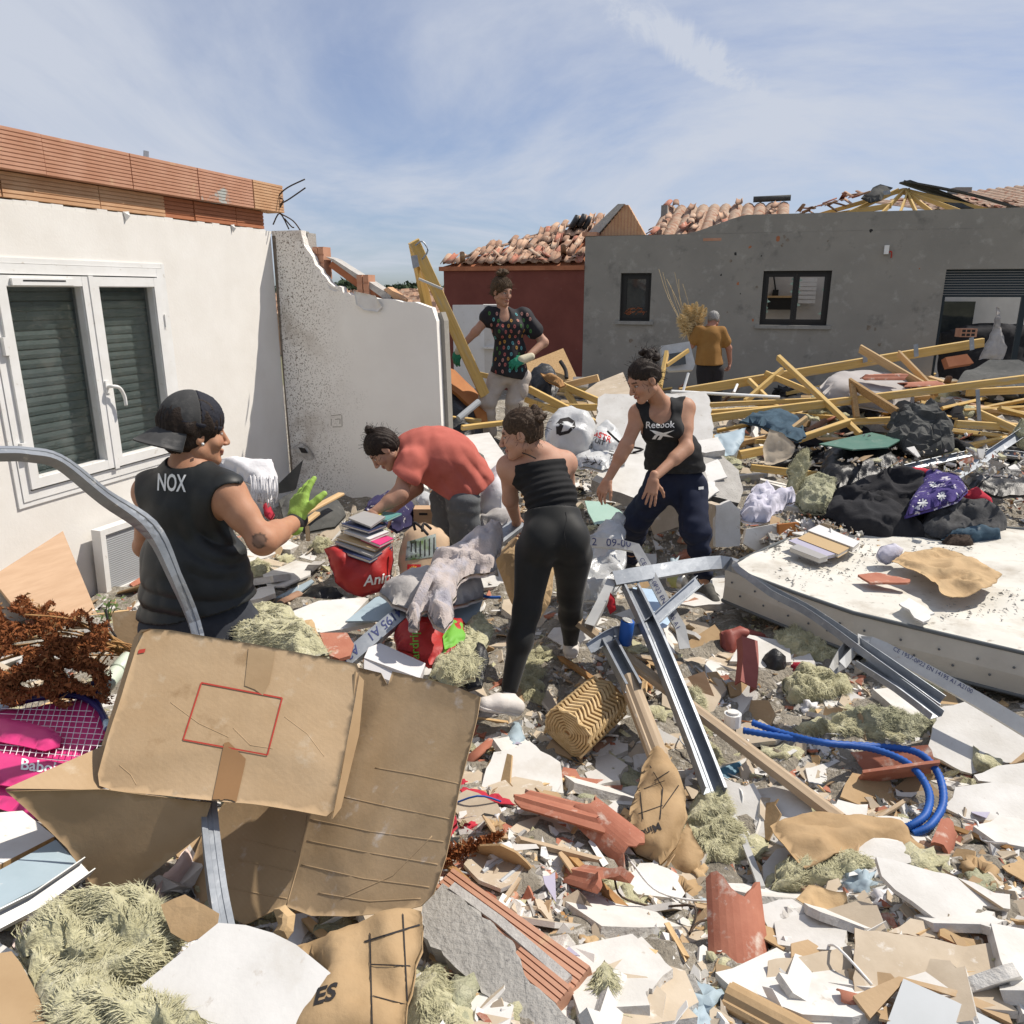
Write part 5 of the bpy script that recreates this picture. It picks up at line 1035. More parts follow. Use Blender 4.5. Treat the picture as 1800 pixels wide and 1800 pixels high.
sheet('front_face',None,None,'plaster',[(1258,888),(1284,880),(1302,896),(1300,960),(1258,962)],Y=[(1258,890,4.95),(1302,896,4.95),(1280,960,4.9)],th=.06,jag=.004,parent=blkq); sheet('side_face',None,None,'plasterback',[(1238,882),(1257,888),(1257,962),(1242,966)],Y=[(1238,884,5.15),(1257,890,4.96),(1250,960,5.02)],th=.05,parent=blkq)
sheet('beige_board','beige board in shadow between the spread legs','board','plasterback',[(1150,880),(1200,884),(1196,925),(1150,940),(1140,910)],Y=5.4,n=(0,-.95,.3),th=.03)
wb=soft('rubbish_bag','bulging white bag with black emblem behind the bun hairdo','plastic bag','white_bag',[(962,742),(978,724),(1000,720),(1016,728),(1036,732),(1048,752),(1046,778),(1030,802),(1000,806),(972,800),(958,780)],Y=[(965,742,5.6),(1045,750,5.6),(1000,803,5.4)],bulge=.16,amp=.028,freq=1.8,cell=.022,edge=.14,ridge=True)
for pl in ([(977,745),(984,737),(992,744),(986,760),(978,764)],[(984,736),(1000,733),(1010,740),(1006,744),(998,740),(986,741)],[(1010,740),(1012,750),(1000,762),(984,766),(979,762),(984,760),(998,757),(1006,748)]):decal('emblem',pl,wb,'ink',cell=4)
pb1=soft('plastic_bag','clear plastic bag with red and black lettering beside the white bag','plastic bag','white_bag',[(1040,762),(1062,742),(1090,760),(1098,790),(1070,800),(1042,790)],Y=[(1045,765,5.5),(1095,765,5.55),(1065,798,5.35)],bulge=.06,amp=.02,freq=5,cell=.02,edge=.06)
pxtext('A',(1047,764),(.8,-.4),(.4,-.9),20,pb1,'redprint2',.02); pxtext('STR',(1063,769),(.9,.4),(.3,-.95),15,pb1,'redprint2',.02); pxtext('UIT',(1054,777),(.9,.3),(.3,-.95),12,pb1,'ink',.02)
pb2=soft('plastic_bag','pale plastic bag with black scribble print below the white bag','plastic bag','white_bag',[(1008,808),(1040,795),(1075,785),(1105,790),(1098,815),(1060,825),(1030,820),(1020,822)],Y=[(1010,808,5.35),(1100,792,5.45),(1050,822,5.2)],bulge=.05,amp=.015,freq=5,cell=.02,edge=.05)
for i in range(16):x,y=1026+random.uniform(0,32),818-random.uniform(0,14); a=random.uniform(0,3); c,s=math.cos(a)*5,math.sin(a)*5; decal('scribble',[(x-c-1,y-s),(x+c-1,y+s),(x+c+1,y+s+1),(x-c+1,y-s+1)],pb2,'ink',cell=14)
pxtext('WANC',(1076,802),(.2,.95),(.95,-.2),12,pb2,'ink',.01)
line('black_cord',[(1068,758,5.4),(1090,778,5.3),(1108,785,5.3),(1130,790,5.25),(1112,796,5.25)],.008,'ink',pb1)
sheet('green_glass','pale green glass panel with dark rim left of the joggers','glass','glass_green',[(1028,880),(1060,882),(1088,896),(1098,905),(1075,918),(1046,922),(1034,900)],Y=[(1030,882,4.8),(1095,900,4.8),(1048,922,4.55)],th=.008)
soft('clear_plastic_sheet','crumpled clear plastic sheeting right of the leggings','plastic sheet','clear_plastic',[(1020,960),(1050,930),(1075,915),(1098,905),(1100,960),(1102,1000),(1085,1040),(1050,1055),(1020,1060),(1010,1010)],Y=[(1030,950,4.35),(1098,915,4.5),(1050,1055,3.9)],bulge=.08,amp=.03,freq=4,cell=.025,edge=.08,ridge=True)
line('plastic_rim',[(1050,922,4.5),(1075,930,4.4),(1098,905,4.55)],.006,'ink',bpy.data.objects['green_glass'])
soft('brown_paper','smooth brown paper sack between the leggings','paper bag','kraft_pale',[(868,980),(905,940),(925,960),(975,1000),(968,1060),(940,1100),(900,1060),(885,1020)],Y=[(905,945,4.0),(970,1020,3.85),(900,1060,3.75)],bulge=.09,amp=.012,freq=3,cell=.025,edge=.10,smooth=False)
rail('blue_hoop','thin blue plastic hoop beside the leggings','hoop','blue_conduit',[(846,1010,3.7),(836,1030,3.64),(852,1048,3.58),(880,1050,3.58)],circ(.008,8),k=5)
mir=sheet('mirror','light blue sheet of mirror with scalloped edge behind steel rails','mirror','mirror_blue',[(1112,1032),(1150,1036),(1168,1062),(1180,1090),(1172,1102),(1150,1108),(1128,1080)],Y=[(1115,1034,3.95),(1165,1060,3.9),(1150,1105,3.62)],th=.006)
can=empty('food_tin',G(1190,1022),'dented food tin with yellow label lying near the trainer','tin')
cyl('tin_body',None,None,'tin',at(1176,1018,4.45),at(1204,1024,4.38),.045,parent=can); cyl('paper_label',None,None,'tin_label',at(1178,1018,4.447),at(1196,1022,4.40),.0465,parent=can)
for px,py,ll in ((1098,1108,'deep blue drink can standing in the rubble under steel strip'),):
 c=empty('drink_can',at(px,py+20,3.38),ll,'can'); p=at(px,py+24,3.36); cyl('can_body',None,None,'blue_conduit',p,p+Vector((.01,.0,.12)),.033,parent=c); cyl('can_top',None,None,'tin',p+Vector((.01,0,.1205)),p+Vector((.011,0,.124)),.029,parent=c)
soft('red_ribbon','bright red ribbon scrap hanging under the white strip','fabric','red_scrap',[(1072,1042),(1080,1052),(1082,1072),(1072,1080),(1066,1066)],Y=3.6,n=(0,-.9,.4),bulge=.01,amp=.008,cell=.012,edge=.02)
# ---- mattress and what lies on it
mp=[onz(*p)for p in ((1274,1002,.40),(1390,940,.42),(1600,905,.44),(1900,930,.46),(1900,1160,.42),(1700,1118,.41),(1500,1078,.40),(1400,1046,.40))]
mtr=empty('mattress',Vector((2.6,4.4,.15)),'dirty white mattress lying across the rubble on the right','mattress')
top=[Vector((p.x,p.y,.41+.02*math.sin(p.x*2)))for p in mp]; V2,F2=fill2d([(p.x,p.y)for p in top],.06)
V=[Vector((x,y,.41+.02*math.sin(x*2)+.008*math.sin(x*9+y*7)))for x,y in V2]; k=len(V); be=boundary(F2)
obj('top',V+[v-Vector((0,0,.03))for v in V],[tuple(f)for f in F2]+[(a,b,b+k,a+k)for a,b in be],'mattress',mtr,True)
top_m=top; nP=len(top); ring0=top; V=[p+Vector((0,0,-.01))for p in ring0]+[p+Vector((.0,-.02 if p.y<4.6 else 0,-.11))for p in ring0]+[p+Vector((0,0,-.22))for p in ring0]
obj('side',V,[(i,(i+1)%nP,(i+1)%nP+nP,i+nP)for i in range(nP)]+[(i+nP,(i+1)%nP+nP,(i+1)%nP+2*nP,i+2*nP)for i in range(nP)]+[tuple(range(2*nP,3*nP))],'mattress_side',mtr)
for dz in (.0,-.215):
 V,F_=sweep([p+Vector((0,0,dz))for p in top+top[:1]],circ(.011,6)); obj('piping',V,F_,'piping',mtr,True)
fr_=[top[i]for i in (0,7,6,5,4)]
for i in range(len(fr_)-1):
 for j in range(3):
  for r_i in (0,1):
   t=(j+.3+.4*r_i)/3; p=fr_[i].lerp(fr_[i+1],t)+Vector((0,-.022,-.075-.065*r_i)); V,F_=sweep([p,p+Vector((0,-.006,0))],circ(.006,6)); obj('tuft_button',V,F_,'piping',mtr)
zt=.435
def zb(px,py,dz=0):p=onz(px,py,zt+dz); return (px,py,p.y)
for l_,q_,t_,c_ in (('thick white book on the mattress pile',[(1420,932),(1500,962),(1512,952),(1440,922)],.035,'bk_white'),('yellow-brown book in the mattress pile',[(1402,946),(1474,974),(1498,960),(1424,934)],.025,'bk_tan'),('grey magazine stack in the mattress pile',[(1386,950),(1450,978),(1476,972),(1406,944)],.02,'bk_lilac'),('pale open book at the front of the mattress pile',[(1388,962),(1440,982),(1456,978),(1402,956)],.03,'bk_grey')):
 book(l_,[zb(x,y,t_+.01)for x,y in q_],t_,c_,'books on the mattress')
bgp=soft('crumpled_paper','crumpled brown wrapping paper lying on the mattress','paper','kraft_pale',[(1568,985),(1590,968),(1640,966),(1690,972),(1740,1000),(1762,1010),(1745,1030),(1690,1045),(1662,1046),(1640,1020),(1600,1000)],Y=[zb(1580,975,.06),zb(1745,1010,.06),zb(1670,1044,.05)],bulge=.01,amp=.026,freq=2.6,cell=.018,edge=.06,ridge=True)
sheet('plaster_flake','white plaster flake on the front edge of the mattress','plaster','white_board',[(1582,1060),(1600,1052),(1640,1076),(1636,1090),(1618,1092)],Y=[zb(1590,1056,.01),zb(1640,1080,.01),zb(1618,1090,.012)],th=.01,jag=.005)
soft('white_sock_ball','rolled lilac-white cloth ball on the mattress','cloth','lilac_cloth',[(1542,975),(1550,960),(1570,955),(1588,966),(1580,984),(1560,992),(1546,986)],Y=zb(1565,985)[2],n=(0,-.8,.6),bulge=.05,amp=.008,freq=8,cell=.015,edge=.05)
sheet('torn_plank','reddish torn board scrap under the brown wrapping paper','board','tile',[(1508,1010),(1540,1006),(1600,1018),(1596,1024),(1530,1024)],Y=[zb(1510,1012,.02),zb(1600,1020,.02),zb(1540,1006,.02)],th=.012,jag=.003)
sheet('white_panel_scrap','white panel scrap standing at the right edge of the mattress','panel','white_board',[(1764,950),(1780,946),(1840,960),(1840,1025),(1785,1025)],Y=4.9,n=(-.4,-.85,.4),th=.015)
# clothes heap
soft('black_clothes_heap','heap of black clothes behind the mattress','clothes','black_cloth',[(1448,905),(1470,870),(1510,845),(1560,832),(1620,838),(1640,870),(1620,920),(1640,950),(1560,955),(1500,940)],Y=[(1460,880,5.4),(1620,850,5.6),(1560,952,5.0)],bulge=.09,amp=.05,freq=2.2,cell=.02,edge=.10,ridge=True)
scf=soft('nordic_scarf','purple and white snowflake-patterned knit lying on the black clothes','knitwear','nordic',[(1590,908),(1612,870),(1622,842),(1650,836),(1690,845),(1700,862),(1680,880),(1650,890),(1612,900)],Y=[(1600,890,5.18),(1690,850,5.3),(1640,890,5.05)],bulge=.07,amp=.018,freq=4,cell=.02,edge=.06)
for px,py,r in ((1622,884,9),(1655,872,8),(1640,852,6)):
 for i in range(4):
  a=math.pi*i/4; c,s=math.cos(a)*r,math.sin(a)*r*.85; decal('snowflake',[(px-c-s*.16,py-s+c*.16),(px+c-s*.16,py+s+c*.16),(px+c+s*.16,py+s-c*.16),(px-c+s*.16,py-s-c*.16)],scf,'whiteprint',off=.006,cell=20)
soft('red_knit','red and white knit peeping out behind the snowflake knit','knitwear','red_cloth',[(1570,836),(1582,826),(1620,826),(1660,838),(1650,846),(1610,840),(1580,842)],Y=5.6,n=TL,bulge=.05,amp=.012,cell=.02,edge=.04)
soft('red_knit','bright red cloth corner right of the snowflake knit','knitwear','red_cloth',[(1690,868),(1712,858),(1745,884),(1740,894),(1705,884)],Y=5.3,n=TL,bulge=.05,amp=.012,cell=.02,edge=.04)
soft('grey_clothes','folded charcoal jumpers in front of the snowflake knit','clothes','grey_knit',[(1612,930),(1630,900),(1670,880),(1720,886),(1758,905),(1768,930),(1750,945),(1690,950),(1640,945)],Y=[(1625,905,5.2),(1755,905,5.25),(1690,950,4.92)],bulge=.09,amp=.035,freq=2.6,cell=.02,edge=.10,ridge=True)
soft('blue_jeans','folded blue jeans under the charcoal jumpers','jeans','denim',[(1655,950),(1670,935),(1720,925),(1755,935),(1760,950),(1720,952)],Y=4.92,n=TL,bulge=.06,amp=.014,freq=6,cell=.02,edge=.05)
soft('dark_fur','dark brown furry thing under the jeans','fur','fur',[(1648,960),(1665,942),(1700,945),(1712,965),(1690,975),(1660,975)],Y=4.85,n=TL,bulge=.06,amp=.02,cell=.018,fib=900,edge=.05,fl=.03)
soft('white_clothes','lilac-white crumpled laundry left of the black clothes heap','laundry','lilac_cloth',[(1302,900),(1312,875),(1330,855),(1348,860),(1356,872),(1392,868),(1398,882),(1370,895),(1350,915),(1320,918),(1304,912)],Y=[(1310,880,5.3),(1395,875,5.4),(1340,915,5.1)],bulge=.09,amp=.03,freq=6,cell=.02,edge=.06,ridge=True)
sheet('white_carton','white carton side with rusty brown panel below the laundry','carton','white_board',[(1312,930),(1368,920),(1370,960),(1328,968),(1306,955)],Y=5.0,n=(0,-.95,.3),th=.05); sheet('rusty_panel','rusty orange panel beside the white carton','panel','orangeboard',[(1369,922),(1404,918),(1408,935),(1385,950),(1372,962)],Y=4.99,n=(.2,-.95,.2),th=.03)
for px,py,r in ((1420,925,16),(1310,905,12),(1330,945,10),(1775,1060,8)):soft('cotton_fluff','tuft of white pillow filling caught in the rubble','stuffing','white_cloth',[(px+r*math.cos(a/8*6.283)*random.uniform(.7,1.2),py+r*.7*math.sin(a/8*6.283))for a in range(8)],lift=.05,n=TL,bulge=.05,amp=.02,freq=8,cell=.015,edge=.04,fib=300,fl=.03,group='tufts of pillow filling')
# ---- timber heap at the back right, traced pieces first
TB=[('long yellow roof beam slanting up to the garage opening',(1195,690,8.2),(1728,602,8.5),.07,.13,0),('long yellow beam crossing the whole heap below the cushion',(1240,736,6.9),(1830,662,7.5),.06,.10,0),('yellow batten rising diagonally across the beams',(1368,628,7.7),(1512,764,6.7),.06,.08,.3),('short yellow batten with sawn end at the foot of the diagonal',(1404,772,6.6),(1492,742,6.8),.06,.09,.3),('splintered pale stake pointing up beside green cloth',(1376,766,6.5),(1416,736,6.6),.05,.06,.2),('splintered wide brown plank leaning over the long roof beam',(1514,614,8.1),(1640,688,7.5),.03,.14,.5),('shorter brown plank beside the splintered wide plank',(1580,622,8.0),(1648,692,7.5),.03,.13,.5),('speckled chipboard plank lying on the grey cushion',(1494,672,7.3),(1578,726,6.7),.04,.13,.4),('upright yellow post under the chipboard plank',(1498,676,7.25),(1506,735,7.0),.07,.07,0),('thin yellow batten lying behind the tank-top woman',(1242,712,7.2),(1500,700,7.6),.05,.06,0),('yellow batten below the metal tube',(1248,725,7.0),(1395,716,7.2),.05,.07,.1),('yellow truss web under the long roof beam',(1310,706,7.9),(1375,650,8.2),.06,.08,0),('second yellow truss web under the long roof beam',(1345,656,8.2),(1425,690,7.9),.06,.08,0),('short yellow strut near the man in ochre',(1316,668,8.2),(1348,700,7.9),.06,.07,0),('upright yellow timber left of the pampas carrier',(1160,680,8.3),(1172,620,8.6),.06,.11,0),('thin yellow batten fixed to the upright timber',(1172,642,8.5),(1210,616,8.7),.04,.06,0),('yellow batten low in the heap above the black clothes',(1480,742,6.9),(1570,738,7.0),.06,.08,0),('yellow beam low at right below the steel clip',(1680,745,6.8),(1800,752,6.9),.06,.09,0),('yellow beam leaning at the right edge',(1720,726,7.0),(1830,776,6.6),.06,.09,0),('yellow beam near the right edge under the long crossing beam',(1700,690,7.6),(1830,684,7.7),.06,.10,0),('broken yellow batten end beside insulation in the dark gap',(1300,800,6.3),(1350,790,6.5),.06,.10,0),('pale yellow board stub under the green panel',(1490,818,6.2),(1550,830,6.1),.06,.10,0),('yellow board under the torn beige cardboard',(1320,822,6.2),(1460,838,6.1),.05,.08,0),('yellow batten running down behind the white rubbish bag',(930,684,7.5),(1062,752,6.9),.06,.09,0),('long thin yellow batten left of the white rubbish bag',(918,700,7.5),(1010,735,7.1),.05,.07,0),('yellow beam behind the beige-trousered woman',(930,716,7.6),(1050,716,7.5),.05,.09,0),('yellow batten end sticking out by the sloping concrete',(985,676,8.2),(1052,705,7.7),.05,.09,0),('curved pale yellow timber by the black rubbish sacks',(975,682,8.4),(1052,664,8.2),.05,.10,.2),('short yellow timber stump under the curved timber',(996,690,8.1),(1012,714,7.9),.07,.08,0),('yellow plank beside the beige trousers',(775,735,6.9),(845,742,7.0),.05,.08,.2),('small yellow frame piece at the foot of the leaning truss',(812,752,6.6),(895,742,6.9),.05,.06,.2),('yellow timber foot of the leaning truss by the white wall',(775,690,7.2),(785,735,6.9),.05,.05,0),('yellow batten behind the gloved hand',(830,655,7.7),(905,672,7.9),.05,.07,0)]
for i,(l_,a,b,w,h,ro)in enumerate(TB):beam('roof_timber',l_,'timber','chipboard' if 'chipboard' in l_ else 'timber_pale' if 'brown' in l_ or 'pale' in l_ else 'timber',at(*a),at(*b),w*.68,h*.72,ro,group='broken roof timbers',ragged=.02 if ('splinter' in l_ or 'broken' in l_)else 0)
tw=empty('leaning_truss',at(850,690,7.2),'tall yellow roof truss leaning beside the white wall','roof truss')
beam('chord',None,None,'timber',at(727,424,6.75),at(852,694,7.2),.05,.095,parent=tw,roll=.4); beam('chord',None,None,'timber',at(728,430,6.78),at(752,545,7.0),.05,.085,parent=tw,roll=.4)
sheet('nail_plate',None,None,'galv',[(722,450),(733,448),(737,468),(726,472)],Y=6.68,n=(-.3,-.9,.1),th=.003,parent=tw)
line('hook',[(730,432,6.7),(742,424,6.7),(752,440,6.7),(742,456,6.7)],.007,'galv',tw); beam('white_strip',None,None,'galv_white',at(736,490,6.75),at(778,508,6.75),.03,.02,parent=tw)
for px,py in ((1520,624),(1610,614),(1708,602)):sheet('joist_clip','galvanised clip strapped round the long roof beam','metal clip','galv',[(px-4,py-8),(px+4,py-10),(px+5,py+12),(px-3,py+14)],Y=8.32,n=(0,-1,.1),th=.004,group='clips on the long roof beam')
for q in ([(1715,685),(1722,684),(1726,750),(1719,752)],):sheet('steel_clip','long perforated steel clip standing in the heap at right','metal clip','galv',q,Y=6.9,n=(0,-1,.1),th=.006)
for l_,a,b in (('white curtain tube lying along the beams',(1180,688,6.9),(1370,698,7.1)),('thin steel strap sticking up near the man',(1200,690,7.6),(1210,656,7.7)),('steel strap near the truss webs',(1290,690,7.6),(1296,676,7.7))):V,F_=sweep([at(*a),at(*b)],circ(.014,8)); tag(obj('tube',V,F_,'white_pvc'),l_,'tube')
sheet('orange_board','orange-brown curved board leaning behind the white wall end','board','orangeboard',[(775,640),(800,650),(835,682),(852,705),(858,745),(845,750),(830,715),(806,690),(775,668)],Y=[(778,645,7.3),(850,705,7.3),(845,748,7.0)],th=.03,warp=.01)
soft('black_rubbish_sack','black rubbish sack behind the beige trousers','rubbish sack','black_plastic',[(780,690),(800,690),(830,720),(850,760),(830,775),(785,765)],Y=[(785,695,7.3),(845,745,7.2),(790,765,6.8)],bulge=.1,amp=.03,cell=.04,edge=.1); rail('grey_pipe','grey plastic pipe in front of the black rubbish sack','pipe','grey_board',[(806,736,6.75),(842,706,6.9)],circ(.03,10),k=1)
soft('black_rubbish_sack','shiny black rubbish sack right of the beige trousers','rubbish sack','black_plastic',[(930,660),(950,648),(975,655),(985,680),(970,700),(940,695)],Y=[(935,662,8.0),(980,665,8.0),(955,698,7.7)],bulge=.14,amp=.03,cell=.04,edge=.12); soft('fur_collar','brown fur collar on the black rubbish sack','fur','dried_pale',[(950,655),(975,662),(995,676),(985,680),(960,668)],Y=7.7,n=TL,bulge=.06,amp=.01,cell=.03,edge=.05)
wc=empty('white_cupboard',at(850,690,8.4),'white cupboard carcass standing behind the patterned blouse','cupboard')
MB().box(-.2,.2,0,.02,0,.9).map(lambda x,y,z:at(830,660,8.6)+Vector((x,y+(x+.2)*.3,z-.15))).build('door','white_pvc',wc); MB().box(0,.25,0,.3,0,.85).map(lambda x,y,z:at(850,655,8.7)+Vector((x,y,z-.12))).build('carcass','white_board',wc); MB().box(0,.3,-.02,.28,.38,.40).map(lambda x,y,z:at(850,655,8.68)+Vector((x,y,z-.12))).build('shelf','white_pvc',wc)
sheet('osb_board','brown board leaning on the red wall','board','chipboard',[(925,638),(990,612),(1016,668),(960,670),(930,660)],Y=[(930,640,10.2),(992,615,10.5),(970,668,9.8)],th=.02); rail('black_hose','short black hose on the leaning brown board','hose','ink',[(985,635,10.0),(994,650,9.9),(996,665,9.8)],circ(.025,8),k=3)
sheet('sloping_concrete','smooth beige concrete slab sloping behind the head of tank-top woman','slab','plasterback',[(1025,690),(1050,672),(1095,654),(1110,690),(1110,720),(1045,730)],Y=[(1030,690,8.4),(1100,656,8.8),(1060,725,7.7)],th=.05)
sheet('printed_box','small printed carton by the beige concrete slab','box','white_board',[(1008,662),(1036,663),(1034,680),(1010,678)],Y=8.5,n=(0,-.9,.3),th=.08)
kl=empty('oven',at(1185,645,10.2),'wrecked silver oven casing behind the tank-top woman','oven'); sheet('casing',None,None,'galv_white',[(1162,608),(1212,600),(1222,640),(1218,650),(1178,652),(1165,640)],Y=10.2,n=(0,-.95,.3),th=.1,parent=kl); sheet('door_window',None,None,'glass_dark',[(1176,622),(1204,618),(1206,640),(1178,644)],Y=10.12,n=(0,-.95,.3),th=.01,parent=kl)
soft('grey_cushion','large grey sofa cushion lying among the beams','cushion','cushion',[(1440,680),(1460,668),(1510,666),(1560,672),(1600,690),(1608,712),(1560,722),(1500,712),(1455,702)],Y=[(1445,684,7.6),(1605,700,7.6),(1530,720,7.2)],bulge=.14,amp=.01,freq=2,cell=.04,edge=.13)
soft('roofing_felt','crumpled charcoal roofing felt standing in the middle of the heap','roofing felt','felt',[(1560,745),(1575,715),(1600,712),(1612,720),(1632,706),(1660,722),(1675,758),(1680,790),(1640,800),(1600,795),(1562,770)],Y=[(1565,745,6.6),(1660,725,6.6),(1620,797,6.1)],bulge=.06,amp=.05,freq=3,cell=.03,edge=.08,ridge=True,smooth=False)
sheet('green_sheet','dark green mottled panel sheet lying in front of the roofing felt','panel','greenpanel',[(1440,780),(1485,770),(1532,760),(1585,772),(1560,786),(1500,790)],Y=[(1445,780,6.1),(1580,772,6.3),(1500,789,5.95)],th=.01)
sheet('dark_tarpaulin','grey tarpaulin sheet draped at the garage opening','tarpaulin','felt',[(1668,690),(1700,650),(1740,632),(1790,636),(1830,650),(1830,690),(1780,672),(1720,690)],Y=[(1680,690,8.2),(1745,634,9.2),(1820,680,8.2)],th=.01,warp=.02)
soft('curtain','pale grey curtain hanging in the garage opening','curtain','grey_cloth',[(1722,632),(1735,600),(1748,575),(1752,540),(1757,540),(1760,580),(1770,610),(1764,632)],Y=11.5,n=(0,-1,.1),bulge=.06,amp=.03,freq=5,cell=.05,edge=.06)
sf=soft('dark_sofa','dark sofa heap inside the garage opening','sofa','black_cloth',[(1650,620),(1655,585),(1690,572),(1760,568),(1830,570),(1830,715),(1700,715),(1650,715)],Y=14.6,n=(0,-.95,.3),bulge=.3,amp=.06,freq=1.5,cell=.1,edge=.3)
hb=empty('hollow_brick',at(1697,588,12.6),'hollow orange brick lying on the sofa inside the garage','brick'); MB().box(-.13,.13,-.08,.08,0,.13).map(lambda x,y,z:at(1697,592,12.6)+Vector((x,y,z))).build('body','brick',hb)
for i in range(3):
 for j in range(2):MB().box(-.11+i*.075,-.055+i*.075,-.083,-.0805,.015+j*.06,.055+j*.06).map(lambda x,y,z:at(1697,592,12.6)+Vector((x,y,z))).build('hole','frame_dark',hb)
sheet('brick_slab','red brick block lying in the garage entrance','brick','brick_dark',[(1662,628),(1700,622),(1712,638),(1668,645)],Y=11.6,n=(0,-.9,.4),th=.12)
soft('dark_cloth','dark teal cloth hanging below the crossing beam','cloth','denim',[(1300,740),(1330,728),(1370,722),(1400,735),(1420,765),(1400,775),(1370,762),(1330,745)],Y=[(1305,738,6.7),(1400,738,6.8),(1405,772,6.4)],bulge=.05,amp=.03,freq=4,cell=.03,edge=.06); soft('blue_tarp','dusty blue tarp beside the concrete slabs','tarpaulin','blue_board',[(1256,765),(1310,752),(1308,775),(1290,800),(1276,802)],Y=[(1258,766,6.2),(1308,755,6.3),(1285,800,5.9)],bulge=.02,amp=.015,cell=.03,edge=.05)
soft('torn_cardboard','torn beige cardboard standing in the dark gap','cardboard','plasterback',[(1340,790),(1352,755),(1375,760),(1398,785),(1390,805),(1362,818),(1345,815)],Y=6.15,n=(-.1,-.85,.5),bulge=.0,amp=.02,freq=3,cell=.03)
soft('insulation_tuft','hanging insulation strand in the dark gap of the heap','insulation','wool',[(1385,830),(1400,798),(1418,792),(1424,815),(1405,850),(1398,880),(1385,870)],Y=5.9,n=(0,-.9,.4),bulge=.08,amp=.03,cell=.022,fib=900,edge=.06); soft('insulation_tuft','dark olive insulation lump left of the black clothes heap','insulation','wool_grey',[(1395,880),(1410,850),(1440,838),(1470,850),(1472,880),(1450,905),(1415,900)],Y=[(1400,870,5.8),(1470,855,5.8),(1440,905,5.5)],bulge=.12,amp=.03,cell=.025,fib=1200,edge=.1)
soft('black_sack','big black sack filling the dark gap under the heap','rubbish sack','black_plastic',[(1440,840),(1450,800),(1490,790),(1560,790),(1580,825),(1520,850),(1470,860)],Y=[(1450,815,6.2),(1570,800,6.3),(1500,855,5.8)],bulge=.12,amp=.04,cell=.04,edge=.12); soft('black_sack','flat black plastic sheet at the right edge of the heap','plastic sheet','black_plastic',[(1690,840),(1730,830),(1830,845),(1830,870),(1760,872),(1710,862)],Y=[(1700,845,5.9),(1820,850,5.9),(1760,870,5.6)],bulge=.06,amp=.03,cell=.04,edge=.08)
soft('insulation_tuft','insulation wad stuck on the slanting double rail','insulation','wool',[(1780,760),(1796,735),(1815,740),(1820,790),(1790,785)],Y=6.0,n=(0,-.9,.4),bulge=.08,amp=.03,cell=.025,fib=500,edge=.06)
arch_tile('roof_tile_piece','broken tile lying on the grey sofa cushion','tile',1555,664,.35,.10,R(80),0,0,0,2,Y=7.4,grooves=1); arch_tile('roof_tile_piece','dark red tile at the foot of the brown planks','tile',1618,678,.35,.12,R(90),0,0,0,1.6,Y=7.5)
# ---- right foreground
cond=empty('blue_conduit_loop',G(1600,1400),'ribbed bright blue conduit looping across the right foreground','conduit')
def ribbed(pts,r):
 S=smoothpts(pts,16); sc=[1+(.12 if i%2 else -.10)for i in range(len(S))]; return sweep(S,circ(r,10),scales=sc)
V,F_=ribbed([at(1306,1284,2.86),at(1380,1296,2.80),at(1470,1308,2.74),at(1540,1318,2.70),at(1600,1345,2.60),at(1632,1390,2.46),at(1628,1430,2.34),at(1600,1452,2.30),at(1585,1455,2.32)],.0135); obj('hose',V,F_,'blue_conduit',cond,True)
V,F_=ribbed([at(1322,1270,2.90),at(1380,1290,2.82),at(1450,1306,2.72),at(1540,1312,2.74),at(1610,1322,2.66),at(1648,1358,2.54),at(1658,1410,2.40),at(1636,1450,2.30),at(1604,1466,2.28)],.0135); obj('hose',V,F_,'blue_conduit',cond,True)
V,F_=sweep([at(1296,1266,2.91),at(1324,1270,2.90)],circ(.003,5)); obj('wire',V,F_,'copper',cond)
jb=empty('junction_box',G(1288,1270),'small white electrical junction box at the end of the conduit','junction box'); p=at(1288,1264,2.90); V,F_=sweep([p+Vector((0,0,-.03)),p+Vector((0,.003,.025))],circ(.036,12)); obj('housing',V,F_,'white_pvc',jb); V,F_=sweep([p+Vector((0,.003,.026)),p+Vector((0,.004,.034))],circ(.026,12)); obj('lid',V,F_,'white_board',jb)
sheet('blue_patterned_pouch','small dark blue striped pouch left of the brown moulding','pouch','blue_pattern',[(1262,1352),(1300,1338),(1318,1370),(1278,1390)],lift=.05,n=(.1,-.4,.9),th=.02)
arch_tile('roof_tile_piece','cupped clay roof tile inside the blue conduit loop','tile',1567,1384,.26,.15,R(75),R(165),R(-15),.11,2.0,grooves=1); arch_tile('roof_tile_piece','big smooth clay tile standing at the bottom right of centre','tile',1298,1690,.34,.11,R(-8),R(28),R(8),.03,1.9,taper=.9); arch_tile('roof_tile_piece','small broken clay tile at right of the brown paper','tile',1655,1502,.13,.06,R(-40),R(10),R(40),.06,1.5)
soft('brown_paper','large folded brown wrapping paper in the right foreground','paper','kraft',[(1346,1456),(1380,1436),(1440,1430),(1500,1438),(1560,1446),(1566,1418),(1580,1440),(1600,1470),(1640,1500),(1650,1520),(1590,1526),(1560,1496),(1480,1500),(1420,1520),(1380,1490)],Y=[(1360,1450,2.30),(1600,1470,2.26),(1440,1520,2.06)],bulge=.012,amp=.034,freq=1.8,cell=.018,edge=.05,ridge=True)
soft('brown_paper','torn brown paper piece behind the plaster lump','paper','kraft_pale',[(1395,1580),(1420,1560),(1490,1566),(1500,1600),(1600,1610),(1650,1640),(1600,1650),(1500,1625),(1440,1620)],lift=.05,n=(0,-.3,.95),bulge=.01,amp=.022,freq=2.2,cell=.016,edge=.05,ridge=True)
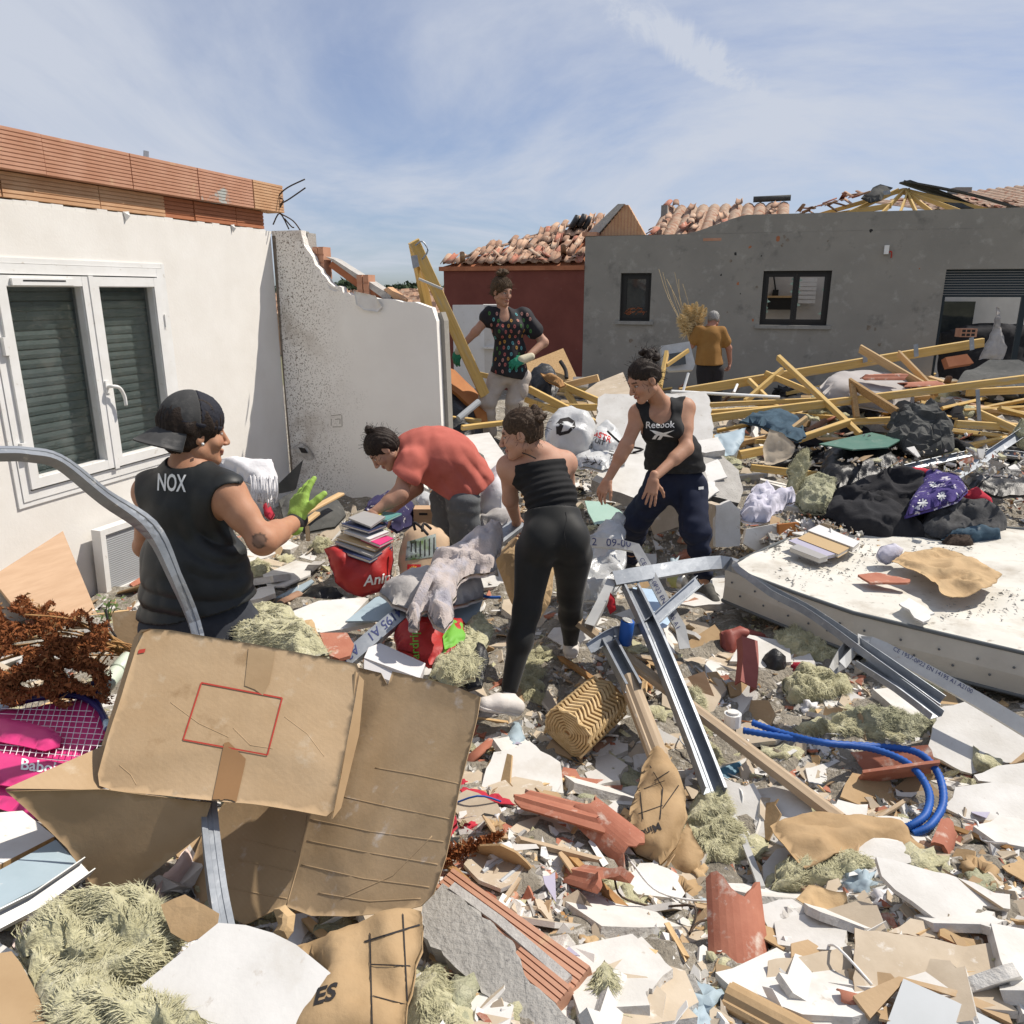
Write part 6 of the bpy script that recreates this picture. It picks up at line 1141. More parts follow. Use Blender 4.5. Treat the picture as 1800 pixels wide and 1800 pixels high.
sheet('white_wall_piece','long flat white wall piece in the right foreground','plaster','plaster',[(1540,1506),(1600,1520),(1690,1545),(1775,1572),(1776,1598),(1728,1592),(1722,1620),(1685,1630),(1640,1612),(1605,1585),(1550,1540)],lift=.10,n=(.05,-.28,.95),th=.016,jag=.004,edge='plaster_core')
sheet('white_wall_piece','thick white plaster piece with torn edge at the right bottom edge','plaster','white_board',[(1722,1596),(1780,1600),(1850,1590),(1850,1850),(1800,1850),(1770,1780),(1745,1720),(1712,1660),(1708,1610)],Y=[(1725,1600,1.86),(1840,1600,1.86),(1790,1800,1.50)],th=.03,jag=.005,edge='plaster_core')
sheet('cracked_wall_piece','cracked greyish white wall piece above the blue conduit at right','plaster','plaster',[(1650,1246),(1700,1232),(1740,1240),(1790,1270),(1850,1300),(1850,1330),(1760,1340),(1745,1350),(1708,1360),(1640,1330),(1632,1310)],lift=.12,n=(-.05,-.35,.93),th=.014,jag=.004,edge='plaster_core'); sheet('cracked_wall_piece','lower half of the cracked wall piece at right','plaster','plaster',[(1712,1362),(1770,1344),(1850,1338),(1850,1390),(1760,1378),(1720,1372)],lift=.10,n=(-.02,-.30,.95),th=.014,jag=.004,edge='plaster_core'); sheet('cracked_wall_piece','jagged white wall piece right of the conduit bend','plaster','plaster',[(1680,1385),(1720,1376),(1800,1380),(1850,1400),(1850,1440),(1780,1450),(1730,1470),(1700,1440),(1660,1420)],lift=.09,n=(-.02,-.25,.96),th=.014,jag=.006,edge='plaster_core')
pl=empty('plaster_lump',G(1400,1650),'white plaster chunk with grey rough core near the clay tile','plaster')
sheet('skin',None,None,'white_board',[(1330,1590),(1392,1580),(1440,1610),(1460,1650),(1470,1662),(1430,1680),(1400,1690),(1360,1665),(1350,1630)],lift=.05,n=(0,-.35,.93),th=.014,jag=.004,parent=pl); soft('core',None,None,'plaster_core',[(1352,1612),(1380,1590),(1420,1600),(1450,1630),(1440,1642),(1370,1645),(1350,1632)],lift=.055,n=(0,-.35,.93),bulge=.04,amp=.014,freq=6,cell=.015,edge=.03,smooth=False,parent=pl)
for l_,q_,lf in (('brown cardboard panel in the bottom right corner area',[(1502,1632),(1560,1640),(1640,1650),(1700,1665),(1720,1720),(1760,1790),(1700,1770),(1590,1735),(1502,1752)],.06),('brown cardboard panel left of the other panel at the bottom right',[(1350,1690),(1420,1680),(1498,1660),(1496,1850),(1380,1850),(1345,1770)],.035),('brown cardboard under the thick plaster piece',[(1600,1615),(1700,1640),(1715,1665),(1640,1648),(1560,1640)],.05)):sheet('cardboard_piece',l_,'cardboard','plasterback',q_,lift=lf,n=(0,-.2,.97),th=.007,jag=.002,warp=.002,edge='card')
sheet('grey_board','grey flat panel at the bottom right edge','panel','grey_board',[(1588,1720),(1680,1760),(1780,1810),(1790,1850),(1540,1850)],lift=.07,n=(0,-.2,.97),th=.012,edge='card'); sheet('wooden_edge','raw brown board edge above the grey panel','board','card',[(1500,1750),(1580,1716),(1680,1740),(1770,1775),(1780,1800),(1680,1752),(1590,1724),(1530,1790)],lift=.08,n=(0,-.2,.97),th=.012)
for l_,q_,fb in (('yellow wool wad beside the thin metal strip',[(1200,1440),(1225,1400),(1260,1390),(1285,1420),(1300,1470),(1310,1520),(1280,1545),(1230,1540),(1195,1500)],2600),('spiky yellow wool tuft in front of the brown wrapping paper',[(1370,1518),(1400,1520),(1440,1528),(1480,1500),(1510,1510),(1540,1540),(1560,1580),(1510,1580),(1450,1570),(1390,1580),(1355,1580)],2600),('yellow wool mound right behind the blue conduit',[(1395,1280),(1430,1262),(1475,1255),(1510,1280),(1570,1295),(1600,1310),(1560,1325),(1480,1310),(1420,1300)],2200),('grey-green wool mat behind the yellow mound',[(1480,1258),(1540,1248),(1600,1262),(1645,1268),(1642,1300),(1600,1322),(1560,1300),(1500,1290)],1400),('yellow wool wad under the twisting steel rail',[(1360,1120),(1390,1108),(1440,1125),(1470,1140),(1480,1170),(1440,1190),(1400,1170),(1370,1150)],1800),('yellow wool strip beside the pink scrap',[(1375,1200),(1410,1175),(1450,1180),(1490,1200),(1500,1230),(1440,1240),(1390,1240)],1500),('small yellow wool scrap hanging under the printed rail',[(1620,1200),(1650,1195),(1668,1215),(1655,1232),(1630,1228)],500),('stringy wool lying over the channel stud',[(1200,1220),(1225,1216),(1236,1250),(1245,1300),(1240,1330),(1222,1310),(1218,1260)],1200),('wool wad at the trainer of the leggings woman',[(888,1180),(915,1166),(950,1180),(960,1210),(945,1250),(920,1255),(900,1225)],1500),('wool clump at the very bottom centre',[(1040,1740),(1060,1690),(1080,1720),(1100,1780),(1160,1800),(1160,1850),(1020,1850)],1800),('wool clump left of the concrete lintel at the bottom',[(716,1780),(745,1700),(775,1720),(800,1770),(850,1800),(850,1850),(710,1850)],1800),('wool lump near the red bag of books',[(430,1000),(455,985),(475,1000),(470,1025),(440,1020)],600),('wool tuft in front of the open suitcase',[(545,965),(560,950),(585,955),(580,975),(555,980)],500),('pale wool beside the sawn moulding',[(1225,1330),(1250,1310),(1262,1340),(1262,1372),(1240,1380)],700)):
 soft('insulation_tuft',l_,'insulation','wool_grey' if 'grey' in l_ else 'wool',q_,lift=.02,n=(0,-.42,.9),bulge=.09,amp=.035,freq=4,cell=.016,fib=fb,edge=.06,jag=.004,fl=.045)
rp=empty('red_plastic_chair',G(1310,1180),'broken dusty red plastic frame right of the mouldings','plastic frame'); soft('panel',None,None,'red_plastic',[(1266,1112),(1300,1102),(1345,1115),(1348,1126),(1300,1130),(1290,1165),(1268,1135)],lift=.10,n=(.1,-.6,.8),bulge=.05,amp=.008,freq=3,cell=.02,edge=.05,parent=rp); rail('leg',None,None,'red_plastic',[(1318,1122,3.55),(1320,1160,3.45),(1316,1204,3.33)],uprof(.09,.05,.006),up=(-.3,.6,-.6),k=3,parent=rp)
soft('black_sack','small black plastic sack right of the red plastic frame','rubbish sack','black_plastic',[(1336,1160),(1355,1145),(1378,1155),(1385,1180),(1368,1195),(1345,1190)],lift=.03,n=TL,bulge=.08,amp=.02,cell=.02,edge=.07); soft('pink_scrap','magenta fabric scrap under the twisting steel rail','fabric','pink_bag',[(1430,1105),(1450,1110),(1470,1135),(1445,1125)],lift=.06,n=TL,bulge=.01,amp=.008,cell=.02,edge=.03)
sheet('thin_board','upright thin brown board behind the long moulding','board','beech',[(1208,1190),(1238,1180),(1268,1255),(1262,1268),(1240,1240)],lift=.12,n=(-.3,-.8,.5),th=.01); sheet('brown_tile','chocolate-brown tile below the red plastic frame','tile','kraft',[(1278,1200),(1310,1192),(1322,1220),(1284,1224)],lift=.06,n=(0,-.4,.9),th=.02); sheet('curved_card','olive-brown curved cardboard left of the red plastic frame','cardboard','kraft',[(1208,1128),(1258,1096),(1268,1110),(1262,1140),(1240,1148),(1212,1140)],lift=.10,n=(.2,-.7,.7),th=.006,warp=.01)
# left middle small things
pc=empty('cardboard_bin',G(225,1110),'tan cardboard carton left of the woman in cap','carton'); sheet('front',None,None,'card',[(196,1078),(244,1072),(246,1140),(204,1140)],Y=3.5,n=(.2,-.9,.35),th=.02,parent=pc); line('strap',[(186,1070,3.45),(192,1100,3.42),(204,1120,3.4)],.006,'ink',pc)
pln=empty('houseplant',G(190,1070),'small green leafy plant by the wall heater','plant')
for i in range(5):a=at(190,1095,3.75); b=at(180+i*8,1055+abs(i-2)*8,3.75); line('stem',[a,a.lerp(b,.6)+Vector((0,0,.03)),b],.003,'leaf',pln)
for i in range(34):
 p=at(170+random.uniform(0,45),1045+random.uniform(0,60),3.72+random.uniform(-.08,.08)); d=Vector((random.gauss(0,1),random.gauss(0,1),random.gauss(.2,.6))).normalized()*random.uniform(.03,.05); w=d.cross(Vector((0,0,1))).normalized()*.011; obj('leaf',[p,p+d*.5+w,p+d,p+d*.5-w],[(0,1,2,3)],'leaf',pln)
sheet('blue_folder','pale blue folder lying right of the woman in cap','folder','blue_board',[(480,1052),(548,1018),(552,1022),(500,1062)],lift=.05,n=(0,-.3,.95),th=.012); sheet('white_sheet','white board lying between cap woman and red bag','board','white_board',[(462,1010),(520,985),(548,990),(545,1010),(500,1030),(470,1030)],lift=.04,th=.012); soft('black_sack','crinkled black sack in front of the red bag of books','rubbish sack','black_plastic',[(525,1050),(550,1032),(590,1035),(610,1050),(590,1062),(545,1066)],lift=.02,n=TL,bulge=.06,amp=.03,cell=.02,edge=.06)
# ================================================================== PEOPLE (distance-field bodies meshed as one skin)
def surfnets(D,org,h):
 ins=D<0; nx,ny,nz=D.shape
 c=np.zeros((nx-1,ny-1,nz-1),np.int8)
 for a in (0,1):
  for b in (0,1):
   for e in (0,1):c+=ins[a:nx-1+a,b:ny-1+b,e:nz-1+e]
 act=(c>0)&(c<8); idx=np.argwhere(act); vid=np.full(act.shape,-1,np.int32); vid[act]=np.arange(len(idx))
 off=np.array([(a,b,e)for a in (0,1)for b in (0,1)for e in (0,1)]); cv=np.stack([D[tuple((idx+o).T)]for o in off],1)
 acc=np.zeros((len(idx),3)); cnt=np.zeros(len(idx))
 for i in range(8):
  for j in range(i+1,8):
   if np.abs(off[i]-off[j]).sum()!=1:continue
   s=(cv[:,i]<0)!=(cv[:,j]<0); t=cv[:,i]/np.where(s,cv[:,i]-cv[:,j],1)
   acc+=np.where(s[:,None],off[i]+t[:,None]*(off[j]-off[i]),0); cnt+=s
 V=(idx+acc/cnt[:,None])*h+org; Fq=[]
 for ax in range(3):
  o1,o2=[(1,2),(2,0),(0,1)][ax]; A=[slice(None)]*3; B=[slice(None)]*3; A[ax]=slice(0,-1); B[ax]=slice(1,None)
  sa,sb=ins[tuple(A)],ins[tuple(B)]; e=np.argwhere(sa!=sb); e=e[(e[:,o1]>0)&(e[:,o2]>0)]
  e=e[(e[:,o1]<D.shape[o1]-1)&(e[:,o2]<D.shape[o2]-1)]
  if not len(e):continue
  d1=np.zeros(3,int); d1[o1]=1; d2=np.zeros(3,int); d2[o2]=1
  q=np.stack([vid[tuple((e-d1-d2).T)],vid[tuple((e-d2).T)],vid[tuple(e.T)],vid[tuple((e-d1).T)]],1)
  fl=~sa[tuple(e.T)]; q[fl]=q[fl][:,::-1]; Fq.append(q)
 Fq=np.concatenate(Fq); return V,Fq[(Fq>=0).all(1)]
class Sdf:
 def __init__(s):s.P=[]
 def cone(s,a,b,ra,rb,k=.025,op='u'):s.P.append(('c',np.array(a,float),np.array(b,float),ra,rb,k,op)); return s
 def ell(s,c,r,M=None,k=.03,op='u'):s.P.append(('e',np.array(c,float),np.array(M if M is not None else np.eye(3),float),np.array(r,float),0,k,op)); return s
 def chain(s,pts,rs,k=.025):
  for i in range(len(pts)-1):s.cone(pts[i],pts[i+1],rs[i],rs[i+1],k)
  return s
 def mesh(s,h,cuts=(),grow=0.,wr=None,wfn=None,box=None):
  lo=np.full(3,9e9); hi=-lo
  for p in s.P:
   if p[6]!='u':continue
   if p[0]=='c':m=max(p[3],p[4]); l,g=np.minimum(p[1],p[2])-m,np.maximum(p[1],p[2])+m
   else:m=p[3].max(); l,g=p[1]-m,p[1]+m
   lo=np.minimum(lo,l); hi=np.maximum(hi,g)
  if box:lo=np.maximum(lo,box[0]); hi=np.minimum(hi,box[1])
  lo-=grow+.03; hi+=grow+.03; n=np.ceil((hi-lo)/h).astype(int)+1
  D=np.full(n,.2,np.float32); ax=[lo[i]+np.arange(n[i])*h for i in range(3)]
  for kind,a,b,ra,rb,k,op in s.P:
   if kind=='c':m=max(ra,rb); l,g=np.minimum(a,b)-m,np.maximum(a,b)+m
   else:m=ra.max(); l,g=a-m,a+m
   mg=.05+k+grow; i0=np.clip(np.floor((l-mg-lo)/h).astype(int),0,n); i1=np.clip(np.ceil((g+mg-lo)/h).astype(int),0,n)
   if (i1<=i0).any():continue
   sl=tuple(slice(i0[i],i1[i])for i in range(3)); X,Y_,Z=(q.astype(np.float32)for q in np.meshgrid(*(ax[i][sl[i]]for i in range(3)),indexing='ij',sparse=True))
   if kind=='c':
    ab=b-a; L2=ab@ab+1e-12; t=np.clip(((X-a[0])*ab[0]+(Y_-a[1])*ab[1]+(Z-a[2])*ab[2])/L2,0,1)
    d=np.sqrt((X-a[0]-t*ab[0])**2+(Y_-a[1]-t*ab[1])**2+(Z-a[2]-t*ab[2])**2)-(ra+(rb-ra)*t)
   else:
    q=[(X-a[0])*b[0][i]+(Y_-a[1])*b[1][i]+(Z-a[2])*b[2][i]for i in range(3)]
    k0=np.sqrt(sum((q[i]/ra[i])**2 for i in range(3))); k1=np.sqrt(sum((q[i]/ra[i]**2)**2 for i in range(3)))+1e-6; d=k0*(k0-1)/k1
   O=D[sl]
   if op=='u':hh=np.clip(.5+.5*(O-d)/k,0,1); D[sl]=O*(1-hh)+d*hh-k*hh*(1-hh)
   else:d=-d+(grow if op=='s' else 0); hh=np.clip(.5-.5*(O-d)/k,0,1); D[sl]=O*(1-hh)+d*hh+k*hh*(1-hh)
  D-=grow
  if wr or wfn:
   msk=np.abs(D)<.045; I=np.argwhere(msk); Pp=I*h+lo
   if wr:D[msk]+=(wr[0]*fbm(Pp,wr[1],3,3)).astype(np.float32)
   if wfn:D[msk]+=wfn(Pp).astype(np.float32)
  if cuts:
   X,Y_,Z=np.meshgrid(*ax,indexing='ij',sparse=True)
   for c_,n_ in cuts:n_=np.array(Vector(n_).normalized()); D=np.maximum(D,((X-c_[0])*n_[0]+(Y_-c_[1])*n_[1]+(Z-c_[2])*n_[2]).astype(np.float32))
  return surfnets(D,lo,h)
def frame(fwd,up):
 f=Vector(fwd).normalized(); u=Vector(up); u=(u-f*u.dot(f)).normalized(); l=u.cross(f); return np.array([[l[i],f[i],u[i]]for i in range(3)])
def hpt(c,M,x,y,z,s=1):return np.array(c)+M@(np.array([x,y,z])*s)
def head(sd,c,M,s=1.,neck=None,nr=.05):
 e=lambda x,y,z,r,k=.02,op='u':sd.ell(hpt(c,M,x,y,z,s),np.array(r)*s,M,k*s,op)
 cn=lambda a,b,ra,rb,k=.012:sd.cone(hpt(c,M,*a,s),hpt(c,M,*b,s),ra*s,rb*s,k*s)
 e(0,-.012,.045,(.073,.092,.080)); e(0,.028,-.022,(.060,.062,.080),.03)
 for q in (-1,1):cn((q*.048,.0,-.055),(q*.012,.062,-.092),.024,.018,.025); cn((q*.036,.066,-.026),(q*.045,.055,-.03),.020,.018,.02)
 e(0,.070,-.095,(.020,.018,.016),.015)
 cn((-.032,.078,.026),(.032,.078,.026),.011,.011,.02)
 for q in (-1,1):e(q*.030,.092,.004,(.013,.012,.009),.012,'s'); e(q*.030,.0745,.004,(.0125,.0125,.0115),.003)
 cn((0,.088,.012),(0,.110,-.030),.0085,.0115,.010);
 for q in (-1,1):e(q*.011,.100,-.035,(.008,.010,.007),.006)
 cn((-.015,.089,-.058),(.015,.089,-.058),.0065,.0065,.006); cn((-.012,.087,-.069),(.012,.087,-.069),.0075,.0075,.006)
 for q in (-1,1):e(q*.073,-.006,-.004,(.009,.020,.031),.006); e(q*.083,.0,-.002,(.006,.010,.016),.006,'s')
 if neck is not None:sd.cone(hpt(c,M,0,-.020,-.045,s),neck,nr*.95,nr,.03)
def facecol(V,c,M,s,base,brow=(.05,.03,.02),lip=(.36,.13,.11)):
 Q=(V-np.array(c))@M/s; x,y,z=np.abs(Q[:,0]),Q[:,1],Q[:,2]; C=np.tile(np.array(base),(len(V),1)).astype(float); fr=y>.045
 def put_(m,col,a=1.):C[m]=C[m]*(1-a)+np.array(col)*a
 put_(fr&(((x-.036)/.022)**2+((z+.03)/.02)**2<1),(.50,.20,.14),.18)
 put_(fr&(y>.08)&(x<.022)&(np.abs(z+.0635)<.010-x*.25),lip,.75)
 put_(fr&(y>.08)&(x<.019)&(np.abs(z+.0635)<.0022),(.10,.03,.03),.8)
 put_(fr&(x>.012)&(x<.046)&(np.abs(z-.0265+(x-.03)**2*6)<.0055),brow,.85)
 put_(fr&(((x-.030)/.0155)**2+((z-.004)/.0078)**2<1),(.08,.045,.035),.85)
 put_(fr&(((x-.030)/.0125)**2+((z-.0035)/.0048)**2<1),(.55,.52,.50)); put_(fr&((x-.030)**2+(z-.0035)**2<.0058**2),(.03,.018,.012))
 return C
def hand(sd,w,f,b,thumb,curl=(.25,.3,.35,.4),s=1.,spread=.10,tcurl=.3,tout=.9):
 """wrist, finger direction, back-of-hand direction, +1/-1 side of the thumb along f x b"""
 w=Vector(w); f=Vector(f).normalized(); b=Vector(b); b=(b-f*b.dot(f)).normalized(); t=f.cross(b)*thumb
 P=lambda x,y,z:np.array(w+(f*x+t*y+b*z)*s)
 sd.cone(P(-.02,0,0),P(.02,0,0),.026*s,.026*s,.02)
 ln=(.070,.078,.072,.055); ky=(.030,.010,-.010,-.029); kx=(.088,.092,.087,.078)
 for i in range(4):sd.cone(P(.018,ky[i]*.55,0),P(kx[i],ky[i],0),.0155*s,.0115*s,.014)
 sd.cone(P(.02,.012,-.004),P(.055,.030,-.006),.018*s,.013*s,.014)
 for i in range(4):
  a0=0.; p=P(kx[i],ky[i],0); an=spread*(1.2-i*.85); d0=f*math.cos(an)+t*math.sin(an)
  for j,fr in enumerate((.45,.31,.24)):
   a0+=curl[i]*(1,1.15,.8)[j]; d=d0*math.cos(a0)-b*math.sin(a0); q=p+np.array(d)*ln[i]*fr*s*1.05
   sd.cone(p,q,(.0092,.0083,.0075)[j]*s,(.0083,.0075,.0062)[j]*s,.004); p=q
 p=P(.035,.030,-.004)
 for j,L_ in enumerate((.036,.030,.026)):
  an=tout-j*tcurl; d=f*math.cos(an)+t*math.sin(an)-b*(.25+.12*j); q=p+np.array(d.normalized())*L_*s; sd.cone(p,q,(.0135,.0108,.0092)[j]*s,(.0108,.0092,.0072)[j]*s,.006); p=q
def join(*parts):
 V=[]; F_=[]; k=0
 for v,f in parts:V.append(v); F_.append(f+k); k+=len(v)
 return np.concatenate(V),np.concatenate(F_)
mat('skin',(.5,.3,.2),(.88,.82,.80),.58,18,vc=True,spec=.28,bump=.12,bscale=160,sss=.06,bdist=.002)
def person(label,base,group=None):return empty('person',base,label,'person',group)
def body(root,patches,cols,name='body'):
 V,F_=join(*patches); o=obj(name,V,F_,'skin',root,True); vcol(o,np.concatenate(cols)); return o
def cloth(name,root,VF,m):return obj(name,VF[0],VF[1],m,root,True)
def hair(root,c,M,s,m,bun=None,face=(0,.082,-.030,.064,.080,.092),nape=-.055,thick=.012,ear=True,wave=.004,strands=30):
 sd=Sdf(); sd.ell(hpt(c,M,0,-.014,.045,s),np.array((.073,.092,.080))*s,M); sd.ell(hpt(c,M,0,-.040,.0,s),np.array((.064,.058,.066))*s,M,.03)
 fx=face; sd.ell(hpt(c,M,*fx[:3],s),np.array(fx[3:])*s,M,.008,'d')
 if ear:
  for q in (-1,1):sd.ell(hpt(c,M,q*.085,.008,-.012,s),np.array((.03,.030,.036))*s,M,.008,'d')
 up=M@np.array([0,.25,1]); Mi=M
 wf=lambda P:wave*np.sin(((P-np.array(c))@Mi)[:,0]*420+5*sn(P,7,1))*.6+wave*sn(P,30,2)*.5
 VF=[sd.mesh(.0045*max(s,1),grow=thick,wfn=wf,cuts=[(hpt(c,M,0,0,nape,s),-up)])]
 if bun:
  for bx_,by_,bz_,br in bun:
   b=Sdf(); b.ell(hpt(c,M,bx_,by_,bz_,s),np.array((br,br*.9,br*.85))*s,M)
   VF.append(b.mesh(.0045*max(s,1),wfn=lambda P:.006*sn(P,22,4)+.003*sn(P,60,6)))
 V,F_=join(*VF); o=obj('hair',V,F_,m,root,True)
 FV=[]; FF=[]
 for i in range(strands):
  j=RNG.integers(0,len(V)); p=V[j]; dv=p-np.array(hpt(c,M,0,-.01,.03,s)); dv/=np.linalg.norm(dv)+1e-9; q=p.copy(); d=dv*.4+RNG.normal(0,.6,3); w=np.cross(d,dv); w/=np.linalg.norm(w)+1e-9; w*=.0011
  ring=[]
  for t in range(4):ring+=[q-w,q+w]; q=q+d/np.linalg.norm(d)*.016*s; d=d+RNG.normal(0,.5,3)+np.array([0,0,-.25])
  b0=len(FV); FV+=ring; FF+=[(b0+2*t,b0+2*t+1,b0+2*t+3,b0+2*t+2)for t in range(3)]
 if strands:obj('loose_strands',np.array(FV),FF,m,o)['kind']='stuff'
 return o
mat('hair_dark',(.014,.009,.007),(.032,.021,.015),.6,90,spec=.2,bump=.4,bscale=140); mat('hair_brown',(.032,.019,.011),(.075,.046,.028),.6,90,spec=.2,bump=.4,bscale=140); mat('hair_grey',(.30,.29,.28),(.16,.155,.15),.6,90); mat('hair_wild',(.045,.028,.018),(.11,.075,.045),.7,80,spec=.15,bump=.5,bscale=120)
def torso(sd,pel,wst,ch,nk,shL,shR,fwd,w=1.,bust=1.):
 def fr(a,b):return frame(Vector(fwd),Vector(b)-Vector(a))
 M0,M1,M2=fr(pel,wst),fr(wst,ch),fr(ch,nk)
 sd.ell(pel,np.array((.160,.112,.125))*w,M0,.04); sd.ell(wst,np.array((.130,.095,.13))*w,M1,.05); sd.ell(ch,np.array((.142,.105,.15))*w,M2,.05)
 sd.cone(shL,shR,.052,.052,.05); sd.cone(np.array(ch)*.6+np.array(nk)*.4,nk,.085*w,.05,.05)
 for s in (shL,shR):sd.cone(s,np.array(ch)*.55+np.array(s)*.45,.055,.07,.05)
 if bust:
  for q in (-1,1):sd.ell(hpt(ch,M2,q*.068,.088,.005),np.array((.055,.045,.055))*bust,M2,.03)
 return M0,M1,M2
def shoe(root,heel,toe,m,sole='whiteprint',h=.06,w=.040,ankle=None):
 heel,toe=np.array(heel),np.array(toe); z0=min(heel[2],toe[2]); sd=Sdf(); d=(toe-heel)/np.linalg.norm(toe-heel)
 up=np.array([0,0,1.]); sd.cone(heel+up*.045,heel+d*.10+up*.05,w*.95,w*1.0,.02).cone(heel+d*.10+up*.045,toe-d*.03+up*.028,w,w*.85,.02)
 if ankle is not None:a_=np.array(ankle)-heel; a_=a_/np.linalg.norm(a_); sd.cone(heel+d*.02+up*.05,heel+d*.02+a_*.085,w*.9,w*.85,.02)
 zc=lambda p:p
 nrm=np.cross(np.cross(d,up),d); nrm/=np.linalg.norm(nrm)
 o=cloth('shoe',root,sd.mesh(.005,cuts=[(heel+nrm*.012,-nrm)],wr=(.0015,12)),m)
 cloth('sole',o,sd.mesh(.005,grow=.004,cuts=[(heel+nrm*.002,-nrm),(heel+nrm*.022,nrm)]),sole)
 return o
 # ---------------------------------------------------------------- E: woman in dark tank top and navy joggers
SK=(.44,.245,.16)
def person_E():
 J=lambda x,y,Y:np.array(at(x,y,Y))
 root=person('woman in black tank top with white lettering and navy joggers stepping through rubble',G(1180,1010))
 fwd=Vector((-.30,-.93,-.15)); hc=J(1133,669,4.42); HM=frame((-.86,-.38,-.42),(-.38,-.06,1)); nk=J(1163,712,4.55)
 shR,shL=J(1124,728,4.50),J(1203,718,4.58); pel,wst,ch=J(1187,836,4.66),J(1182,795,4.62),J(1167,750,4.56)
 elR,wrR=J(1101,783,4.42),J(1069,842,4.36); elL,wrL=J(1206,788,4.42),J(1149,840,4.24)
 b=Sdf(); torso(b,pel,wst,ch,nk,shL,shR,fwd,.93,.9); b.cone(hpt(hc,HM,0,-.015,-.05),nk,.048,.052,.03)
 b.chain([shR,elR,wrR],[.047,.036,.0245]).chain([shL,elL,wrL],[.047,.037,.0255]); b.cone(elR,(elR*.65+wrR*.35),.036,.0375); b.cone(elL,elL*.65+wrL*.35,.037,.038); b.cone(shL,shL*.5+elL*.5,.050,.044)
 hipR,knR,anR=J(1162,858,4.66),J(1118,915,4.75),J(1110,985,5.08); hipL,knL,anL=J(1213,862,4.64),J(1222,932,4.50),J(1238,1018,4.56)
 b.chain([hipR,knR,anR],[.085,.056,.035]).chain([hipL,knL,anL],[.085,.056,.035])
 hs=Sdf(); head(hs,hc,HM,.98,nk*.6+hc*.4,.047); H1=Sdf(); hand(H1,wrR,J(1056,868,4.33)-wrR,Vector((-.5,-.6,.5)),-1,(.35,.35,.4,.45),.93,.06,.2,.55)
 H2=Sdf(); hand(H2,wrL,J(1143,872,4.20)-wrL,Vector((.1,-.9,.25)),-1,(.12,.1,.1,.15),.95,.14,.25,1.05)
 pa=[b.mesh(.007),hs.mesh(.0035),H1.mesh(.003),H2.mesh(.003)]
 body(root,pa,[np.tile(SK,(len(pa[0][0]),1)),facecol(pa[1][0],hc,HM,.98,SK),np.tile(SK,(len(pa[2][0]),1)),np.tile(SK,(len(pa[3][0]),1))])
 hair(root,hc,HM,.98,'hair_dark',bun=[(0,-.088,.118,.040),(.024,-.105,.098,.030),(-.026,-.075,.142,.028),(.0,-.125,.12,.024)],face=(0,.090,-.034,.066,.080,.094),nape=-.045,thick=.005,wave=.004,strands=260)
 t=Sdf(); torso(t,pel,wst,ch,nk,shL,shR,fwd,.93,.95); M2=frame(fwd,Vector(nk)-Vector(ch))
 t.cone(wst,pel*.8+wst*.2,.128,.135,.06); t.cone(hpt(wst,M2,.08,0,0),hpt(pel,M2,.09,0,.02),.075,.085,.05); t.cone(hpt(wst,M2,-.08,0,0),hpt(pel,M2,-.09,0,.02),.075,.085,.05)
 for q,s in ((1,shL),(-1,shR)):t.ell(hpt(s,M2,q*.030,.0,-.035),(.062,.16,.115),M2,.015,'d')
 t.ell(hpt(nk,M2,0,.075,-.01),(.072,.11,.085),M2,.015,'d'); t.ell(hpt(nk,M2,0,-.02,.03),(.058,.10,.05),M2,.015,'d')
 hem=pel*.75+wst*.25; fold=lambda P:.003*np.sin(P[:,2]*95+3*sn(P,3.5,2)+P[:,0]*25)*np.clip((ch[2]-.05-P[:,2])*6,0,1)+.004*(.6-np.abs(sn(P,14,1)))+.002*sn(P,25,2)
 top=cloth('tank_top',root,t.mesh(.006,cuts=[(hem,(0,-.05,-1))],grow=.010,wfn=fold),'tank')
 p=Sdf(); p.ell(pel,(.158,.122,.115),frame(fwd,(0,0,1)),.05); p.chain([hipR,knR,anR+(0,0,.02)],[.112,.083,.052],.05).chain([hipL,knL,anL+(0,0,.03)],[.112,.082,.052],.05)
 pf=lambda P:.006*np.sin(P[:,2]*60+4*sn(P,3,2))*np.clip((knL[2]-P[:,2])*5+.5,0,1)+.010*(.6-np.abs(sn(P,9,3,6)))+.003*sn(P,22,4)
 pan=cloth('joggers',root,p.mesh(.007,cuts=[(wst*.35+pel*.65,(0,0,1))],wfn=pf),'navy_jog')
 shoe(root,G(1236,1040)+Vector((.0,.03,.0)),G(1243,1058)+Vector((.03,-.14,.0)),'shoe_dark','shoe_sole',ankle=anL); shoe(root,np.array((anR[0],anR[1]+.03,gz(anR[0],anR[1]))),np.array((anR[0]-.10,anR[1]-.16,gz(anR[0]-.1,anR[1]-.16))),'shoe_dark','shoe_sole',ankle=anR)
 pxtext('Reebok',(1160,747),(1,-.03),(.04,-1),16.5,top,'whiteprint',.012,.004)
 for pts in ([(1142,755),(1158,763),(1186,756),(1167,765),(1155,766)],[(1142,756),(1150,757),(1166,761),(1184,769),(1160,766)],[(1151,765),(1157,765),(1152,772),(1146,772)],[(1160,766),(1166,766),(1161,773),(1155,773)]):decal('emblem',pts,top,'whiteprint',off=.004,cell=5)
 decal('emblem',[(1228,856),(1237,855),(1237,860),(1228,861)],pan,'whiteprint',off=.004)
mat('tank',(.016,.016,.017),(.024,.024,.025),.9,30,bump=.15,bscale=160,spk=((.05,.05,.05),8,.62,.76),bdist=.003)
mat('navy_jog',(.010,.014,.032),(.014,.019,.042),.9,12,bump=.15,bscale=160,spk=((.16,.16,.17),34,.72,.77),bdist=.003)
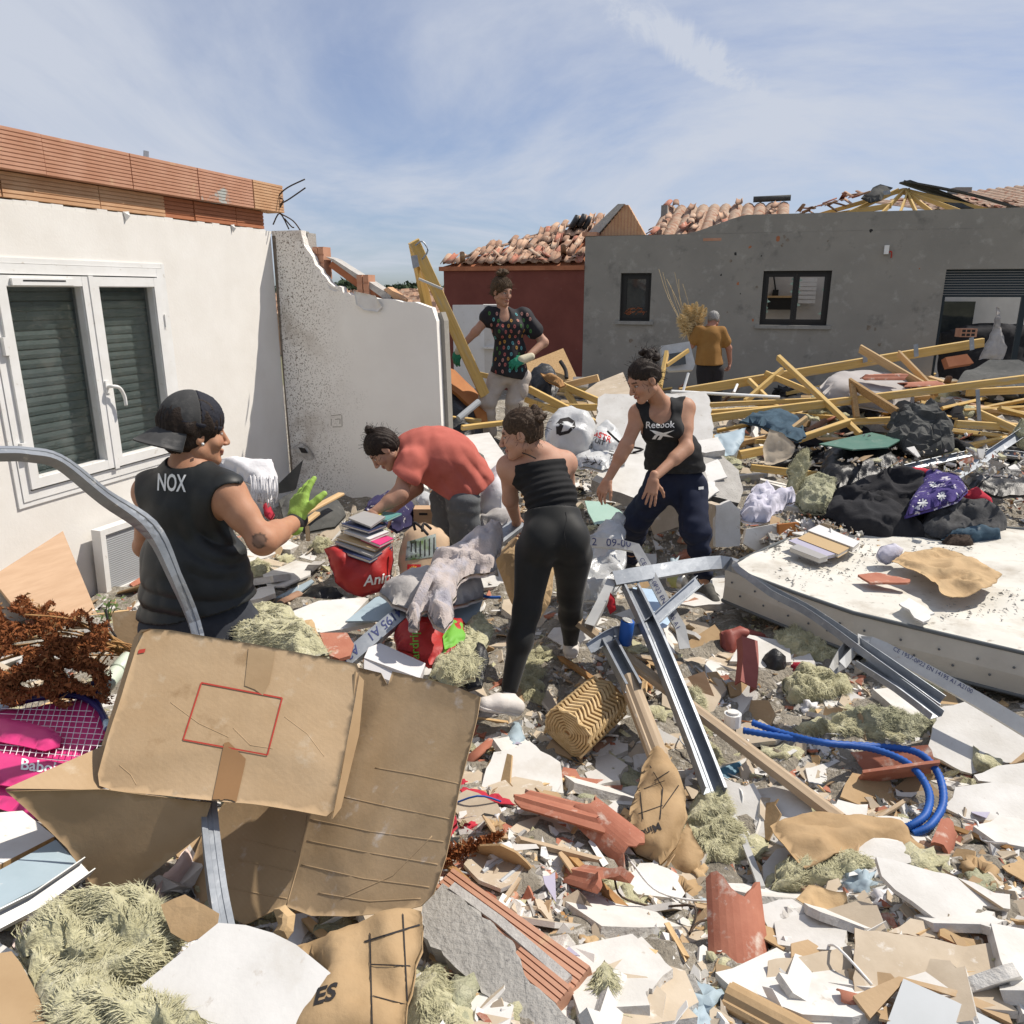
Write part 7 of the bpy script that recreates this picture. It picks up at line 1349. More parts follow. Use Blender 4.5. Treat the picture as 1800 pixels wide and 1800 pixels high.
mat('shoe_dark',(.045,.045,.042),(.10,.095,.085),.8,26); mat('shoe_sole',(.40,.38,.34),(.32,.30,.27),.8,20); mat('shoe_white',(.66,.62,.58),(.58,.54,.50),.7,12,bump=.2,bscale=40)
person_E()
# ---------------------------------------------------------------- D: woman in black tube top and leggings, from behind
def person_D():
 J=lambda x,y,Y:np.array(at(x,y,Y)); SKD=(.46,.26,.18)
 root=person('woman with hair in a bun, black strapless top and leggings, seen from behind',G(940,1190))
 fwd=Vector((-.12,.95,-.28)); hc=J(917,764,3.62); HM=frame((-.97,.12,-.22),(-.22,.12,1)); nk=J(947,797,3.66)
 shL,shR=J(896,822,3.66),J(992,815,3.72); pel,wst,ch=J(974,938,3.46),J(968,874,3.55),J(950,828,3.66)
 elL,wrL=J(897,878,3.72),J(908,915,3.86); elR,wrR=J(1000,880,3.9),J(960,915,3.98)
 b=Sdf(); torso(b,pel,wst,ch,nk,shL,shR,fwd,.92,.9); b.cone(hpt(hc,HM,0,-.015,-.05),nk,.046,.05,.03)
 b.chain([shL,elL,wrL],[.050,.037,.025]).chain([shR,elR,wrR],[.048,.036,.025])
 hipL,knL,anL=J(941,968,3.44),J(926,1072,3.35),J(896,1208,3.20); hipR,knR,anR=J(1006,975,3.46),J(1003,1048,3.56),J(1003,1128,3.74)
 b.chain([hipL,knL,anL],[.09,.056,.034]).chain([hipR,knR,anR],[.09,.056,.034])
 hs=Sdf(); head(hs,hc,HM,.97,nk*.6+hc*.4,.045); H1=Sdf(); hand(H1,wrL,Vector((.1,.75,-.5)),Vector((-.7,.2,.5)),-1,(.7,.75,.8,.8),.92,.03,.4,.6); H2=Sdf(); hand(H2,wrR,Vector((-.5,.6,-.5)),Vector((.5,.2,.6)),1,(.7,.7,.7,.7),.92,.03)
 pa=[b.mesh(.007),hs.mesh(.0033),H1.mesh(.0035),H2.mesh(.0035)]
 body(root,pa,[np.tile(SKD,(len(pa[0][0]),1)),facecol(pa[1][0],hc,HM,.97,SKD),np.tile(SKD,(len(pa[2][0]),1)),np.tile(SKD,(len(pa[3][0]),1))])
 hair(root,hc,HM,.97,'hair_brown',bun=[(.01,-.098,.085,.030),(.03,-.10,.06,.024),(-.005,-.085,.112,.020),(.01,-.12,.07,.018)],face=(0,.090,-.034,.066,.078,.096),nape=-.060,thick=.007,wave=.003,strands=260)
 t=Sdf(); torso(t,pel,wst,ch,nk,shL,shR,fwd,.92,.9)
 M2=frame(fwd,Vector(nk)-Vector(ch)); up=Vector(nk)-Vector(wst)
 for q,s in ((1,shL),(-1,shR)):t.ell(hpt(s,M2,q*.035,0,-.0),(.068,.14,.10),M2,.012,'d')
 fold=lambda P:.0035*np.sin(((P-np.array(wst))@np.array(up.normalized()))*190+2.2*sn(P,3,2))*np.clip(1.2-np.abs(((P-np.array(wst))@np.array(up.normalized()))-.02)*6,.15,1)
 cloth('tube_top',root,t.mesh(.006,grow=.008,cuts=[(J(955,807,3.56),Vector((-.17,.38,.92))),(wst*.55+pel*.45,-up)],wfn=fold),'tube')
 p=Sdf(); M0=frame(fwd,Vector(wst)-Vector(pel)); p.ell(pel,(.152,.112,.12),M0,.05); p.ell(wst*.6+pel*.4,(.132,.10,.10),M0,.05)
 for q in (-1,1):p.ell(hpt(pel,M0,q*.072,-.055,-.035),(.085,.075,.100),M0,.035)
 p.chain([hipL,knL,knL*.6+anL*.4,anL],[.098,.062,.058,.040],.03).chain([hipR,knR,knR*.6+anR*.4,anR],[.098,.062,.058,.040],.03)
 lg=cloth('leggings',root,p.mesh(.006,cuts=[(wst*.62+pel*.38,Vector(wst)-Vector(pel))],wfn=lambda P:.0015*sn(P,9,3)),'legging')
 bv=BVHTree.FromPolygons([WL[lg.name]+v.co for v in lg.data.vertices],[tuple(f.vertices)for f in lg.data.polygons])
 seam=[]
 for i in range(9):
  q=at(994+2*math.sin(i),900+i*8,3.0); h=bv.ray_cast(q,(q-CAMP).normalized());
  if h[0]:seam.append(h[0])
 if len(seam)>2:V,F_=sweep(seam,circ(.0018,5)); obj('seam',V,F_,'tank',lg)
 V,F_=sweep(smoothpts([at(918,796,3.53),at(930,800,3.50),at(942,806,3.515)],4),circ(.003,5)); obj('shoulder_strap',V,F_,'tube',root)
 g1=G(893,1240); shoe(root,J(908,1258,3.16),J(842,1246,3.08),'shoe_white','shoe_white',ankle=anL)
 shoe(root,np.array((anR[0],anR[1]-.03,anR[2]-.085)),np.array((anR[0]+.02,anR[1]+.18,anR[2]-.12)),'shoe_white','shoe_white',ankle=anR)
mat('tube',(.008,.008,.009),(.012,.012,.013),.85,20,bump=.15,bscale=120,bdist=.003); mat('legging',(.008,.0085,.0085),(.012,.0125,.0125),.62,14,spec=.22,spk=((.10,.10,.095),40,.72,.78),sheen=.12)
person_D()
# ---------------------------------------------------------------- C: woman in red T-shirt bent over a bag of books
def person_C():
 J=lambda x,y,Y:np.array(at(x,y,Y)); SKC=(.42,.24,.165)
 root=person('woman in loose coral red T-shirt bending down over the red bag of books',G(800,1000))
 hc=J(675,790,4.46); HM=frame((-.62,-.22,-.75),(-.70,-.05,.68)); nk=J(704,793,4.52)
 shL,shR=J(722,812,4.38),J(728,806,4.76); ch,wst,pel=J(752,800,4.58),J(784,806,4.62),J(806,846,4.64)
 fwd=Vector((-.35,-.1,-.93)); elL,wrL=J(703,868,4.26),J(660,899,4.18); elR,wrR=J(732,858,4.72),J(690,895,4.62)
 b=Sdf(); torso(b,pel,wst,ch,nk,shL,shR,fwd,1.0,.9); b.chain([shL,elL,wrL],[.052,.042,.028]).chain([shR,elR,wrR],[.052,.042,.028]); b.cone(elL,elL*.6+wrL*.4,.042,.041)
 hipL,knL,anL=J(814,882,4.50),J(818,935,4.52),J(822,1012,4.56); hipR,knR,anR=J(786,878,4.78),J(786,925,4.78),J(782,985,4.86)
 b.chain([hipL,knL,anL],[.10,.062,.038]).chain([hipR,knR,anR],[.10,.062,.038]); b.cone(hpt(hc,HM,0,-.02,-.045),nk,.050,.058,.03)
 hs=Sdf(); head(hs,hc,HM,.97,nk*.6+hc*.4,.05); H1=Sdf(); hand(H1,wrL,J(641,914,4.14)-wrL,Vector((-.3,-.5,.8)),1,(.45,.5,.5,.5),.98,.05,.3,.6); H2=Sdf(); hand(H2,wrR,J(672,908,4.58)-wrR,Vector((-.2,-.3,.9)),-1,(.5,.5,.5,.5),.98,.05)
 pa=[b.mesh(.008),hs.mesh(.0037),H1.mesh(.0035),H2.mesh(.004)]
 body(root,pa,[np.tile(SKC,(len(pa[0][0]),1)),facecol(pa[1][0],hc,HM,.97,SKC),np.tile(SKC,(len(pa[2][0]),1)),np.tile(SKC,(len(pa[3][0]),1))])
 hair(root,hc,HM,.97,'hair_dark',bun=[(.0,-.035,.142,.034),(.02,-.045,.13,.022)],face=(0,.090,-.030,.066,.080,.094),nape=-.075,thick=.010,wave=.004,strands=220)
 t=Sdf(); torso(t,pel,wst,ch,nk,shL,shR,fwd,1.05,.9); t.ell(J(772,802,4.58),(.235,.20,.175),frame((0,-1,0),(.22,0,1)),.08)
 t.cone(J(800,834,4.62),J(816,850,4.62),.165,.175,.06); t.cone(J(768,838,4.56),J(794,872,4.56),.12,.12,.06)
 t.cone(shL,shL*.55+elL*.45,.072,.082,.04).cone(shR,shR*.55+elR*.45,.072,.082,.04); t.cone(nk*.7+ch*.3,ch,.085,.12,.05)
 t.ell(nk+np.array((-.05,0,.0)),(.065,.075,.075),None,.012,'d')
 ax=(Vector(pel)-Vector(ch)).normalized()
 fold=lambda P:.013*(.5-np.abs(np.sin(P[:,0]*30+P[:,2]*12+2.2*sn(P,3,2))))*np.clip((P[:,0]-ch[0])*4,.1,1)*np.clip((ch[2]+.12-P[:,2])*5,.1,1)+.004*(.6-np.abs(sn(P,8,1,6)))+.003*sn(P,20,2)
 hemn=Vector((.86,0,-.52)); cuts=[(J(858,858,4.6),hemn),(shL*.45+elL*.55,(0,0,-1))]
 sh=cloth('t_shirt',root,t.mesh(.007,grow=.006,wfn=fold,cuts=[(J(822,872,4.6),Vector((.52,0,-.85))),(np.array((0,0,J(700,826,4.3)[2])),Vector((-.93,0,-.36)))if 0 else (J(694,824,4.38),Vector((-.55,-.05,-.83)))]),'coral')
 p=Sdf(); p.ell(pel,(.15,.13,.13),frame((-1,0,0),(0,0,1)),.05); p.chain([hipL,knL,anL],[.105,.088,.075],.04).chain([hipR,knR,anR],[.115,.088,.075],.04)
 cloth('trousers',root,p.mesh(.008,cuts=[(pel+np.array((0,0,.1)),(0,0,1))],wfn=lambda P:.005*sn(P,4,3)+.003*np.sin(P[:,2]*60+4*sn(P,3,1))),'grey_pants')
 for a in (anL,anR):g=gz(a[0],a[1]); shoe(root,(a[0]+.05,a[1],g),(a[0]-.18,a[1]-.03,g),'shoe_dark','shoe_sole',ankle=a)
mat('coral',(.46,.125,.095),(.40,.10,.075),.9,10,bump=.12,bscale=120,bdist=.003); mat('grey_pants',(.13,.135,.14),(.10,.105,.11),.95,14,bump=.25,bscale=90,spk=((.24,.24,.235),20,.6,.74))
person_C()
# ---------------------------------------------------------------- B: woman in patterned blouse and beige trousers
def person_B():
 J=lambda x,y,Y:np.array(at(x,y,Y)); SKB=(.42,.24,.165); Y0=7.3
 root=person('woman in black blouse with coloured dots, beige trousers and work gloves',G(872,785))
 hc=J(882,513,Y0-.02); HM=frame((.62,-.72,-.18),(.03,0,1)); nk=J(886,549,Y0); fwd=Vector((.10,-.99,-.08))
 shR,shL=J(862,554,Y0),J(921,556,Y0+.05); ch,wst,pel=J(893,578,Y0),J(896,616,Y0+.02),J(896,655,Y0)
 elR,wrR=J(836,583,Y0-.05),J(811,610,Y0-.08); elL,wrL=J(956,602,Y0+.02),J(925,630,Y0-.14)
 b=Sdf(); torso(b,pel,wst,ch,nk,shL,shR,fwd,.95,.9); b.chain([shR,elR,wrR],[.048,.038,.026]).chain([shL,elL,wrL],[.050,.041,.028]); b.cone(hpt(hc,HM,0,-.015,-.05),nk,.046,.05,.03)
 hipR,knR,anR=J(877,665,Y0),J(856,705,Y0-.05),J(861,762,Y0+.05); hipL,knL,anL=J(915,665,Y0+.02),J(904,705,Y0-.02),J(898,757,Y0+.08)
 b.chain([hipR,knR,anR],[.09,.056,.036]).chain([hipL,knL,anL],[.09,.056,.036])
 hs=Sdf(); head(hs,hc,HM,1.0,nk*.6+hc*.4,.046); pa=[b.mesh(.009),hs.mesh(.0045)]
 body(root,pa,[np.tile(SKB,(len(pa[0][0]),1)),facecol(pa[1][0],hc,HM,1.,SKB)])
 hair(root,hc,HM,1.0,'hair_wild',bun=[(0,-.03,.155,.045),(.03,-.02,.165,.03),(-.03,-.03,.15,.03),(.0,-.0,.175,.03)],face=(0,.092,-.026,.066,.078,.094),nape=-.06,thick=.014,wave=.006,strands=420)
 t=Sdf(); torso(t,pel,wst,ch,nk,shL,shR,fwd,1.0,.95); t.cone(wst,J(893,650,Y0-.02),.135,.14,.05)
 t.cone(shL,shL*.45+elL*.55,.066,.072,.04).cone(shR,shR*.78+elR*.22,.064,.066,.04); M2=frame(fwd,(0,0,1)); t.ell(hpt(nk,M2,0,.07,-.015),(.055,.10,.075),M2,.012,'d')
 bl=cloth('blouse',root,t.mesh(.008,grow=.010,wfn=lambda P:.004*sn(P,4.5,2)+.003*np.sin(P[:,0]*60+P[:,2]*30+3*sn(P,2,1)),cuts=[(J(893,660,Y0),(-.25,0,-1))]),'blouse')
 # coloured dots printed on the cloth
 for i in range(11):
  for j in range(7):
   px=862+j*11+(i%2)*5+random.uniform(-2,2); py=552+i*10+random.uniform(-2,2); a=random.uniform(0,3)
   c=at(px,py,Y0-.3); bvq=None
   k=8; shp=([(.017*math.cos(6.283*q/k)*.72,.017*math.sin(6.283*q/k)*1.1)for q in range(k)]+[(.004*math.cos(6.283*q/k),.006*math.sin(6.283*q/k))for q in range(k)],[(q,(q+1)%k,(q+1)%k+k,q+k)for q in range(k)])
   DOTS.append((c,shp,random.choice(['dot_a','dot_b','dot_c','dot_d','dot_e'])))
 Lc=WL[bl.name]; bvh=BVHTree.FromPolygons([Lc+v.co for v in bl.data.vertices],[tuple(p.vertices)for p in bl.data.polygons]); dd={}
 for c,(Vv,Ff),mm in DOTS:
  h=bvh.ray_cast(CAMP,(c-CAMP).normalized())
  if h[0]is None:continue
  u,v,n=basis(h[1]); pts=[]
  for x,y in Vv:
   q=bvh.find_nearest(h[0]+u*x+v*y); pts.append(q[0]+q[1]*.003)
  obj('printed_dot',pts,Ff,mm,bl)
 p=Sdf(); p.ell(pel,(.150,.115,.12),frame(fwd,(0,0,1)),.05); p.chain([hipR,knR,anR],[.100,.080,.070],.04).chain([hipL,knL,anL],[.100,.080,.070],.04)
 tr=cloth('trousers',root,p.mesh(.009,cuts=[(wst*.35+pel*.65,(0,0,1)),(anR-(0,0,.02),(0,0,-1))],wfn=lambda P:.008*(.6-np.abs(sn(P,9,3,6)))+.003*np.sin(P[:,2]*50+4*sn(P,2.5,1))),'beige')
 pk=Sdf(); pk.ell(hipL*.55+knL*.45+np.array((.052,-.04,.0)),(.06,.045,.09),frame((.7,-.7,0),(0,0,1)),.02); cloth('cargo_pocket',tr,pk.mesh(.009,wr=(.004,8)),'beige')
 for nm,w,f,bk,th in (('glove',wrR,J(800,632,Y0-.1)-wrR,(-.4,-.8,.2),-1),('glove',wrL,J(899,640,Y0-.2)-wrL,(.0,-.7,.7),1)):
  h=Sdf(); hand(h,w,f,bk,th,(.4,.4,.4,.45),1.12,.10,.2,.9); g=cloth(nm,root,h.mesh(.005,grow=.003),'glove_green'); c=Sdf(); fv=np.array(Vector(f).normalized()); c.cone(w-fv*.05,w+fv*.045,.036,.042,.02); cloth('cuff',g,c.mesh(.006),'glove_cream')
 for a in (anR,anL):shoe(root,(a[0],a[1]+.04,a[2]-.10),(a[0]+.02,a[1]-.18,a[2]-.11),'shoe_dark','shoe_dark',ankle=a)
DOTS=[]
for n_,c_ in dict(dot_a=(.36,.10,.09),dot_b=(.10,.28,.30),dot_c=(.38,.20,.05),dot_d=(.06,.16,.05),dot_e=(.40,.20,.17)).items():mat(n_,c_,None,.9)
mat('blouse',(.013,.012,.015),(.02,.019,.023),.8,12); mat('beige',(.46,.41,.36),(.40,.35,.31),.95,10,bump=.3,bscale=60,spk=((.34,.29,.25),8,.62,.78)); mat('glove_green',(.02,.22,.13),(.015,.17,.10),.6,14,bump=.3,bscale=90); mat('glove_cream',(.55,.50,.37),None,.95)
person_B()
# ---------------------------------------------------------------- F: man in ochre T-shirt carrying pampas grass
def person_F():
 J=lambda x,y,Y:np.array(at(x,y,Y)); SKF=(.40,.20,.14); Y0=11.6
 root=person('grey-haired man in ochre T-shirt walking away with pampas plumes',G(1246,690))
 hc=J(1254,563,Y0+.08); HM=frame((.25,.9,-.45),(.1,.4,1)); nk=J(1249,575,Y0+.02); fwd=Vector((.1,.98,-.15)); shL,shR=J(1229,581,Y0),J(1267,583,Y0+.02)
 ch,wst,pel=J(1248,594,Y0),J(1246,618,Y0),J(1246,642,Y0); elR,wrR=J(1281,612,Y0+.05),J(1283,636,Y0+.1); elL,wrL=J(1216,607,Y0+.05),J(1216,588,Y0+.2)
 b=Sdf(); torso(b,pel,wst,ch,nk,shL,shR,fwd,1.1,0); b.chain([shL,elL,wrL],[.055,.044,.03]).chain([shR,elR,wrR],[.055,.044,.03])
 hipL,knL,anL=J(1238,652,Y0),J(1237,690,Y0),J(1236,722,Y0); hipR,knR,anR=J(1258,652,Y0),J(1259,690,Y0),J(1259,722,Y0); b.chain([hipL,knL,anL],[.10,.06,.04]).chain([hipR,knR,anR],[.10,.06,.04])
 b.cone(hpt(hc,HM,0,-.02,-.05),nk,.052,.06,.03); hs=Sdf(); head(hs,hc,HM,1.02,nk*.6+hc*.4,.055); H1=Sdf(); hand(H1,wrR,(0,.2,-1),(1,0,0),1,(.6,.6,.6,.6),1.05); H2=Sdf(); hand(H2,wrL,(.2,.3,1),(-1,0,0),1,(.8,.8,.8,.8),1.05)
 pa=[b.mesh(.012),hs.mesh(.007),H1.mesh(.006),H2.mesh(.006)]; body(root,pa,[np.tile(SKF,(len(v[0]),1))for v in pa])
 hair(root,hc,HM,1.02,'hair_grey',face=(0,.085,-.02,.068,.085,.10),nape=-.05,thick=.007,strands=0)
 t=Sdf(); torso(t,pel,wst,ch,nk,shL,shR,fwd,1.18,0); t.cone(wst,pel,.17,.175,.06).cone(shL,shL*.4+elL*.6,.075,.082,.04).cone(shR,shR*.4+elR*.6,.075,.082,.04)
 cloth('t_shirt',root,t.mesh(.011,grow=.008,cuts=[(J(1246,641,Y0),(0,0,-1)),(nk-(0,0,-.01),(0,.2,1))],wfn=lambda P:.008*np.sin(P[:,0]*40+3*sn(P,2,1))*np.clip((ch[2]-P[:,2])*4,0,1)+.006*sn(P,4,2)),'ochre')
 p=Sdf(); p.ell(pel,(.18,.13,.13),None,.05); p.chain([hipL,knL,anL],[.12,.09,.075]).chain([hipR,knR,anR],[.12,.09,.075]); cloth('trousers',root,p.mesh(.012,wr=(.005,4)),'darkpants')
 for a in (anL,anR):shoe(root,(a[0],a[1],a[2]-.09),(a[0]+.02,a[1]+.22,a[2]-.10),'shoe_dark','shoe_dark',ankle=a)
 # the plumes in his hand are a thing of their own
 base=Vector(wrL)+Vector((.0,.02,-.1)); pg=empty('pampas_bunch',base,'bunch of pale golden pampas plumes held by the man','dried grass')
 for i in range(13):
  tip=at(1190+i*4.2+random.uniform(-4,4),528+abs(i-7)*3.4+random.uniform(-5,12),Y0+random.uniform(-.12,.2)); pts=smoothpts([base+Vector((random.uniform(-.03,.03),0,0)),base.lerp(tip,.5)+Vector((0,0,.04)),tip],5)
  V,F_=sweep(pts,circ(.005,5)); st=obj('stem',V,F_,'pampas',pg); FV=[]; FF=[]
  for q in range(340):
   t_=random.uniform(.28,1); k=t_*(len(pts)-1); a=pts[int(k)].lerp(pts[min(int(k)+1,len(pts)-1)],k%1); d=Vector((random.gauss(0,1),random.gauss(0,1),random.gauss(.9,.7))).normalized(); L_=.085*math.sin(math.pi*min(1,.25+t_*.8))+.02; w=d.cross(Vector((random.random(),1,0))).normalized()*.010; j=len(FV); FV+=[a-w,a+w,a+d*L_*1.35]; FF.append((j,j+1,j+2))
  obj('plume',FV,FF,'pampas',pg)['kind']='stuff'
 for i in range(7):
  tip=at(1158+i*7,478+random.uniform(-6,25),Y0); V,F_=sweep(smoothpts([base,base.lerp(tip,.6)+Vector((random.uniform(-.05,.05),0,0)),tip],5),circ(.0035,4)); obj('dry_twig',V,F_,'pampas',pg)
mat('ochre',(.29,.15,.042),(.245,.122,.034),.9,6,bump=.2,bscale=60); mat('darkpants',(.02,.018,.02),None,.9)
person_F()
# ---------------------------------------------------------------- A: woman in black sleeveless shirt and cap, from behind
def person_A():
 J=lambda x,y,Y:np.array(at(x,y,Y)); SKA=(.43,.225,.135)
 root=person('woman in black sleeveless shirt and backwards trucker cap standing by the window',G(350,1180))
 hc=J(343,762,2.78); HM=frame((.80,.58,-.12),(.06,.12,1)); nk=J(332,836,2.74); fwd=Vector((.30,.95,-.05))
 shL,shR=J(268,866,2.78),J(397,868,2.68); ch,wst,pel=J(330,905,2.74),J(342,1000,2.72),J(350,1085,2.70)
 elR,wrR=J(462,950,2.62),J(520,917,2.86); elL,wrL=J(256,960,3.0),J(300,970,3.2)
 b=Sdf(); torso(b,pel,wst,ch,nk,shL,shR,fwd,1.02,.9); b.cone(wst,pel,.140,.150,.06)
 b.chain([shR,elR,wrR],[.058,.046,.031]).chain([shL,elL,wrL],[.056,.045,.03]); b.cone(elR,elR*.6+wrR*.4,.047,.046); b.cone(shR,shR*.55+elR*.45,.060,.055); b.cone(hpt(hc,HM,0,-.02,-.05),nk,.058,.066,.04)
 hipL,knL,anL=J(310,1120,2.72),J(305,1330,2.72),J(305,1500,2.72); hipR,knR,anR=J(400,1115,2.70),J(405,1330,2.72),J(405,1500,2.72)
 for a in (anL,anR):a[2]=.16
 b.chain([hipL,knL,anL],[.11,.07,.045]).chain([hipR,knR,anR],[.11,.07,.045]); b.cone(shL,nk,.05,.06,.05).cone(shR,nk,.05,.06,.05)
 hs=Sdf(); head(hs,hc,HM,1.03,nk*.6+hc*.4,.056); H2=Sdf(); hand(H2,wrL,Vector((.6,.6,0)),Vector((0,.2,1)),1,(.3,)*4)
 pa=[b.mesh(.0075),hs.mesh(.0037),H2.mesh(.004)]; cb=np.tile(SKA,(len(pa[0][0]),1)).astype(float)
 bv=pa[0][0]; tc=np.array(at(455,950,2.57)); tcen=bv[np.argmin(((bv-np.array(CAMP))/np.linalg.norm(bv-np.array(CAMP),axis=1)[:,None]@np.array(ray(455,950).normalized())<.99995)*9+np.linalg.norm(bv-tc,axis=1))]
 d=np.linalg.norm(bv-tcen,axis=1); cb[d<.028]=cb[d<.028]*.45+np.array((.07,.075,.07))*.55; cb[(d>.021)&(d<.028)]*=.55
 body(root,pa,[cb,facecol(pa[1][0],hc,HM,1.03,SKA),np.tile(SKA,(len(pa[2][0]),1))])
 hair(root,hc,HM,1.03,'hair_dark',face=(0,.092,-.020,.066,.080,.10),nape=-.115,thick=.019,wave=.005,strands=0)
 # cap: crown panels, mesh panel, band, brim at the back of the head
 def capsd():
  c=Sdf(); c.ell(hpt(hc,HM,0,-.012,.052,1.03),np.array((.078,.099,.088))*1.03,HM); return c
 upv=HM@np.array([0,.16,1]); pl=hpt(hc,HM,0,0,.025,1.03); fw=HM@np.array([0,1,0])
 cap=cloth('cap',root,capsd().mesh(.0045,grow=.012,cuts=[(pl,-upv),(hpt(hc,HM,0,-.002,0,1.03),fw)],wfn=lambda P:.002*sn(P,8,1)),'cap_grey')
 cloth('mesh_panel',cap,capsd().mesh(.0045,grow=.0115,cuts=[(pl,-upv),(hpt(hc,HM,0,-.003,0,1.03),-fw)],wfn=lambda P:.0022*np.sin((P@upv)*520)*np.sin(P[:,0]*520+P[:,1]*400)),'cap_mesh')
 cloth('cap_band',cap,capsd().mesh(.0045,grow=.014,cuts=[(pl,-upv),(hpt(hc,HM,0,0,.042,1.03),upv)]),'cap_mesh')
 V=[];
 for j in range(7):
  t=j/6
  for i in range(13):
   a=(i/12-.5)*2.3; r=.105+.088*t; x=math.sin(a)*r*(.80+.10*t); y=-math.cos(a)*r*(1.06-.03*t); z=.020-.055*t+.030*(1-math.cos(a*1.35))*-.8+y*-.16*0
   V.append(hpt(hc,HM,x,y,z+.012,1.03))
 Fb=[(j*13+i,j*13+i+1,j*13+i+14,j*13+i+13)for j in range(6)for i in range(12)]; nV=len(V); V2=[v-np.array([0,0,.005])for v in V]
 be=boundary(Fb); obj('brim',np.array(V+V2),Fb+[tuple(q+nV for q in reversed(f))for f in Fb]+[(a,c,c+nV,a+nV)for a,c in be],'cap_grey',cap,True)
 decal('patch',[(296+11*math.cos(i*.4),737+20*math.sin(i*.4))for i in range(15)],cap,'ink',off=.004,cell=6)
 V,F_=sweep([hpt(hc,HM,-.081,.004,-.028,1.03),hpt(hc,HM,-.086,.004,-.032,1.03)],circ(.005,8)); obj('earring',V,F_,'whiteprint',root,True)
 t=Sdf(); torso(t,pel,wst,ch,nk,shL,shR,fwd,1.06,.9); t.cone(wst,pel,.155,.165,.06); M2=frame(fwd,Vector(nk)-Vector(ch)); M0=frame(fwd,(0,0,1))
 t.cone(hpt(wst,M0,.09,0,.03),hpt(pel,M0,.10,0,.0),.10,.12,.05).cone(hpt(wst,M0,-.10,0,.03),hpt(pel,M0,-.12,0,.0),.10,.12,.05); t.cone(shL,nk,.055,.066,.05).cone(shR,nk,.055,.066,.05)
 for q,s in ((1,shL),(-1,shR)):t.ell(hpt(s,M2,q*.042,.0,-.045),(.066,.15,.115),M2,.012,'d')
 t.ell(hpt(nk,M2,0,.02,.055),(.085,.11,.060),M2,.012,'d')
 rs=np.array(shR);
 def fold(P):
  z=P[:,2]; r=np.linalg.norm(P-rs,axis=1); low=np.clip((wst[2]+.03-z)*7,0,1); mid=np.clip(1-np.abs(z-wst[2]-.16)*5,0,1)*np.clip((P[:,0]-ch[0]+.02)*7,0,1)
  return .017*(.5-np.abs(np.sin(z*36+P[:,0]*7+2.2*sn(P,3.2,2))))*low+.016*(.5-np.abs(np.sin(r*44+1.6*sn(P,3,1))))*mid+.004*(.6-np.abs(sn(P,11,3)))
 sh=cloth('sleeveless_shirt',root,t.mesh(.0055,grow=.011,cuts=[(J(350,1074,2.62),(.20,0,-1))],wfn=fold),'black_shirt')
 pxtext('NOX',(301,850),(.52,.03),(.04,-1),42,sh,'whiteprint',.02,.004)
 p=Sdf(); p.ell(pel-np.array((0,0,.02)),(.185,.150,.13),M0,.05); p.cone(wst,pel,.146,.168,.05)
 for q in (-1,1):p.ell(hpt(pel,M0,q*.09,-.06,-.05),(.10,.10,.11),M0,.05)
 p.chain([hipL,knL,anL],[.135,.10,.07],.04).chain([hipR,knR,anR],[.135,.10,.07],.04)
 jg=cloth('jogging_trousers',root,p.mesh(.008,cuts=[(J(350,1052,2.62),(-.20,0,1))],wfn=lambda P:.005*sn(P,4,2)+.003*np.sin(P[:,2]*60+4*sn(P,2,1))),'charcoal')
 for px0,py0,px1,py1,mm in ((455,1020,465,1048,'neon'),(246,1062,240,1090,'redprint2')):
  decal('side_stripe',[(px0-7,py0),(px0+1,py0-4),(px1+1,py1),(px1-9,py1+3)],sh,mm,off=.004)
 h=Sdf(); hand(h,wrR,J(527,872,2.92)-wrR,Vector((-.55,-.8,.1)),1,(.12,.25,.35,.45),1.12,.16,.15,.85); g=cloth('glove',root,h.mesh(.0035,grow=.003,wr=(.0012,14)),'neon_glove')
 fv=(wrR-elR)/np.linalg.norm(wrR-elR); c=Sdf(); c.cone(wrR-fv*.008,wrR+fv*.022,.037,.037,.01); cloth('wrist_strap',g,c.mesh(.004),'ink')
 for a in (anL,anR):shoe(root,(a[0],a[1]-.03,gz(a[0],a[1])),(a[0]+.05,a[1]+.2,gz(a[0],a[1]+.2)),'shoe_dark','shoe_sole',ankle=a)
mat('black_shirt',(.015,.0165,.0165),(.021,.0225,.0225),.5,20,bump=.12,bscale=190,spec=.3,bdist=.002,spk=((.12,.12,.12),55,.745,.78)); mat('charcoal',(.032,.035,.044),(.042,.046,.056),.95,30,bump=.2,bscale=170,bdist=.003)
mat('cap_grey',(.055,.055,.055),(.04,.04,.04),.9,14,bump=.2,bscale=120,spk=((.12,.115,.11),8,.56,.74),bdist=.004); mat('cap_mesh',(.010,.011,.018),(.02,.021,.03),.8,150); mat('neon',(.50,.75,.03),None,.7); mat('neon_glove',(.31,.46,.09),(.25,.39,.07),.7,20,bump=.25,bscale=110)
person_A()
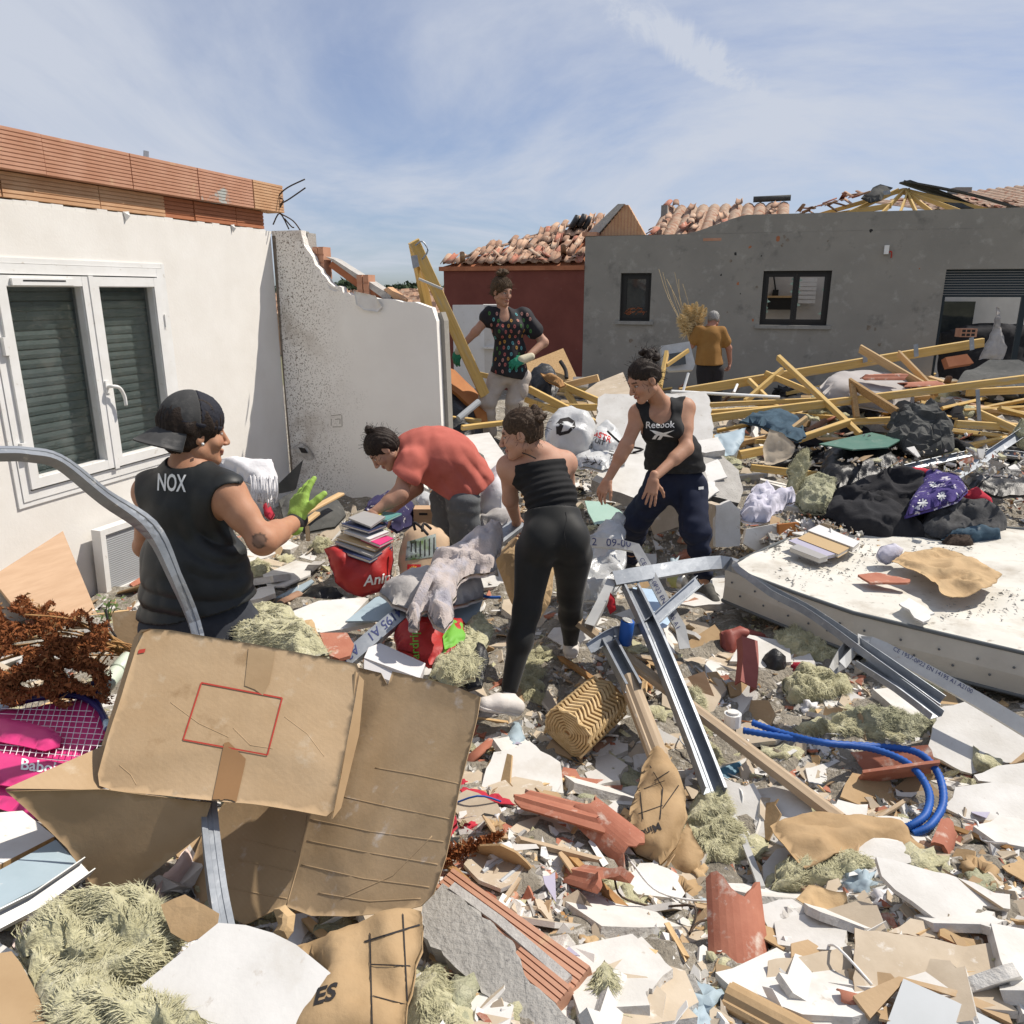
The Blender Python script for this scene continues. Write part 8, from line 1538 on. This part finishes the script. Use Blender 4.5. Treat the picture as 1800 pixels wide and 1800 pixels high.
# ================================================================== loose rubble
FR=random.Random(11)
def visible_spot(kind):
 """a spot on the ground drawn evenly over the picture, kept out of walls"""
 for _ in range(50):
  px,py=FR.uniform(-60,1860),690+(FR.random()**.8)*1150; p=G(px,py)
  s=(p-C0).dot(WV); d=(p-C0).dot(NV)
  if d<.12 or p.y>12:continue
  if s>-.25 and d<1.6:continue
  if 1.6<p.x<4.2 and 3.4<p.y<5.2:continue
  if kind in ('plaster_slab_piece','curved_tile_piece')and any(a<px<b and c<py<d for a,b,c,d in ((720,1060,1500,1860),(960,1110,1180,1320),(1090,1260,1300,1560),(1230,1370,1590,1860),(1490,1660,1260,1480),(0,640,1060,1860),(1640,1860,1230,1480))):continue
  return p
 return p
def shard_mesh(name,r,th,k,m,edge=None,ar=.7):
 ang=sorted(FR.uniform(0,6.283)for _ in range(k)); poly=[Vector((math.cos(a)*r*FR.uniform(.7,1.1),math.sin(a)*r*ar*FR.uniform(.7,1.1),0))for a in ang]
 V,F_=prism(poly,Vector((0,0,1)),th); me=mesh_of(name,V,F_); me.materials.append(MATS[m])
 if edge:
  me.materials.append(MATS[edge])
  for p in me.polygons:
   if abs(p.normal.z)<.5:p.material_index=1
 return me
ZONES=[(a,b,q)for (a,b),q in {(300,1250):'around the big carton',(640,1650):'in front of the cardboard sheet',(900,1700):'beside the concrete lintel',(920,1400):'round the large white plaster slab',(1150,1600):'left of the standing clay tile',(1450,1720):'on the brown cardboard at bottom right',(1700,1550):'round the long white wall piece',(1500,1400):'inside the blue conduit loop',(1300,1180):'by the red plastic frame',(1450,1200):'between mattress and blue conduit',(1040,1180):'between leggings and wicker basket',(760,1150):'under the bathrobe',(560,1000):'between cap woman and red bag',(1170,990):'at the feet of the tank-top woman',(1350,960):'in front of the laundry',(1450,780):'in the timber heap',(1700,780):'at the right of the timber heap',(1050,760):'near the white rubbish bag',(860,760):'by the beige trousers',(100,1300):'by the dried flowers',(150,1700):'round the insulation mats',(650,900):'at the foot of the end wall',(1200,1350):'along the channel stud',(1750,1250):'below the printed rail'}.items()]
def zone(p):
 q=p-CAMP; c=q.y*CT-q.z*ST; px=900+FPX*q.x/c; py=900-FPX*(q.y*ST+q.z*CT)/c
 return min(ZONES,key=lambda z:(z[0]-px)**2+(z[1]-py)**2)[2]
def scatter(name,label,cat,group,meshes,n,smin,smax,tilt,lift=.02):
 for i in range(n):
  p=visible_spot(name); s0=FR.uniform(smin,smax); s=s0*(.8+.09*p.y); nrm=gn(p.x,p.y)
  M=Matrix.Translation(p+Vector((0,0,lift)))@nrm.to_track_quat('Z','Y').to_matrix().to_4x4()@Matrix.Rotation(FR.uniform(0,6.283),4,'Z')@Matrix.Rotation(FR.gauss(0,tilt),4,'X')@Matrix.Scale(s,4)
  o=put(name,FR.choice(meshes),M,None); tag(o,label.replace('lying in the rubble',zone(p)).replace('small','small' if s0<.95 else 'mid-sized' if s0<1.6 else 'large').replace('loose','flat' if abs(M[2][2])>.93*s else 'tilted',1),cat,group)
scatter('plaster_shard','small loose shard of white plaster lying in the rubble','plaster','white plaster shards',[shard_mesh('plaster_shard',.07,.014,11,'white_board','plaster_core')for _ in range(8)]+[shard_mesh('plaster_shard',.07,.02,8,'plaster','plaster_core',.5)for _ in range(6)],300,.6,2.6,.36)
scatter('board_shard','small loose scrap of beige plasterboard lying in the rubble','plasterboard','beige board scraps',[shard_mesh('board_shard',.08,.012,11,'plasterback','plaster')for _ in range(8)],170,.6,2.1,.34)
scatter('tile_shard','small loose shard of red clay tile lying in the rubble','roof tile','red tile shards',[shard_mesh('tile_shard',.06,.016,6,'tile')for _ in range(6)]+[shard_mesh('tile_shard',.05,.03,6,'brick',None,.5)for _ in range(4)],180,.5,1.9,.4)
scatter('card_scrap','small loose scrap of brown cardboard lying in the rubble','cardboard','brown cardboard scraps',[shard_mesh('card_scrap',.09,.005,10,q)for q in ('card','kraft','kraft_pale','card_in')]*2,80,.5,1.6,.5,.04)
scatter('concrete_lump','small loose grey concrete lump lying in the rubble','concrete','grey concrete lumps',[shard_mesh('concrete_lump',.05,.05,7,q,None,.8)for q in ('concrete','mortar','plaster_core')]*2,170,.4,1.9,.5)
scatter('paper_scrap','small loose scrap of white paper lying in the rubble','paper','white paper scraps',[shard_mesh('paper_scrap',.07,.002,5,q)for q in ('paper','paper_print','paper','bk_lilac')],60,.5,1.1,.6,.05)
spl=[]
for q in ('timber_pale','moulding','dried_pale','timber_pale'):
 me=mesh_of('wood_splinter',[(-.14,-.012,0),(.16,-.009,0),(.13,.012,0),(-.15,.010,0),(-.13,-.012,.016),(.13,-.009,.012),(.15,.010,.014),(-.14,.011,.016)],BOXF); me.materials.append(MATS[q]); spl.append(me)
scatter('wood_splinter','small loose splinter of wood lying in the rubble','wood','wood splinters',spl,70,.4,1.3,.4,.03)
def hz(px,py):return ('high ' if py<740 else 'low ')+('behind the white rubbish bag' if px<1200 else 'beside the tank-top woman' if px<1330 else 'below the diagonal batten' if px<1440 else 'round the grey cushion' if px<1560 else 'by the roofing felt' if px<1680 else 'at the right edge')
# broken timbers all through the heap at the back right
for i in range(110):
 px=FR.uniform(1010,2050); py=FR.uniform(672,800)if px>1260 else FR.uniform(672,720); p=G(px,py,.08); a=FR.choice((FR.gauss(-.1,.35),FR.gauss(.9,.3),FR.gauss(2.3,.3))); L_=FR.uniform(.6,2.1); d=Vector((math.cos(a),math.sin(a)*.6,FR.gauss(.05,.12)))*L_/2
 beam('roof_timber','yellow timber offcut in the roof heap '+hz(px,py),'timber',FR.choice(['timber','timber','timber_pale']),p-d,p+d,FR.uniform(.025,.045),FR.uniform(.035,.075),FR.uniform(0,1.5),group='loose timber offcuts')
 # broken roof tiles strewn through the same heap
for i in range(70):
 px=FR.uniform(960,1850); py=FR.uniform(668,860)if px>1330 else FR.uniform(668,720); p=G(px,py,.06)
 o=put('heap_tile',FR.choice(TM),Matrix.Translation(p)@Matrix.Rotation(FR.uniform(0,6.283),4,'Z')@Matrix.Rotation(FR.gauss(0,.6),4,'X')@Matrix.Scale(FR.uniform(.5,.95),4),None); tag(o,'curved clay roof tile in the heap '+hz(px,py),'roof tile','tiles in the roof heap')
scatter('plaster_slab_piece','large loose slab of pale plaster lying in the rubble','plaster','pale plaster slabs',[shard_mesh('plaster_slab_piece',.085,.016,13,q,'plaster_core',.75)for q in ('plaster','white_board','plaster','plasterback')]*2,90,1.1,2.5,.3,.05)
scatter('curved_tile_piece','small loose curved piece of clay roof tile lying in the rubble','roof tile','curved tile pieces',TM[:2],22,.25,.45,.3,.015)
# crumpled lumps: paper, plastic, wool
def lump(name,m,r,amp,f,seed,flat=.6):
 bm=bmesh.new(); bmesh.ops.create_icosphere(bm,subdivisions=3,radius=1.0); P=np.array([v.co[:]for v in bm.verts]); Fc=np.array([[v.index for v in f_.verts]for f_ in bm.faces]); bm.free()
 h=1+amp*(.6-np.abs(sn(P,f,seed,6)))+amp*.5*sn(P,f*2.2,seed+2); me=mesh_of(name,P*h[:,None]*r*np.array([1,.8,flat]),Fc,True); me.materials.append(MATS[m]); return me
scatter('wool_tuft','small loose tuft of yellow mineral wool lying in the rubble','insulation','small wool tufts',[lump('wool_tuft',q,.07,.5,1.6,i,.5)for i,q in enumerate(('wool','wool','wool_grey','wool'))],110,.4,1.3,.4,.01)
scatter('crumpled_scrap','small loose crumpled scrap of paper or plastic lying in the rubble','scrap','crumpled scraps',[lump('crumpled_scrap',q,.055,.6,1.5,i+3,.6)for i,q in enumerate(('paper','white_bag','kraft_pale','kraft','black_plastic','white_cloth','blue_board','red_cloth'))],80,.4,1.1,.5,.01)
for nm,lb,ct,ms,n_,sc in (('shade_lump','dark lump standing in for a shaded gap in the roof heap','roofing felt',('felt','black_plastic','black_cloth'),26,2.6),('heap_wool','insulation lump caught in the roof heap','insulation',('wool','wool_grey'),14,2.0),('heap_plaster','broken pale slab lying in the roof heap','plaster',('plaster','plasterback'),26,2.4)):  # the dark lumps are added to read as shaded gaps in the heap
 ml=[lump(nm,q,.07,.6,1.4,i+5,.45)if nm!='heap_plaster' else shard_mesh(nm,.09,.03,9,q,'plaster_core')for i,q in enumerate(ms*2)]
 for i in range(n_):
  px=FR.uniform(1270,1850); py=FR.uniform(690,850); p=G(px,py,.07); s_=sc*FR.uniform(.6,1.4); o=put(nm,FR.choice(ml),Matrix.Translation(p)@Matrix.Rotation(FR.uniform(0,6.28),4,'Z')@Matrix.Rotation(FR.gauss(.3,.4),4,'X')@Matrix.Scale(s_,4),None); tag(o,lb+' '+hz(px,py),ct,nm.replace('_',' ')+' pieces')
for i in range(26):
 p=visible_spot('cable'); a=FR.uniform(0,6.28); pts=[p+Vector((0,0,.03))]
 for j in range(4):a+=FR.gauss(0,.7); q=pts[-1]+Vector((math.cos(a),math.sin(a),0))*FR.uniform(.06,.14); q.z=gz(q.x,q.y)+FR.uniform(.02,.09); pts.append(q)
 mm,cl=FR.choice((('steel_dark','dark'),('white_pvc','white'),('blue_conduit','blue'),('grey_board','grey'))); V,F_=sweep(smoothpts(pts,4),circ(.0035,6)); tag(obj('cable',V,F_,mm,None,True),'short '+cl+' cable end curling '+zone(p),'cable','cable ends')
 # broken pieces past counting: one mesh for each material
def shards(name,label,m,n,smin,smax,th,seed,tilt=.5):
 g=np.random.default_rng(seed); px=g.uniform(-500,2500,n); py=690+g.random(n)**.8*1160; u=(px-900)/FPX; v=(900-py)/FPX; D=np.stack([u,CT+v*ST,-ST+v*CT],1); P=np.array([0,0,CAMH])+D*((.1-CAMH)/D[:,2])[:,None]
 for _ in range(3):P=np.array([0,0,CAMH])+D*((gh(P[:,0],P[:,1])-CAMH)/D[:,2])[:,None]
 q=P-np.array(C0); ok=(P[:,1]<12.5)&(q@np.array(NV)>.08)&~((q@np.array(WV)>-.15)&(q@np.array(NV)<1.6)); P=P[ok]; n=len(P); P[:,2]+=.02
 s=g.uniform(smin,smax,n)*1.25*(.55+.14*P[:,1]); k=6; a=np.sort(g.uniform(0,6.283,(n,k)),1); r=g.uniform(.6,1.2,(n,k)); ar=g.uniform(.4,1,n)
 T=np.zeros((n,2*k,3)); T[:,:k,0]=T[:,k:,0]=np.cos(a)*r; T[:,:k,1]=T[:,k:,1]=np.sin(a)*r*ar[:,None]; T*=s[:,None,None]; T[:,k:,2]=-(th*g.uniform(.5,1.3,n))[:,None]; T[:,:,2]+=g.normal(0,.12,(n,2*k))*0
 nx,ny=g.normal(0,tilt,n),g.normal(-.1,tilt,n); N_=np.stack([nx,ny,np.ones(n)],1); N_/=np.linalg.norm(N_,axis=1)[:,None]; U=np.cross(N_,g.normal(size=(n,3))); U/=np.linalg.norm(U,axis=1)[:,None]; W_=np.cross(N_,U)
 V=T[:,:,:1]*U[:,None]+T[:,:,1:2]*W_[:,None]+T[:,:,2:]*N_[:,None]+P[:,None]; fc=[(0,i,i+1)for i in range(1,k-1)]+[(i,i+k,(i+1)%k)for i in range(k)]+[((i+1)%k,i+k,(i+1)%k+k)for i in range(k)]
 F_=(np.array(fc)[None]+(np.arange(n)*2*k)[:,None,None]).reshape(-1,3); tag(obj(name,V.reshape(-1,3),F_,m,org=Vector((0,3,0))),label,'debris',kind='stuff')
for i,(nm,lb,mm,n_,a,b,th)in enumerate((('plaster_fragments','white plaster fragments strewn all over the rubble','white_board',3900,.012,.045,.012),('plaster_dust_fragments','dusty plaster fragments strewn all over the rubble','plaster',3900,.012,.04,.016),('board_fragments','beige board fragments strewn all over the rubble','plasterback',3600,.015,.055,.010),('concrete_fragments','grey concrete fragments strewn all over the rubble','concrete',2700,.012,.035,.03),('tile_fragments','red clay fragments strewn all over the rubble','tile',1350,.012,.04,.014),('brown_fragments','brown card and wood fragments strewn all over the rubble','card',2250,.015,.05,.004),('dark_fragments','dark fragments strewn all over the rubble','felt',900,.012,.04,.006),('wool_fragments','yellow wool fragments strewn all over the rubble','wool',1350,.015,.04,.02),('timber_fragments','pale wood fragments strewn all over the rubble','timber_pale',1050,.012,.04,.008))):shards(nm,lb,mm,int(n_*.7),a,b,th,20+i)
# dust, chips and crumbs between everything: nobody could count them
def chips(name,label,m,n,smin,smax,seed):
 g=np.random.default_rng(seed); px=g.uniform(-500,2500,n); py=680+g.random(n)**.75*1170; u=(px-900)/FPX; v=(900-py)/FPX; D=np.stack([u,CT+v*ST,-ST+v*CT],1)
 t=(.1-CAMH)/D[:,2]; P=np.array([0,0,CAMH])+D*t[:,None]
 for _ in range(3):t=(gh(P[:,0],P[:,1])-CAMH)/D[:,2]; P=np.array([0,0,CAMH])+D*t[:,None]
 q=P-np.array(C0); ok=(P[:,1]<13)&(q@np.array(NV)>.05)&~((q@np.array(WV)>-.12)&(q@np.array(NV)<1.55)); P=P[ok]; n=len(P); P[:,2]+=.012
 s=g.uniform(smin,smax,n)*(.6+.12*P[:,1]); base=np.array([(1,0,-.2),(-.5,.87,-.2),(-.5,-.87,-.2),(.2,.1,.6)]); Rr=g.normal(size=(n,3,3)); Q,_=np.linalg.qr(Rr)
 V=np.einsum('nij,kj->nki',Q,base)*s[:,None,None]*g.uniform(.5,1.2,(n,4,1))+P[:,None,:]; F_=(np.array([(0,1,3),(1,2,3),(2,0,3),(0,2,1)])[None]+(np.arange(n)*4)[:,None,None]).reshape(-1,3)
 tag(obj(name,V.reshape(-1,3),F_,m,org=Vector((0,3,0))),label,'debris',kind='stuff')
chips('plaster_crumbs','white plaster crumbs and dust covering the ground','plaster',43500,.004,.02,1)
chips('beige_crumbs','beige and grey crumbs covering the ground','plasterback',21750,.006,.022,2)
chips('concrete_crumbs','grey concrete crumbs covering the ground','concrete',13050,.006,.02,3)
chips('tile_crumbs','red clay crumbs scattered over the ground','tile',5800,.006,.02,4)
chips('wood_crumbs','splinters and bark crumbs scattered over the ground','dried_pale',7250,.006,.022,5)
chips('dark_crumbs','dark scraps scattered over the ground','felt',3770,.006,.024,6)
chips('wool_crumbs','yellow wool crumbs scattered over the ground','wool',5800,.008,.024,7)
g=np.random.default_rng(9); mxy=[(x,y)for x,y in zip(g.uniform(1.5,4.6,2600),g.uniform(3.6,5.6,2600))if inside((x,y),[(p.x,p.y)for p in top_m])and sn(np.array([[x,y,0]]),2.2,3)[0]>.05]
V=[]; F_=[]
for x,y in mxy:
 s=g.uniform(.003,.012); j=len(V); p=np.array([x,y,.418+.02*math.sin(x*2)+.008*math.sin(x*9+y*7)]); V+=[p+g.normal(0,s,3)*(1,1,.3)for _ in range(3)]+[p+np.array([0,0,s])]; F_+=[(j,j+1,j+3),(j+1,j+2,j+3),(j+2,j,j+3)]
tag(obj('mattress_crumbs',np.array(V),F_,'concrete'),'grey crumbs and grit strewn over the mattress top','debris',kind='stuff')
